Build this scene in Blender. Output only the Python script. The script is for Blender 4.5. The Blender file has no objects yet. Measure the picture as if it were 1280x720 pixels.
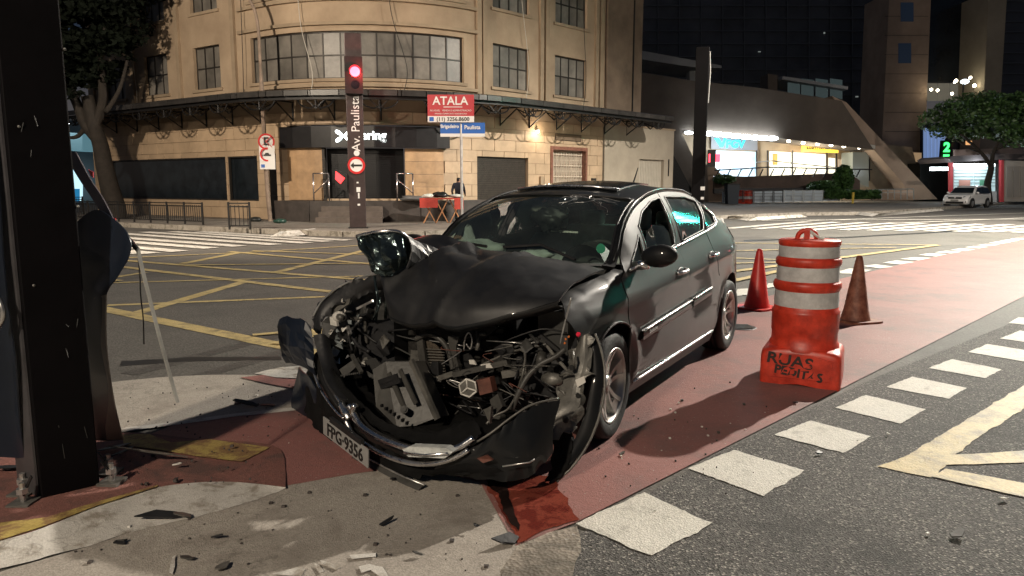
import bpy, bmesh, math, random
from mathutils import Vector, Matrix, noise
from mathutils.geometry import delaunay_2d_cdt
R0 = random.Random(7)
PI = math.pi
sc = bpy.context.scene
col = sc.collection
# ------------------------------------------------------------------ camera
F_PX, CAM_H = 900.0, 1.5
PITCH = math.atan(128 / F_PX)
cd = bpy.data.cameras.new("camera"); cam = bpy.data.objects.new("camera", cd); col.objects.link(cam)
cam.location = (0, 0, CAM_H); cam.rotation_euler = (PI / 2 - PITCH, 0, 0)
cd.sensor_width = 36; cd.lens = F_PX / 1280 * 36; cd.clip_start = .05; cd.clip_end = 900
sc.camera = cam
# ------------------------------------------------------------------ night sky
w = bpy.data.worlds.new("World"); sc.world = w; w.use_nodes = True
wn = w.node_tree.nodes; wl = w.node_tree.links
bg = wn['Background']
tc = wn.new('ShaderNodeTexCoord'); sx = wn.new('ShaderNodeSeparateXYZ'); wr = wn.new('ShaderNodeValToRGB')
wl.new(tc.outputs['Generated'], sx.inputs[0]); wl.new(sx.outputs['Z'], wr.inputs[0])
wr.color_ramp.elements[0].color = (.050, .042, .036, 1); wr.color_ramp.elements[0].position = 0.0
wr.color_ramp.elements[1].color = (.007, .010, .016, 1); wr.color_ramp.elements[1].position = .16
wl.new(wr.outputs[0], bg.inputs[0]); bg.inputs[1].default_value = 1.9
sc.view_settings.view_transform = 'Standard'; sc.view_settings.look = 'None'
sc.view_settings.exposure = .42; sc.view_settings.gamma = 1
sc.cycles.max_bounces = 6; sc.cycles.glossy_bounces = 4; sc.cycles.transparent_max_bounces = 12
sc.cycles.sample_clamp_indirect = 3; sc.cycles.caustics_reflective = False; sc.cycles.caustics_refractive = False

# ------------------------------------------------------------------ street light (each inside its own lamp head)
WARM = (1.0, .85, .67); NEUT = (1.0, .91, .79); COOL = (.80, .92, 1.0)
def lamp(name, loc, watt, color=WARM, radius=.12, spot=None, aim=None, parent=None, blend=.6):
    ld = bpy.data.lights.new(name, 'SPOT' if spot else 'POINT')
    ld.energy = watt; ld.color = color; ld.shadow_soft_size = radius
    o = bpy.data.objects.new(name, ld); col.objects.link(o); o.location = loc
    if spot:
        ld.spot_size = math.radians(spot); ld.spot_blend = blend
        o.rotation_euler = (Vector(aim) - Vector(loc)).to_track_quat('-Z', 'Y').to_euler()
    return o
# (location, aim, watts, colour, cone): street lamps; posts and heads are built in STREET LAMPS below
KEY = (16.4, 19.6, 12.0)
STREET = [
    (KEY, (14.5, 17.6, 0), 29000, NEUT, 172, .14),
    ((-5.5, -7.5, 8.5), (0, 1.5, 0), 5800, WARM, 150, .35),
    ((-13.5, 11.5, 9.2), (-7.0, 27.5, 3.5), 11500, WARM, 104, .3),
    ((27.0, 27.0, 9.2), (29, 31, 0), 8000, NEUT, 172, .3),
]
def _st():
    for i, (l, a, p, c, sp, r) in enumerate(STREET):
        lamp('street_light', (l[0], l[1], l[2] - .1), p, c, r, sp, a)
_st()

# ------------------------------------------------------------------ helpers
_S, _C = math.sin(PITCH), math.cos(PITCH)
def ray(px, py):
    u = (px - 640) / F_PX; v = (360 - py) / F_PX
    return (u, _C + v * _S, -_S + v * _C)
def G(px, py, z=0.0):
    "point of the ground (height z) that the photograph shows at this pixel"
    d = ray(px, py); t = (z - CAM_H) / d[2]; return (d[0] * t, d[1] * t, z)
def W(px, py, Y):
    d = ray(px, py); t = Y / d[1]; return (d[0] * t, Y, CAM_H + d[2] * t)

MATS = {}
def mat(name, colr, rough=.6, metal=0., nscale=0., namt=.0, bump=0., bscale=None, coat=0., emit=None, estr=0., rnd=0., col2=None, n2=None, rough2=None, spec=.5, alpha=None):
    if name in MATS: return MATS[name]
    m = bpy.data.materials.new(name); m.use_nodes = True; nt = m.node_tree; N = nt.nodes; L = nt.links
    b = N['Principled BSDF']
    b.inputs['Base Color'].default_value = (*colr, 1); b.inputs['Roughness'].default_value = rough
    b.inputs['Metallic'].default_value = metal; b.inputs['Coat Weight'].default_value = coat
    b.inputs['Coat Roughness'].default_value = .04; b.inputs['Specular IOR Level'].default_value = spec
    src = None
    t = N.new('ShaderNodeTexCoord')
    if nscale:
        n = N.new('ShaderNodeTexNoise'); n.inputs['Scale'].default_value = nscale; n.inputs['Detail'].default_value = 8; n.inputs['Roughness'].default_value = .65
        L.new(t.outputs['Object'], n.inputs['Vector'])
        r = N.new('ShaderNodeValToRGB')
        c1 = tuple(c * (1 - namt) for c in colr); c2 = col2 if col2 else tuple(min(1, c * (1 + namt)) for c in colr)
        r.color_ramp.elements[0].position = .34; r.color_ramp.elements[0].color = (*c1, 1)
        r.color_ramp.elements[1].position = .66; r.color_ramp.elements[1].color = (*c2, 1)
        L.new(n.outputs['Fac'], r.inputs[0]); src = r.outputs[0]
        if rough2 is not None:
            mr = N.new('ShaderNodeMapRange'); mr.inputs['To Min'].default_value = rough; mr.inputs['To Max'].default_value = rough2
            mr.inputs['From Min'].default_value = .35; mr.inputs['From Max'].default_value = .65
            L.new(n.outputs['Fac'], mr.inputs['Value']); L.new(mr.outputs[0], b.inputs['Roughness'])
    if rnd:
        oi = N.new('ShaderNodeObjectInfo'); mr = N.new('ShaderNodeMapRange')
        mr.inputs['To Min'].default_value = 1 - rnd; mr.inputs['To Max'].default_value = 1 + rnd
        L.new(oi.outputs['Random'], mr.inputs['Value'])
        mx = N.new('ShaderNodeMix'); mx.data_type = 'RGBA'; mx.blend_type = 'MULTIPLY'; mx.inputs['Factor'].default_value = 1
        if src: L.new(src, mx.inputs['A'])
        else: mx.inputs['A'].default_value = (*colr, 1)
        cc = N.new('ShaderNodeCombineColor')
        for i in range(3): L.new(mr.outputs[0], cc.inputs[i])
        L.new(cc.outputs[0], mx.inputs['B']); src = mx.outputs['Result']
    if src: L.new(src, b.inputs['Base Color'])
    if bump:
        n = N.new('ShaderNodeTexNoise'); n.inputs['Scale'].default_value = bscale or nscale * 4 or 30; n.inputs['Detail'].default_value = 6
        L.new(t.outputs['Object'], n.inputs['Vector'])
        bp = N.new('ShaderNodeBump'); bp.inputs['Strength'].default_value = bump; bp.inputs['Distance'].default_value = .02
        L.new(n.outputs['Fac'], bp.inputs['Height']); L.new(bp.outputs[0], b.inputs['Normal'])
    if emit:
        b.inputs['Emission Color'].default_value = (*emit, 1); b.inputs['Emission Strength'].default_value = estr
    MATS[name] = m; return m

def glass(name, tint, refl=1.0, rough=.02, base=.06, veil=0.):
    if name in MATS: return MATS[name]
    m = bpy.data.materials.new(name); m.use_nodes = True; nt = m.node_tree; N = nt.nodes; L = nt.links
    for n in list(N): N.remove(n)
    out = N.new('ShaderNodeOutputMaterial'); mx = N.new('ShaderNodeMixShader'); tr = N.new('ShaderNodeBsdfTransparent'); gl = N.new('ShaderNodeBsdfGlossy')
    tr.inputs[0].default_value = (*tint, 1); gl.inputs['Color'].default_value = (refl, refl, refl, 1); gl.inputs['Roughness'].default_value = rough
    fr = N.new('ShaderNodeFresnel'); fr.inputs['IOR'].default_value = 1.5
    ad = N.new('ShaderNodeMath'); ad.operation = 'ADD'; ad.inputs[1].default_value = base; ad.use_clamp = True
    L.new(fr.outputs[0], ad.inputs[0]); L.new(ad.outputs[0], mx.inputs[0]); L.new(tr.outputs[0], mx.inputs[1]); L.new(gl.outputs[0], mx.inputs[2])
    if veil:  # pale green film added to brighten the glass in place of light
        df = N.new('ShaderNodeBsdfDiffuse'); df.inputs[0].default_value = (.50, .60, .54, 1); m2 = N.new('ShaderNodeMixShader')
        t = N.new('ShaderNodeTexCoord'); n = N.new('ShaderNodeTexNoise'); n.inputs['Scale'].default_value = 3; n.inputs['Detail'].default_value = 8; L.new(t.outputs['Object'], n.inputs['Vector'])
        q = N.new('ShaderNodeMapRange'); q.inputs['From Min'].default_value = .35; q.inputs['From Max'].default_value = .7; q.inputs['To Min'].default_value = veil * .5; q.inputs['To Max'].default_value = veil * 1.6
        L.new(n.outputs['Fac'], q.inputs['Value']); L.new(q.outputs[0], m2.inputs[0]); L.new(mx.outputs[0], m2.inputs[1]); L.new(df.outputs[0], m2.inputs[2]); mx = m2
    L.new(mx.outputs[0], out.inputs[0])
    MATS[name] = m; return m

def ground_mat(name, colr, colr2, big=.5, agg=90., aggamt=.35, bump=.5, rough=.75, dirt=None, dirtscale=2.5, lo=.48, hi=.62, crack=0., rough_wet=None, speck=0.):
    "colour with broad patches, aggregate grain from a voronoi, worn/dirty patches and hairline cracks"
    if name in MATS: return MATS[name]
    m = bpy.data.materials.new(name); m.use_nodes = True; nt = m.node_tree; N = nt.nodes; L = nt.links
    b = N['Principled BSDF']; b.inputs['Roughness'].default_value = rough; b.inputs['Specular IOR Level'].default_value = .35
    t = N.new('ShaderNodeTexCoord')
    def noi(s, d=8, r=.6, dist=0):
        n = N.new('ShaderNodeTexNoise'); n.inputs['Scale'].default_value = s; n.inputs['Detail'].default_value = d; n.inputs['Roughness'].default_value = r; n.inputs['Distortion'].default_value = dist
        L.new(t.outputs['Object'], n.inputs['Vector']); return n.outputs['Fac']
    def ramp(f, p0, p1, c0=(0, 0, 0), c1=(1, 1, 1)):
        r = N.new('ShaderNodeValToRGB'); r.color_ramp.elements[0].position = p0; r.color_ramp.elements[1].position = p1
        r.color_ramp.elements[0].color = (*c0, 1); r.color_ramp.elements[1].color = (*c1, 1); L.new(f, r.inputs[0]); return r.outputs[0]
    def mix(f, a, bb, mode='MIX'):
        x = N.new('ShaderNodeMix'); x.data_type = 'RGBA'; x.blend_type = mode
        if isinstance(f, float): x.inputs['Factor'].default_value = f
        else: L.new(f, x.inputs['Factor'])
        for i, s in (('A', a), ('B', bb)):
            if isinstance(s, tuple): x.inputs[i].default_value = (*s, 1)
            else: L.new(s, x.inputs[i])
        return x.outputs['Result']
    base = ramp(noi(big), .35, .68, colr, colr2)
    v = N.new('ShaderNodeTexVoronoi'); v.inputs['Scale'].default_value = agg; L.new(t.outputs['Object'], v.inputs['Vector'])
    sp = N.new('ShaderNodeSeparateColor'); L.new(v.outputs['Color'], sp.inputs[0])
    g = ramp(sp.outputs[0], 0., 1., (1 - aggamt,) * 3, (1 + aggamt,) * 3)
    c = mix(1.0, base, g, 'MULTIPLY')
    if speck:
        c = mix(ramp(sp.outputs[1], 1 - speck, 1 - speck * .5), c, (.32, .30, .27))
    if dirt:
        c = mix(ramp(noi(dirtscale, 10, .7, .3), lo, hi), c, dirt)
    if crack:
        vc = N.new('ShaderNodeTexVoronoi'); vc.feature = 'DISTANCE_TO_EDGE'; vc.inputs['Scale'].default_value = crack
        wv = N.new('ShaderNodeVectorMath'); wv.operation = 'ADD'; nz = N.new('ShaderNodeTexNoise'); nz.inputs['Scale'].default_value = 3; nz.inputs['Detail'].default_value = 6
        L.new(t.outputs['Object'], nz.inputs['Vector']); L.new(t.outputs['Object'], wv.inputs[0]); L.new(nz.outputs['Color'], wv.inputs[1]); L.new(wv.outputs[0], vc.inputs['Vector'])
        c = mix(ramp(vc.outputs['Distance'], .0, .004, (.3, .3, .3), (0, 0, 0)), c, (.02, .018, .015))
    L.new(c, b.inputs['Base Color'])
    bp = N.new('ShaderNodeBump'); bp.inputs['Strength'].default_value = bump; bp.inputs['Distance'].default_value = .006
    L.new(v.outputs['Distance'], bp.inputs['Height'])
    bp2 = N.new('ShaderNodeBump'); bp2.inputs['Strength'].default_value = .35; bp2.inputs['Distance'].default_value = .01
    L.new(noi(22), bp2.inputs['Height']); L.new(bp.outputs[0], bp2.inputs['Normal']); L.new(bp2.outputs[0], b.inputs['Normal'])
    if rough_wet is not None:
        rr = ramp(noi(1.7, 6), .42, .6, (rough_wet,) * 3, (rough,) * 3); L.new(rr, b.inputs['Roughness'])
    MATS[name] = m; return m

M = {}
M['asphalt'] = ground_mat('asphalt', (.070, .067, .063), (.104, .099, .092), .35, 125, .6, .8, .8, (.044, .043, .041), 1.1, .52, .7, crack=0., speck=.10)
M['asphalt_far'] = ground_mat('asphalt_far', (.094, .088, .079), (.122, .114, .102), .25, 60, .25, .5, .75, (.070, .066, .061), .7, .5, .7)
M['path'] = ground_mat('path_paint', (.235, .104, .092), (.30, .134, .118), .7, 150, .12, .35, .62, (.16, .098, .09), 1.3, .47, .66, speck=.01)
M['island'] = ground_mat('island_paint', (.185, .082, .068), (.245, .115, .095), 1.2, 130, .2, .4, .7, (.12, .07, .06), 4, .5, .62, crack=.9)
M['concrete'] = ground_mat('concrete', (.29, .262, .228), (.38, .348, .302), .8, 140, .18, .35, .85, (.20, .175, .15), 2.2, .5, .72, crack=.35, speck=.02)
M['concrete_old'] = ground_mat('concrete_old', (.23, .20, .165), (.31, .275, .23), 1.2, 70, .3, .8, .85, (.13, .115, .095), 3, .47, .62, crack=.7, speck=.03)
M['white_paint'] = ground_mat('white_road_paint', (.56, .54, .48), (.66, .64, .58), 1.5, 125, .16, .6, .65, (.30, .285, .25), 7, .55, .72)
M['white_worn'] = ground_mat('worn_white_paint', (.46, .44, .40), (.60, .575, .53), 1.6, 160, .12, .25, .7, (.27, .24, .20), 6, .50, .62, crack=.5)
M['yellow'] = ground_mat('yellow_road_paint', (.44, .34, .15), (.52, .41, .20), 1.6, 110, .14, .3, .6, (.20, .165, .10), 5, .46, .66)
M['yellow_worn_shaded'] = ground_mat('worn_shaded_yellow_paint', (.36, .27, .08), (.44, .33, .11), 3, 110, .15, .3, .6, (.22, .13, .06), 9, .45, .55)  # worn paint, its colour also dulled for the shadow over the band
M['sidewalk'] = ground_mat('sidewalk_concrete', (.17, .15, .13), (.23, .205, .175), .6, 80, .2, .4, .85, (.11, .10, .088), 1.5, .5, .66)
M['kerb'] = ground_mat('kerb_concrete', (.30, .27, .23), (.38, .345, .295), 1.5, 90, .2, .4, .85, (.18, .16, .13), 4, .5, .6)
M['wet'] = ground_mat('wet_red_stain', (.17, .035, .022), (.22, .055, .037), 2, 150, .1, .15, .2, (.12, .022, .016), 5, .5, .56, rough_wet=.12)

def obj(name, verts, faces, m, parent=None, smooth=False, world=True, mats=None, fm=None):
    me = bpy.data.meshes.new(name)
    vs = verts
    if parent is not None and world:
        Mx = Matrix.Identity(4); q = parent
        while q is not None: Mx = Matrix.Translation(q.location) @ Matrix.Rotation(q.rotation_euler.z, 4, 'Z') @ Mx; q = q.parent
        Mx.invert()
        vs = [tuple(Mx @ Vector(v)) for v in verts]
    me.from_pydata([tuple(v) for v in vs], [], [tuple(f) for f in faces]); me.update()
    if mats:
        for q in mats: me.materials.append(q)
        for p, i in zip(me.polygons, fm): p.material_index = i
    elif m: me.materials.append(m)
    if smooth: me.polygons.foreach_set('use_smooth', [True] * len(me.polygons))
    o = bpy.data.objects.new(name, me); col.objects.link(o)
    if parent is not None: o.parent = parent
    return o
def tag(o, label=None, cat=None, group=None, kind=None):
    if label: o['label'] = label
    if cat: o['category'] = cat
    if group: o['group'] = group
    if kind: o['kind'] = kind
    return o
def thing(name, label, cat, loc=(0, 0, 0), rz=0, group=None):
    o = bpy.data.objects.new(name, None); col.objects.link(o); o.location = loc; o.rotation_euler = (0, 0, rz)
    o.empty_display_size = .2
    return tag(o, label, cat, group)
def copy_tree(o, parent=None, loc=None, rz=None, label=None):
    c = o.copy(); col.objects.link(c); c.parent = parent
    if loc is not None: c.location = loc
    if rz is not None: c.rotation_euler = (0, 0, rz)
    if label: c['label'] = label
    for ch in list(o.children): copy_tree(ch, c)
    return c

class MB:
    def __init__(s): s.v = []; s.f = []; s.sm = []
    def add(s, v, f):
        k = len(s.v); s.v += [tuple(p) for p in v]; s.f += [tuple(i + k for i in q) for q in f]; return s
    def box(s, a, b, rz=0, c=None):
        x0, y0, z0 = a; x1, y1, z1 = b
        vs = [(x, y, z) for z in (z0, z1) for x, y in ((x0, y0), (x1, y0), (x1, y1), (x0, y1))]
        if rz:
            cx, cy = c if c else ((x0 + x1) / 2, (y0 + y1) / 2); ca, sa = math.cos(rz), math.sin(rz)
            vs = [(cx + (x - cx) * ca - (y - cy) * sa, cy + (x - cx) * sa + (y - cy) * ca, z) for x, y, z in vs]
        return s.add(vs, [(0, 3, 2, 1), (4, 5, 6, 7), (0, 1, 5, 4), (1, 2, 6, 5), (2, 3, 7, 6), (3, 0, 4, 7)])
    def hexa(s, p8): return s.add(p8, [(0, 3, 2, 1), (4, 5, 6, 7), (0, 1, 5, 4), (1, 2, 6, 5), (2, 3, 7, 6), (3, 0, 4, 7)])
    def beam(s, a, b, w, h=None, up=(0, 0, 1)):
        "rectangular bar from a to b"
        h = h or w; a, b = Vector(a), Vector(b); d = (b - a).normalized(); u = Vector(up)
        if abs(d.dot(u)) > .98: u = Vector((1, 0, 0))
        r = d.cross(u).normalized(); u = r.cross(d)
        P = []
        for q in (a, b):
            for i, j in ((-1, -1), (1, -1), (1, 1), (-1, 1)): P.append(tuple(q + r * i * w / 2 + u * j * h / 2))
        return s.add(P, [(0, 3, 2, 1), (4, 5, 6, 7), (0, 1, 5, 4), (1, 2, 6, 5), (2, 3, 7, 6), (3, 0, 4, 7)])
    def tube(s, pts, r, n=8, cap=True):
        pts = [Vector(p) for p in pts]; k = len(s.v); R = r if isinstance(r, (list, tuple)) else [r] * len(pts)
        prev = None
        for i, p in enumerate(pts):
            d = (pts[min(i + 1, len(pts) - 1)] - pts[max(i - 1, 0)])
            if d.length < 1e-9: d = Vector((0, 0, 1))
            d.normalize()
            if prev is None:
                u = Vector((0, 0, 1)) if abs(d.z) < .9 else Vector((1, 0, 0))
                u = (u - d * u.dot(d)).normalized()
            else:
                u = prev - d * prev.dot(d)
                u = u.normalized() if u.length > 1e-6 else Vector((1, 0, 0))
            prev = u; v = d.cross(u)
            for j in range(n):
                a = 2 * PI * j / n; s.v.append(tuple(p + (u * math.cos(a) + v * math.sin(a)) * R[i]))
        for i in range(len(pts) - 1):
            for j in range(n):
                a = k + i * n + j; b = k + i * n + (j + 1) % n; s.f.append((a, b, b + n, a + n))
        if cap:
            s.f.append(tuple(k + j for j in range(n - 1, -1, -1))); s.f.append(tuple(k + (len(pts) - 1) * n + j for j in range(n)))
        return s
    def lathe(s, prof, c=(0, 0, 0), n=24, axis='z', a0=0, a1=2 * PI):
        "prof = [(r, h)] turned about an axis through c"
        k = len(s.v); full = abs(a1 - a0 - 2 * PI) < 1e-6; m = n if full else n + 1
        for r, h in prof:
            for j in range(m):
                a = a0 + (a1 - a0) * j / n; x, y = r * math.cos(a), r * math.sin(a)
                p = (x, y, h) if axis == 'z' else ((x, h, y) if axis == 'y' else (h, x, y))
                s.v.append((c[0] + p[0], c[1] + p[1], c[2] + p[2]))
        for i in range(len(prof) - 1):
            for j in range(n):
                a = k + i * m + j; b = k + i * m + (j + 1) % m; s.f.append((a, b, b + m, a + m))
        return s
    def prism(s, poly, ext):
        "poly = 3-D points of a face, ext = offset vector"
        n = len(poly); k = len(s.v); e = Vector(ext)
        s.v += [tuple(p) for p in poly] + [tuple(Vector(p) + e) for p in poly]
        s.f.append(tuple(range(k, k + n))); s.f.append(tuple(range(k + 2 * n - 1, k + n - 1, -1)))
        for i in range(n):
            j = (i + 1) % n; s.f.append((k + j, k + i, k + n + i, k + n + j))
        return s
    def ball(s, c, r, nu=12, nv=8, sc=(1, 1, 1)):
        k = len(s.v)
        for i in range(nv + 1):
            t = PI * i / nv
            for j in range(nu):
                a = 2 * PI * j / nu; s.v.append((c[0] + r * sc[0] * math.sin(t) * math.cos(a), c[1] + r * sc[1] * math.sin(t) * math.sin(a), c[2] + r * sc[2] * math.cos(t)))
        for i in range(nv):
            for j in range(nu):
                a = k + i * nu + j; b = k + i * nu + (j + 1) % nu; s.f.append((a, a + nu, b + nu, b))
        return s
    def grid(s, rows):
        k = len(s.v); n = len(rows[0])
        for r in rows: s.v += [tuple(p) for p in r]
        for i in range(len(rows) - 1):
            for j in range(n - 1):
                a = k + i * n + j; s.f.append((a, a + 1, a + n + 1, a + n))
        return s
    def build(s, name, m, parent=None, smooth=False, world=True): return obj(name, s.v, s.f, m, parent, smooth, world)

def mod_solid(o, t, off=-1):
    m = o.modifiers.new('thickness', 'SOLIDIFY'); m.thickness = t; m.offset = off; e = o.modifiers.new('sharp_edges', 'EDGE_SPLIT'); e.split_angle = math.radians(48); return o
def mod_bevel(o, wd, seg=2):
    m = o.modifiers.new('bevel', 'BEVEL'); m.width = wd; m.segments = seg; m.limit_method = 'ANGLE'; m.angle_limit = math.radians(35); return o
def mod_sub(o, n=1):
    m = o.modifiers.new('subdivide', 'SUBSURF'); m.levels = n; m.render_levels = n; return o

def text(name, body, size, m, parent, mtx, extrude=.002, align='CENTER', bold=0.0, sx=1.0, wear=None):
    cu = bpy.data.curves.new(name, 'FONT'); cu.body = body; cu.size = size; cu.align_x = align; cu.align_y = 'CENTER'; cu.extrude = extrude; cu.offset = bold; cu.resolution_u = 3
    t = bpy.data.objects.new(name, cu); col.objects.link(t)
    dg = bpy.context.evaluated_depsgraph_get(); dg.update()
    me = bpy.data.meshes.new_from_object(t.evaluated_get(dg)); bpy.data.objects.remove(t); bpy.data.curves.remove(cu)
    me.name = name; me.materials.clear(); me.materials.append(m)
    if wear:
        bm = bmesh.new(); bm.from_mesh(me)
        bmesh.ops.triangulate(bm, faces=bm.faces); bmesh.ops.subdivide_edges(bm, edges=[e for e in bm.edges if e.calc_length() > size * .05], cuts=3)
        bmesh.ops.delete(bm, geom=[f for f in bm.faces if noise.noise(f.calc_center_median() * wear[0]) > wear[1]], context='FACES'); bm.to_mesh(me); bm.free()
    me.transform(Matrix.Diagonal((sx, 1, 1, 1)))
    o = bpy.data.objects.new(name, me); col.objects.link(o); o.parent = parent
    o.matrix_local = mtx; return o
def frame_mtx(o, x, z):
    "matrix: text right = x, text up = z, facing x cross z"
    x = Vector(x).normalized(); z = Vector(z); z = (z - x * z.dot(x)).normalized(); n = x.cross(z)
    m = Matrix((x, z, n)).transposed().to_4x4(); m.translation = Vector(o); return m

def interp(tab):
    "smooth monotone-ish curve through (x, v) pairs"
    tab = sorted(tab); X = [a for a, _ in tab]; V = [b for _, b in tab]; n = len(X)
    d = [(V[i + 1] - V[i]) / (X[i + 1] - X[i]) for i in range(n - 1)]
    m = [d[0]] + [0 if d[i - 1] * d[i] <= 0 else 2 * d[i - 1] * d[i] / (d[i - 1] + d[i]) for i in range(1, n - 1)] + [d[-1]]
    def f(x):
        if x <= X[0]: return V[0]
        if x >= X[-1]: return V[-1]
        i = 0
        while x > X[i + 1]: i += 1
        h = X[i + 1] - X[i]; t = (x - X[i]) / h
        return V[i] * (1 + 2 * t) * (1 - t) ** 2 + h * m[i] * t * (1 - t) ** 2 + V[i + 1] * t * t * (3 - 2 * t) + h * m[i + 1] * t * t * (t - 1)
    return f
def smooth_path(pts, n=6):
    "catmull-rom through 3-D points"
    P = [Vector(p) for p in pts]; out = []
    for i in range(len(P) - 1):
        a = P[max(i - 1, 0)]; b = P[i]; c = P[i + 1]; d = P[min(i + 2, len(P) - 1)]
        for k in range(n):
            t = k / n; out.append(.5 * ((2 * b) + (c - a) * t + (2 * a - 5 * b + 4 * c - d) * t * t + (3 * b - a - 3 * c + d) * t ** 3))
    out.append(P[-1]); return out
def resample(pts, n):
    P = [Vector(p) for p in pts]; L = [0]
    for i in range(1, len(P)): L.append(L[-1] + (P[i] - P[i - 1]).length)
    out = []; j = 0
    for k in range(n):
        t = L[-1] * k / (n - 1)
        while j < len(P) - 2 and L[j + 1] < t: j += 1
        q = (t - L[j]) / max(1e-9, L[j + 1] - L[j]); out.append(P[j].lerp(P[j + 1], min(1, max(0, q))))
    return out
def inside(p, poly):
    c = False; n = len(poly); x, y = p
    for i in range(n):
        x1, y1 = poly[i]; x2, y2 = poly[(i + 1) % n]
        if (y1 > y) != (y2 > y) and x < (x2 - x1) * (y - y1) / (y2 - y1) + x1: c = not c
    return c
def dense(poly, d):
    out = []
    n = len(poly)
    for i in range(n):
        a, b = poly[i], poly[(i + 1) % n]; k = max(1, int(math.dist(a, b) / d))
        for j in range(k): out.append((a[0] + (b[0] - a[0]) * j / k, a[1] + (b[1] - a[1]) * j / k))
    return out
def tri_fill(poly, holes, d):
    "triangulate a 2-D polygon with holes over a regular inner grid"
    loops = [dense(poly, d)] + [dense(h, d) for h in holes]
    pts = []; edges = []
    for lp in loops:
        k = len(pts); pts += lp; edges += [(k + i, k + (i + 1) % len(lp)) for i in range(len(lp))]
    x0 = min(p[0] for p in poly); x1 = max(p[0] for p in poly); y0 = min(p[1] for p in poly); y1 = max(p[1] for p in poly)
    nb = list(pts); cell = {}
    for p in nb: cell.setdefault((int(p[0] // d), int(p[1] // d)), []).append(p)
    i = 0; yy = y0 + d / 2
    while yy < y1:
        xx = x0 + (d / 2 if i % 2 else d)
        while xx < x1:
            q = (xx, yy)
            if inside(q, poly) and not any(inside(q, h) for h in holes):
                cx, cy = int(xx // d), int(yy // d)
                if all(math.dist(q, r) > d * .45 for a in (-1, 0, 1) for b in (-1, 0, 1) for r in cell.get((cx + a, cy + b), ())): pts.append(q)
            xx += d
        yy += d * .87; i += 1
    r = delaunay_2d_cdt([Vector(p) for p in pts], edges, [], 0, 1e-5)
    V = [tuple(v) for v in r[0]]; Fc = []
    for f in r[2]:
        c = (sum(V[i][0] for i in f) / len(f), sum(V[i][1] for i in f) / len(f))
        if inside(c, poly) and not any(inside(c, h) for h in holes): Fc.append(tuple(f))
    return V, Fc

# ================================================================== GROUND
def sheet(name, pts, z, m, kind='structure', jag=0., parent=None, dens=None, seed=0):
    "flat painted / laid area; pts are world (x, y)"
    P = [(p[0], p[1]) for p in pts]
    if dens: P = dense(P, dens)
    if jag:
        P = [(x + jag * (noise.noise(Vector((x * 9, y * 9, seed))) * .6 + noise.noise(Vector((x * 47, y * 47, seed))) * .45), y + jag * (noise.noise(Vector((x * 9, y * 9, seed + 7))) * .6 + noise.noise(Vector((x * 47, y * 47, seed + 7))) * .45)) for x, y in P]
    a = sum(P[i][0] * P[(i + 1) % len(P)][1] - P[(i + 1) % len(P)][0] * P[i][1] for i in range(len(P)))
    if a < 0: P.reverse()
    o = obj(name, [(x, y, z) for x, y in P], [tuple(range(len(P)))], m, parent, world=True)
    if parent is None and kind: o['kind'] = kind
    return o
def px(*pts, z=0.): return [G(x, y, z) for x, y in pts]
def line_px(a, b, wd, m=None, name='road_marking', z=.014, jag=.012):
    A, B = Vector(G(*a)[:2]), Vector(G(*b)[:2]); d = (B - A).normalized(); n = Vector((-d.y, d.x)) * wd / 2
    return sheet(name, [A + n, B + n, B - n, A - n], z, m or M['yellow'], jag=jag, dens=.35, seed=a[0])

road = sheet('road', [(-300, -60), (300, -60), (300, 500), (-300, 500)], 0, M['asphalt_far'])
# coarser asphalt in the near lane
sheet('near_lane_asphalt', [(-1.5, -8), (-.4, 1.0)] + [tuple(G(*p)[:2]) for p in ((600, 760), (610, 715), (640, 672), (690, 690), (900, 565), (1100, 470), (1280, 398))] + [(9.5, 9.5), (14, 4), (9, -8)], .004, M['asphalt'])
# red cycle path and the refuge apron in front of the car
near_edge = [(645, 684), (720, 655), (850, 580), (990, 505), (1120, 444), (1280, 371)]
ne = [G(*p)[:2] for p in near_edge]; dx, dy = ne[-1][0] - ne[1][0], ne[-1][1] - ne[1][1]; L_ = math.hypot(dx, dy); DIR = (dx / L_, dy / L_)
far_a, far_b = G(400, 478)[:2], G(1130, 330)[:2]
ex = (ne[-1][0] + DIR[0] * 60, ne[-1][1] + DIR[1] * 60)
d2 = (far_b[0] + DIR[0] * 60, far_b[1] + DIR[1] * 60)
path = sheet('cycle_path', [ne[0], ne[1]] + [ne[-1], ex, d2, far_b, G(900, 385)[:2], G(400, 478)[:2], G(380, 490)[:2], G(345, 480)[:2], G(150, 560)[:2], G(-160, 620)[:2], G(-160, 690)[:2], G(250, 640)[:2], G(357, 609)[:2], G(440, 594)[:2], G(520, 584)[:2], G(600, 605)[:2]], .008, M['path'])
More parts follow.
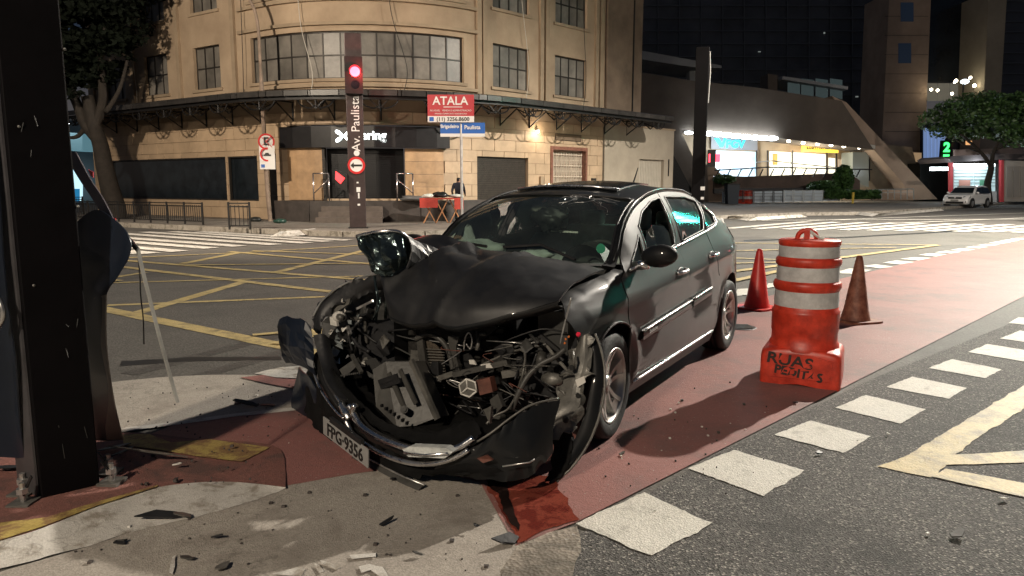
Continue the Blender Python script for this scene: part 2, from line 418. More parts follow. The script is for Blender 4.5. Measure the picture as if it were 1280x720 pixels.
# concrete of the refuge, near and far side
sheet('concrete_apron', [G(*p)[:2] for p in ((350, 602), (440, 586), (520, 576), (614, 598), (636, 640), (652, 684), (628, 745))] + [(-.05, 1.2), (-4, 1.2), G(-160, 760)[:2], G(0, 716)[:2], G(112, 684)[:2], G(171, 664)[:2], G(253, 645)[:2]], .006, M['concrete'], jag=.012, dens=.2)
sheet('old_concrete_patch', [G(*p)[:2] for p in ((647, 684), (686, 668), (722, 660), (728, 690), (715, 722), (700, 745), (618, 745), (630, 715))], .010, M['concrete_old'], jag=.03, dens=.08)
sheet('concrete_refuge', [G(*p)[:2] for p in ((-200, 500), (60, 492), (150, 478), (200, 473), (260, 470), (320, 470), (352, 474), (385, 490), (378, 512), (290, 521), (152, 541), (-200, 600))], .0095, M['concrete'], jag=.01, dens=.2)
sheet('pink_refuge_edge', [G(*p)[:2] for p in ((300, 474), (330, 471), (345, 475), (392, 478), (386, 492), (345, 484))], .016, M['path'], jag=.01, dens=.1)
sheet('white_refuge_paint', [G(*p)[:2] for p in ((318, 469), (352, 461), (385, 459), (392, 476), (345, 474))], .016, M['white_worn'], jag=.03, dens=.1)
sheet('refuge_edge_line', [G(*p)[:2] for p in ((152, 537), (220, 529), (290, 519), (376, 510), (376, 514), (290, 523), (220, 533), (152, 542))], .0108, M['white_worn'], jag=.008, dens=.1)
# raised refuge kerb with white painted face: top at 9 cm on the left, fading out to the right
def island():
    outer = [(-160, 760, 0), (0, 711, 0), (112, 682, 0), (171, 663, 0), (253, 644, 0), (310, 628, 0), (357, 611, 0)]
    inner = [(-160, 715, .05), (0, 676, .05), (56, 659, .05), (121, 633, .045), (197, 609, .035), (280, 602, .02), (357, 609, .012)]
    a = resample(smooth_path([G(x, y, z + .008) for x, y, z in outer]), 60); b = resample(smooth_path([G(x, y, z + .008) for x, y, z in inner]), 60)
    rows = []
    for k in range(9):
        t = k / 8; rows.append([])
        for i in range(60):
            p = a[i].lerp(b[i], t); p.z += .010 * noise.noise(Vector((p.x * 7, p.y * 7, 1))) * math.sin(PI * t)
            # broken edge where the debris lies
            if t < .3: p.x += .02 * noise.noise(Vector((p.x * 12, p.y * 12, 4)))
            rows[-1].append(p)
    mb = MB().grid(rows); o = mb.build('refuge_kerb', M['white_worn'], smooth=True); o['kind'] = 'structure'
    top = [(-160, 600, .05), (0, 560, .05), (150, 541, .05), (240, 548, .035), (342, 557, .010), (357, 590, .006)]
    c = resample(smooth_path([G(x, y, z + .008) for x, y, z in top]), 60)
    rows = [[b[i].lerp(c[i], t) for i in range(60)] for t in (0, .25, .5, .75, 1)]
    o = MB().grid(rows).build('refuge_platform', M['island'], smooth=True); o['kind'] = 'structure'
    inn = [(-160, 715, .056), (0, 675, .056), (56, 657, .056), (121, 632, .051), (197, 608, .041)]
    up = [(-160, 690, .056), (0, 653, .056), (56, 647, .056), (121, 627, .051), (197, 606, .041)]
    a = resample([G(x, y, z + .008) for x, y, z in inn], 30); b = resample([G(x, y, z + .008) for x, y, z in up], 30)
    o = MB().grid([a, b]).build('yellow_kerb_line', M['yellow_worn_shaded']); o['kind'] = 'structure'
island()
bz = interp([(150, .062), (200, .056), (240, .045), (342, .018)])
ptsb = dense([(152, 543), (185, 542), (214, 553), (262, 549), (338, 559), (302, 577), (245, 570), (200, 562), (155, 556)], 5)
V_, F_2 = tri_fill(ptsb, [], 6)
o = obj('yellow_band', [G(x, y, bz(x) + .004) for x, y in V_], [f[::-1] for f in F_2], M['yellow_worn_shaded']); o['kind'] = 'structure'

# white squares along the near edge (true squares, one after another)
sq = [[(718, 656), (805, 617), (890, 656), (814, 697)], [(860, 587), (918, 564), (1006, 590), (954, 622)], [(968, 545), (1013, 527), (1089, 547), (1054, 568)],
      [(1044, 511), (1082, 495), (1157, 513), (1125, 531)], [(1108, 485), (1140, 472), (1208, 486), (1186, 500)], [(1160, 461), (1190, 450), (1252, 463), (1231, 474)],
      [(1210, 441), (1234, 431), (1296, 441), (1280, 453)], [(1250, 424), (1275, 414), (1330, 423), (1312, 433)]]
for k, q in enumerate(sq): sheet('white_square', [G(*p)[:2] for p in q], .0085, M['white_paint'], jag=.016, dens=.025, seed=k)
for k in range(8):
    c = [G(1277, 421)[0] + DIR[0] * (k + 1) * .98, G(1277, 421)[1] + DIR[1] * (k + 1) * .98]; n = (-DIR[1], DIR[0])
    P = [(c[0] + DIR[0] * a + n[0] * b, c[1] + DIR[1] * a + n[1] * b) for a, b in ((-.25, -.25), (.25, -.25), (.25, .25), (-.25, .25))]
    sheet('white_square', P, .0095, M['white_paint'], jag=.01, dens=.1)
# far edge squares
fd = [(947, 348, 978, 355), (965, 366, 974, 375)]
fq = [[(922, 362), (940, 361), (936, 369), (918, 371)], [(960, 355), (976, 354), (972, 359), (955, 361)], [(1040, 342), (1062, 336), (1090, 338), (1072, 343)], [(1076, 333), (1095, 331), (1117, 334), (1100, 336)], [(1103, 329), (1120, 326), (1143, 328), (1125, 331)],
      [(1125, 324), (1142, 322), (1164, 323), (1148, 326)], [(1148, 319), (1162, 317), (1184, 318), (1170, 321)], [(1168, 316), (1182, 314), (1202, 315), (1190, 317)], [(1188, 313), (1200, 311), (1219, 312), (1207, 314)],
      [(1206, 309.5), (1217, 308), (1235, 309), (1224, 310.5)], [(1221, 307), (1232, 305.5), (1250, 306), (1239, 307.5)], [(1236, 304), (1246, 302.5), (1264, 303), (1254, 304.5)], [(1249, 301.5), (1259, 300), (1275, 300.5), (1267, 302)], [(1262, 299), (1271, 298), (1287, 298.5), (1279, 299.5)]]
for k, q in enumerate(fq): sheet('white_square', [G(*p)[:2] for p in q], .0095, M['white_paint'], jag=.01, dens=.12, seed=k + 40)
# yellow box junction, bottom right
for q in ([(1098, 585), (1130, 573), (1280, 483), (1330, 455), (1345, 470), (1280, 512), (1215, 553), (1165, 599)], ):
    sheet('road_marking', [G(*p)[:2] for p in q], .0085, M['yellow'], jag=.016, dens=.03)
sheet('road_marking', [G(*p)[:2] for p in ((1185, 571), (1280, 565), (1400, 556), (1400, 575), (1280, 580), (1176, 583))], .0095, M['yellow'], jag=.012, dens=.04)
sheet('road_marking', [G(*p)[:2] for p in ((1165, 598), (1182, 588), (1280, 606), (1400, 628), (1400, 650), (1280, 624))], .0105, M['yellow'], jag=.012, dens=.04)
# yellow box junction behind the car
Y = M['yellow']
Ls = [((60, 372), (349, 432), .20), ((349, 432), (640, 492), .20), ((134, 382), (640, 362), .12), ((160, 395), (307, 352), .18), ((120, 330), (640, 392), .16), ((60, 356), (470, 345), .10), ((60, 318), (600, 362), .16), ((60, 360), (182, 341), .14),
      ((228, 330), (300, 316), .18), ((60, 327), (330, 315), .14), ((287, 315), (620, 344), .16), ((346, 341), (470, 310), .18), ((225, 332), (520, 329), .12), ((328, 315), (520, 303), .12), ((315, 314), (560, 322), .12), ((316, 420), (400, 413), .10),
      ((349, 432), (436, 405), .2), ((440, 402), (520, 372), .2), ((60, 344), (150, 352), .14),
      ((880, 345), (1172, 307), .18), ((880, 304), (1172, 307), .12), ((880, 315), (1120, 310), .12), ((880, 322), (1040, 328), .12), ((880, 331), (1010, 328), .12), ((900, 356), (1000, 334), .16)]
for i, (a, b, wd) in enumerate(Ls): line_px(a, b, wd, z=.004 + .0007 * i)
# zebra crossings: left across the side street, right across the avenue
for i in range(13):
    t = i / 12; x0 = 62 + 14 * i; y0 = 288.5 + 2.6 * i if i < 11 else 317
for a, b in (((60, 300), (225, 315)), ((60, 295), (265, 311)), ((90, 293), (300, 308.5)), ((140, 291.5), (345, 306.5)), ((180, 290.5), (385, 304.5)), ((215, 290), (410, 302.5)), ((250, 290), (436, 301)), ((60, 306), (190, 317.5)), ((60, 311), (160, 319))):
    line_px(a, b, .42, M['white_worn'], z=.018)
for k in range(11):
    x0 = 905 + 36 * k; ya = 286 + .5 * k; yb = ya - 8.6
    line_px((x0 + 4, ya), (x0 + 105, yb), .42, M['white_worn'], z=.016)
line_px((930, 276), (1400, 274), .30, M['white_paint'], z=.022)
line_px((1010, 276.5), (1400, 262.5), .22, M['white_paint'], z=.024); line_px((1090, 281), (1400, 268), .22, M['white_paint'], z=.026); line_px((1180, 263), (1400, 255), .18, M['white_paint'], z=.026)
# partial lettering painted on the concrete, cut by the lower edge of the picture
for k, q in enumerate(([(438, 698), (470, 695), (470, 700), (440, 703)], [(400, 704), (412, 707), (426, 713), (420, 716), (408, 710), (402, 709)], [(393, 708), (400, 710), (405, 718), (400, 720)], [(448, 712), (462, 709), (478, 713), (486, 724), (474, 724), (464, 717), (452, 720)], [(340, 722), (372, 713), (382, 716), (376, 724)], [(216, 700), (220, 698), (219, 712), (215, 722), (211, 720)])):
    sheet('painted_lettering', [G(*p)[:2] for p in q], .014, M['white_worn'], jag=.006, dens=.03, seed=k)

for k, q in enumerate(([(150, 452), (230, 447), (350, 446), (352, 450), (230, 452), (150, 458)], [(930, 300), (1060, 296), (1200, 288), (1200, 289.5), (1060, 297.6), (930, 302)])):
    sheet('tar_seam', [G(*p)[:2] for p in q], .003, mat('tar', (.02, .02, .02), .5, 0, 8, .3), jag=.05, dens=.1, seed=k)
mk = ground_mat('tyre_mark', (.060, .056, .052), (.088, .082, .074), 1.2, 70, .3, .5, .6)
for k, (a, b, wd) in enumerate((((160, 468), (620, 350), .17), ((230, 476), (660, 352), .17))): line_px(a, b, wd, mk, 'tyre_mark', .0025 if k < 2 else .0062, .03)
# far sidewalk with kerb stones
K = [(-60, 52), (-26, 33.6), (-14, 26.3), (-7.45, 22.6), (-5.6, 21.6), (-3.9, 21.2), (-2.2, 21.6), (0, 23.0), (4, 27), (10, 33.4), (14.7, 36.6), (18.3, 37.4), (27.3, 46.0), (45, 63.5), (90, 108)]
kp = resample(K, 150)
sheet('sidewalk', [(p.x, p.y) for p in kp] + [(200, 220), (200, 400), (-250, 400), (-250, 120)], .15, M['sidewalk'])
mb = MB(); kc = resample([p for p in K if p[1] < 70], 108)
kerb = thing('kerb', 'pale concrete kerb running along the sidewalk across the junction', 'kerb', (-5.6, 21.6, 0))
stone = None
for a, b in zip(kc[:-1], kc[1:]):
    a = Vector((a.x, a.y, 0)); b = Vector((b.x, b.y, 0)); d = (b - a).normalized(); n = Vector((-d.y, d.x, 0)); a2 = a + d * .008; b2 = b - d * .008
    o = MB().hexa([a2 + n * .02 - Vector((0, 0, .01)), b2 + n * .02 - Vector((0, 0, .01)), b2 - n * .13 - Vector((0, 0, .01)), a2 - n * .13 - Vector((0, 0, .01))][::-1] + [p + Vector((0, 0, .158 + .006 * R0.random())) for p in (a2 + n * .02, b2 + n * .02, b2 - n * .13, a2 - n * .13)][::-1]).build('kerb_stone', M['kerb'], kerb)
# pale kerb ramps, sloping from the pavement down to the road
def ramp(lo, hi):
    a = resample([G(x, y, .0) for x, y in lo], 12); b = resample([G(x, y, .15) for x, y in hi], 12)
    for p in a: p.z = .03
    for p in b: p.z = .168
    o = MB().grid([a, b]).build('kerb_ramp', M['white_worn']); o['kind'] = 'structure'
ramp(((338, 297), (366, 296.5), (400, 293)), ((350, 290), (375, 288), (394, 286)))
ramp(((903, 272), (935, 277), (1010, 272)), ((915, 270), (940, 272), (1000, 268.5)))
ramp(((1052, 267), (1092, 271.5), (1180, 264)), ((1062, 264), (1098, 267.5), (1176, 261)))

# ================================================================== CORNER BUILDING
TLc = (-9.64, 28.97); TRc = (-1.14, 29.86); CC = (-5.94, 34.67); RR = 6.8
A0 = math.radians(237.0); A1 = math.radians(314.94); LA = (A1 - A0) * RR
def FP(s, off=0.):
    if s < 0: return (TLc[0] + s * .838 - .545 * off, TLc[1] - s * .545 - .838 * off)
    if s > LA: t = s - LA; return (TRc[0] + .707 * t + .707 * off, TRc[1] + .707 * t - .707 * off)
    a = A0 + s / RR; return (CC[0] + (RR + off) * math.cos(a), CC[1] + (RR + off) * math.sin(a))
def FV(s, off, z): p = FP(s, off); return (p[0], p[1], z)
def sbreaks(s0, s1, extra=(), step=None):
    b = {round(s0, 3), round(s1, 3)} | {round(e, 3) for e in extra if s0 < e < s1}
    for k in range(13):
        q = LA * k / 12
        if s0 < q < s1: b.add(round(q, 3))
    return sorted(b)
M['stucco'] = mat('stucco', (.40, .295, .20), .85, 0, .55, .18, bump=.25, bscale=14, col2=(.45, .34, .235))
M['stucco_trim'] = mat('stucco_trim', (.33, .25, .17), .85, 0, .7, .2, bump=.25, bscale=14)
M['stone'] = mat('stone_cladding', (.48, .35, .23), .55, 0, 1.4, .14, bump=.15, bscale=20, rnd=.06)
M['stone_joint'] = mat('stone_joint', (.30, .22, .15), .9)
M['dark_plinth'] = mat('dark_plinth', (.055, .045, .04), .5, 0, 3, .3, bump=.1)
M['black_metal'] = mat('black_metal', (.016, .015, .015), .5, .4, 8, .3)
M['dark_glass'] = mat('dark_glass', (.012, .016, .02), .12, 0, 2, .4)
M['pane'] = mat('window_pane', (.17, .155, .135), .42, 0, 1.1, .35, rnd=.3)
M['win_frame'] = mat('window_frame', (.035, .03, .026), .5, .3)
M['shutter'] = mat('roller_shutter', (.060, .050, .042), .45, .4, 5, .2)
M['canopy'] = mat('canopy_sheet', (.035, .032, .030), .35, .1, 3, .3, rnd=.2)
def wall_mesh(name, s0, s1, z0, z1, holes, m, parent, off=0., depth=.3, extra=()):
    sb = sbreaks(s0, s1, list(extra) + [h[0] for h in holes] + [h[1] for h in holes])
    zb = sorted({z0, z1} | {h[2] for h in holes if z0 < h[2] < z1} | {h[3] for h in holes if z0 < h[3] < z1})
    solid = lambda i, j: 0 <= i < len(sb) - 1 and 0 <= j < len(zb) - 1 and not any(h[0] - 1e-3 <= sb[i] and sb[i + 1] <= h[1] + 1e-3 and h[2] - 1e-3 <= zb[j] and zb[j + 1] <= h[3] + 1e-3 for h in holes)
    mb = MB()
    for i in range(len(sb) - 1):
        for j in range(len(zb) - 1):
            if not solid(i, j): continue
            a, b, c, d = sb[i], sb[i + 1], zb[j], zb[j + 1]
            mb.add([FV(a, off, c), FV(b, off, c), FV(b, off, d), FV(a, off, d)], [(0, 1, 2, 3)])
            if not solid(i - 1, j): mb.add([FV(a, off - depth, c), FV(a, off, c), FV(a, off, d), FV(a, off - depth, d)], [(0, 1, 2, 3)])
            if not solid(i + 1, j): mb.add([FV(b, off, c), FV(b, off - depth, c), FV(b, off - depth, d), FV(b, off, d)], [(0, 1, 2, 3)])
            if not solid(i, j + 1): mb.add([FV(a, off, d), FV(b, off, d), FV(b, off - depth, d), FV(a, off - depth, d)], [(0, 1, 2, 3)])
            if not solid(i, j - 1): mb.add([FV(a, off - depth, c), FV(b, off - depth, c), FV(b, off, c), FV(a, off, c)], [(0, 1, 2, 3)])
    return mb.build(name, m, parent)
def wbox(mb, s0, s1, o0, o1, z0, z1):
    for a, b in zip(*(lambda q: (q[:-1], q[1:]))(sbreaks(s0, s1))):
        mb.hexa([FV(a, o1, z0), FV(b, o1, z0), FV(b, o0, z0), FV(a, o0, z0), FV(a, o1, z1), FV(b, o1, z1), FV(b, o0, z1), FV(a, o0, z1)])
    return mb
bd = thing('corner_building', 'beige corner building with rounded front, ribbon windows and dark metal canopy', 'building', (*FP(4, 0), 0))
SILL, HEAD, ST = 5.50, 7.22, 3.1
wins = [(-11.6, -9.9), (-8.24, -6.46), (-4.55, -2.76), (-.77, 8.26), (9.77, 11.9), (13.55, 15.75)]
hol = []
for k in range(3):
    for a, b in wins: hol.append((a, b, SILL + ST * k, HEAD + ST * k))
wall_mesh('upper_wall', -13.2, 19.9, 4.3, 14.6, hol, M['stucco'], bd)
def window(s0, s1, z0, z1, ncol, nrow=2):
    n = max(1, ncol); off = -.16
    mb = MB(); fw = .05
    for i in range(n + 1):
        s = s0 + (s1 - s0) * i / n; s = min(max(s, s0 + fw / 2), s1 - fw / 2); wbox(mb, s - fw / 2, s + fw / 2, off - .04, off + .02, z0, z1)
    for j in range(nrow + 1):
        z = z0 + (z1 - z0) * j / nrow; z = min(max(z, z0 + fw / 2), z1 - fw / 2); wbox(mb, s0, s1, off - .035, off + .024, z - fw / 2, z + fw / 2)
    w_ = mb.build('window', M['win_frame'], bd)
    for i in range(n):
        for j in range(nrow):
            a = s0 + (s1 - s0) * i / n + .03; b = s0 + (s1 - s0) * (i + 1) / n - .03; c = z0 + (z1 - z0) * j / nrow + .03; d = z0 + (z1 - z0) * (j + 1) / nrow - .03
            t = R0.uniform(-.012, .012)
            p = MB().add([FV(a, off - .01 + t, c), FV(b, off - .01 - t, c), FV(b, off - .01 - t, d), FV(a, off - .01 + t, d)], [(0, 1, 2, 3)]).build('pane', M['pane'], w_, world=True)
    return w_
for k in range(3):
    for i, (a, b) in enumerate(wins):
        if k == 2 and i < 4: continue
        window(a, b, SILL + ST * k, HEAD + ST * k, 13 if i == 3 else (3 if i < 3 else 4))
for k in range(3):
    for a, b in wins: wbox(MB(), a - .12, b + .12, .003, .07, SILL - .12 + ST * k, SILL - .004 + ST * k).build('window_sill', M['stucco_trim'], bd)
mb = MB(); wbox(mb, -13.1, 19.8, .002, .10, 4.98, 5.12); wbox(mb, -1.4, 8.9, .002, .14, 5.18, 5.30); wbox(mb, -1.4, 8.9, .002, .14, 7.42, 7.54)
wbox(mb, -1.4, 8.9, .002, .14, 8.28, 8.40)
mb.build('cornice', M['stucco_trim'], bd)
for s in (-12.6, -9.1, -5.5, -1.75, 8.95, 9.25, 12.6, 12.95, 16.4, 16.75):
    wbox(MB(), s - .11, s + .11, .003, .12, 5.13, 14.6).build('pilaster', M['stucco_trim'], bd)
for k, (s0, s1, z0, z1) in enumerate(((1.9, 2.3, 9.0, 4.9), (5.2, 5.75, 9.6, 5.0), (11.1, 11.5, 12, 5.1), (15.2, 15.3, 12, 5.0), (-8.9, -8.7, 10, 4.9), (-.9, -1.1, 12, 4.9))):
    MB().tube(smooth_path([FV(s0, .16, z0), FV(s0 + (s1 - s0) * .3, .2, z0 * .6 + z1 * .4), FV(s1 + .12, .24, z0 * .2 + z1 * .8), FV(s1, .2, z1)], 5), .014, 5).build('facade_cable', M['black_metal'] if k % 2 else mat('pale_cable', (.5, .46, .4), .6), bd, True)
# blind party wall at the right end, brown-grey render
sidew = MB(); a = FP(19.9, 0); b = FP(17.1, 0)
wbox(MB(), 17.1, 19.9, .02, .16, 4.7, 14.6).build('party_wall_face', mat('brown_render', (.17, .125, .09), .9, 0, .8, .25, bump=.3, bscale=10), bd)
wbox(MB(), 19.1, 19.16, .17, .22, 4.7, 14.6).build('drain_pipe', M['black_metal'], bd)
mb = MB(); a = FP(19.9, 0); b = (a[0] - 9, a[1] + 9); mb.add([(a[0], a[1], 0), (b[0], b[1], 0), (b[0], b[1], 14.6), (a[0], a[1], 14.6)], [(0, 1, 2, 3)])
c = FP(-13.2, 0); e = (c[0] + 7, c[1] + 11); mb.add([(e[0], e[1], 0), (c[0], c[1], 0), (c[0], c[1], 14.6), (e[0], e[1], 14.6)], [(0, 1, 2, 3)])
mb.add([(a[0], a[1], 14.6), (b[0], b[1], 14.6), (e[0], e[1], 14.6), (c[0], c[1], 14.6)], [(0, 1, 2, 3)]).build('side_wall', M['stucco'], bd)
# ground floor
GH = [(-11.69, -2.76, .88, 2.69), (-2.6, -.72, .88, 2.69), (-.12, .42, .15, 2.75), (1.08, 7.28, 1.0, 3.8), (8.87, 11.86, .15, 2.68), (13.28, 15.85, .15, 3.25)]
wall_mesh('ground_floor_wall', -13.2, 17.1, .15, 4.3, GH, M['stone_joint'], bd, off=-.03, depth=.4)
# stone slabs, laid in courses
for r_ in range(9):
    z0 = .16 + r_ * .46; z1 = min(z0 + .445, 4.28)
    s = -13.4 + (.55 if r_ % 2 else 0) - .5
    while s < 17.0:
        a, b = max(s, -13.15), min(s + 1.235, 17.05); s += 1.25
        segs = [(a, b, z0, z1)]
        for h in GH:
            nx = []
            for (p, q, u, v) in segs:
                if q <= h[0] or p >= h[1] or v <= h[2] or u >= h[3]: nx.append((p, q, u, v)); continue
                if p < h[0] - .05: nx.append((p, h[0], u, v))
                if q > h[1] + .05: nx.append((h[1], q, u, v))
                m0, m1 = max(p, h[0]), min(q, h[1])
                if u < h[2] - .04: nx.append((m0, m1, u, h[2]))
                if v > h[3] + .04: nx.append((m0, m1, h[3], v))
            segs = nx
        for p, q, u, v in segs:
            if q - p < .06: continue
            wbox(MB(), p + .004, q - .004, -.03, R0.uniform(0, .006), u, v).build('stone_slab', M['stone'], bd)
# shop windows and doors
def opening(name, s0, s1, z0, z1, off, m): return wbox(MB(), s0, s1, off - .03, off, z0, z1).build(name, m, bd)
opening('shop_window', -11.69, -2.76, .88, 2.69, -.12, M['dark_glass']); opening('shop_window', -2.6, -.72, .88, 2.69, -.14, M['dark_glass'])
mb = MB()
for a, b in ((-11.69, -2.76), (-2.6, -.72)):
    wbox(mb, a, b, -.11, -.02, .88, .94); wbox(mb, a, b, -.11, -.02, 2.63, 2.69); wbox(mb, a, a + .06, -.108, -.022, .94, 2.63); wbox(mb, b - .06, b, -.108, -.022, .94, 2.63)
mb.build('shop_window_frame', M['win_frame'], bd)
mb = MB()
for i in range(14): wbox(mb, -.10 + i * .038, -.085 + i * .038, -.12, -.09, .17, 2.73)
for z in (.6, 1.1, 1.6, 2.1): wbox(mb, -.12, .42, -.10, -.075, z, z + .02)
g = mb.build('side_door_grille', M['black_metal'], bd); g['kind'] = 'stuff'
opening('side_door', -.12, .42, .15, 2.75, -.3, M['black_metal'])
# hering shop front
wbox(MB(), .95, 7.45, .01, .30, 2.93, 3.72).build('shop_fascia', mat('fascia', (.012, .011, .012), .35, 0, 4, .3), bd)
wbox(MB(), 1.08, 2.6, -.12, .06, .95, 2.93).build('wood_panel', mat('wood_panel', (.42, .27, .15), .5, 0, 2.2, .2, rnd=.1), bd)
for k in range(5): wbox(MB(), 2.62 - .0, 2.72, -.1, .1, .95 + k * .396, 1.34 + k * .396).build('door_jamb', M['win_frame'], bd)
for k in range(4): wbox(MB(), 5.76, 7.28, -.1, .05 + .004 * (k % 2), .96 + k * .49, 1.44 + k * .49).build('wood_panel', MATS['wood_panel'], bd)
mb = MB()
z = .98
while z < 2.9: wbox(mb, 2.73, 5.74, -.36, -.33, z, z + .055); z += .07
g = mb.build('black_shutter', mat('black_shutter', (.012, .012, .013), .4, .3), bd); g['kind'] = 'stuff'
opening('shutter_back', 2.6, 5.76, .95, 2.93, -.37, M['black_metal'])
SIGN = mat('sign_white_lit', (.8, .8, .8), .5, emit=(.92, 1, .97), estr=3.2)
def on_wall(s, off, z):
    p = FV(s, off, z); q = FP(s + .02, off); return frame_mtx(p, (q[0] - p[0], q[1] - p[1], 0), (0, 0, 1))
def rel(parent, m): return (Matrix.Translation(parent.location) @ Matrix.Rotation(parent.rotation_euler.z, 4, 'Z')).inverted() @ m
text('shop_lettering', 'hering', .46, SIGN, bd, rel(bd, on_wall(4.52, .34, 3.36)), .02, bold=.008)
mb = MB()
def leaf(cx, cz, ang, l, wd):
    P = []
    for k in range(14):
        t = 2 * PI * k / 14; u = .5 * l * (1 + math.cos(t)); v = wd * math.sin(t) * (0.35 + .65 * (1 + math.cos(t)) / 2)
        P.append(FV(3.56 + cx + u * math.cos(ang) - v * math.sin(ang), .36, 3.34 + cz + u * math.sin(ang) + v * math.cos(ang)))
    return P
for ang in (35, 145, -35, -145): mb.prism(leaf(0, 0, math.radians(ang), .36, .095), Vector((FP(3, 0)[0] - FP(3, .02)[0], FP(3, 0)[1] - FP(3, .02)[1], 0)))
mb.build('shop_emblem', SIGN, bd)
# platform, steps
wbox(MB(), .95, 2.35, -.05, .75, .15, .93).build('plinth', M['dark_plinth'], bd); wbox(MB(), 6.2, 9.0, -.05, .75, .15, .93).build('plinth', M['dark_plinth'], bd)
wbox(MB(), 2.36, 6.19, -.4, .72, .15, .93).build('shop_landing', M['dark_plinth'], bd)
for k in range(3): wbox(MB(), 2.9, 4.9, .73 + .28 * (2 - k), 1.0 + .28 * (2 - k), .15, .15 + .195 * (k + 1)).build('step', mat('step_stone', (.12, .095, .08), .7, 0, 3, .2), bd)
# roller shutter of the next unit, grille door, vent
mb = MB(); z = .17
while z < 2.66: wbox(mb, 8.9, 11.83, -.19, -.15, z, z + .062); z += .075
g = mb.build('roller_shutter', M['shutter'], bd); g['kind'] = 'stuff'
opening('roller_shutter_back', 8.87, 11.86, .15, 2.68, -.2, M['black_metal'])
opening('entrance_door', 13.28, 15.85, .15, 3.25, -.32, mat('door_backlit', (.42, .33, .25), .6, 0, 2, .2))
mb = MB()
for i in range(13): s = 13.5 + i * .18; wbox(mb, s, s + .028, -.2, -.17, .17, 3.0)
for z in (.4, .9, 1.4, 1.9, 2.4, 2.9): wbox(mb, 13.4, 15.75, -.205, -.165, z, z + .035)
for i in range(12):
    for j in range(5):
        s = 13.53 + i * .18; z = .45 + j * .5
        wbox(mb, s + .03, s + .15, -.198, -.172, z + .2, z + .225); wbox(mb, s + .075, s + .105, -.197, -.173, z + .05, z + .38)
g = mb.build('door_grille', mat('cream_metal', (.62, .54, .44), .5, 0, 3, .1), bd); g['kind'] = 'stuff'
mb = MB(); wbox(mb, 13.28, 13.42, -.2, .06, .15, 3.25); wbox(mb, 15.72, 15.85, -.2, .06, .15, 3.25); wbox(mb, 13.42, 15.72, -.2, .055, 3.1, 3.25)
mb.build('door_frame', mat('red_granite', (.22, .10, .07), .4, 0, 9, .3), bd)
mb = MB(); wbox(mb, 13.6, 15.4, .008, .03, 3.52, 3.82); mb.build('vent', M['win_frame'], bd)
mb = MB()
for i in range(24): wbox(mb, 13.65 + i * .073, 13.685 + i * .073, .03, .05, 3.54, 3.8)
mb.build('vent_bars', M['stone_joint'], bd)
wbox(MB(), 12.55, 12.75, .01, .12, 1.55, 1.9).build('meter_box', M['stucco_trim'], bd)
wbox(MB(), 16.2, 16.5, .01, .08, 1.5, 1.85).build('house_number_plate', M['win_frame'], bd)
# wall lamp (lit)
wl_ = thing('wall_lamp', 'small lit wall lamp under the canopy right of the roller shutter', 'lamp', FV(12.35, .1, 3.9))
MB().box((-.06, -.06, -.02), (.06, .06, .05)).build('lamp_base', M['black_metal'], wl_, world=False)
MB().ball((0, 0, -.07), .07, 10, 6).build('lamp_globe', mat('lamp_glow', (1, 1, 1), .5, emit=(1, .86, .66), estr=14), wl_, world=False, smooth=True)
lamp('wall_lamp_light', FV(12.35, .42, 3.75), 30, (1, .80, .56), .06)
# canopy with brackets
cs = sbreaks(-13.1, 19.9, [-13.1 + 1.24 * k for k in range(31)])
for a, b in zip(cs[:-1], cs[1:]):
    mb = MB(); z = 4.86
    prof = [(.0, 5.0), (.35, 5.0), (2.05, 4.84), (2.15, 4.80), (2.15, 4.62), (2.10, 4.62), (2.02, 4.76), (.35, 4.93), (0, 4.93)]
    mb.v += [FV(a + .012, o, z) for o, z in prof] + [FV(b - .012, o, z) for o, z in prof]; n = len(prof)
    for i in range(n): j = (i + 1) % n; mb.f.append((i, j, n + j, n + i))
    mb.f.append(tuple(range(n))[::-1]); mb.f.append(tuple(range(n, 2 * n)))
    mb.build('canopy_panel', M['canopy'], bd)
mb = MB(); wbox(mb, -13.1, 19.9, 1.92, 2.0, 4.50, 4.61); wbox(mb, -13.1, 19.9, 1.0, 1.06, 4.72, 4.80); mb.build('canopy_gutter', M['black_metal'], bd)
s = -12.6
while s < 19.5:
    mb = MB(); f = lambda o, z, ds=0: FV(s + ds, o, z)
    mb.beam(f(.0, 4.66), f(1.92, 4.6), .05, .06)
    mb.beam(f(.03, 4.62), f(.03, 3.95), .05); mb.beam(f(.05, 4.0), f(1.0, 4.58), .04); mb.beam(f(1.0, 4.56), f(1.9, 4.2), .035); mb.beam(f(1.9, 4.2), f(1.92, 4.6), .04); mb.beam(f(1.0, 4.56), f(1.45, 4.2), .03); mb.beam(f(1.45, 4.2), f(1.9, 4.5), .03)
    for sg in (-1, 1):
        mb.tube(smooth_path([f(1.9, 4.58, sg * .55), f(1.92, 4.32, sg * .42), f(1.92, 4.2, sg * .15), f(1.9, 4.3, 0)], 3), .028, 5)
        mb.beam(f(1.9, 4.2, 0), f(1.9, 4.56, sg * .3), .03)
    ring = [f(1.45 + .12 * math.cos(t), 4.38 + .12 * math.sin(t)) for t in [2 * PI * k / 8 for k in range(9)]]
    mb.tube(ring, .014, 4); mb.build('canopy_bracket', M['black_metal'], bd); s += 1.75
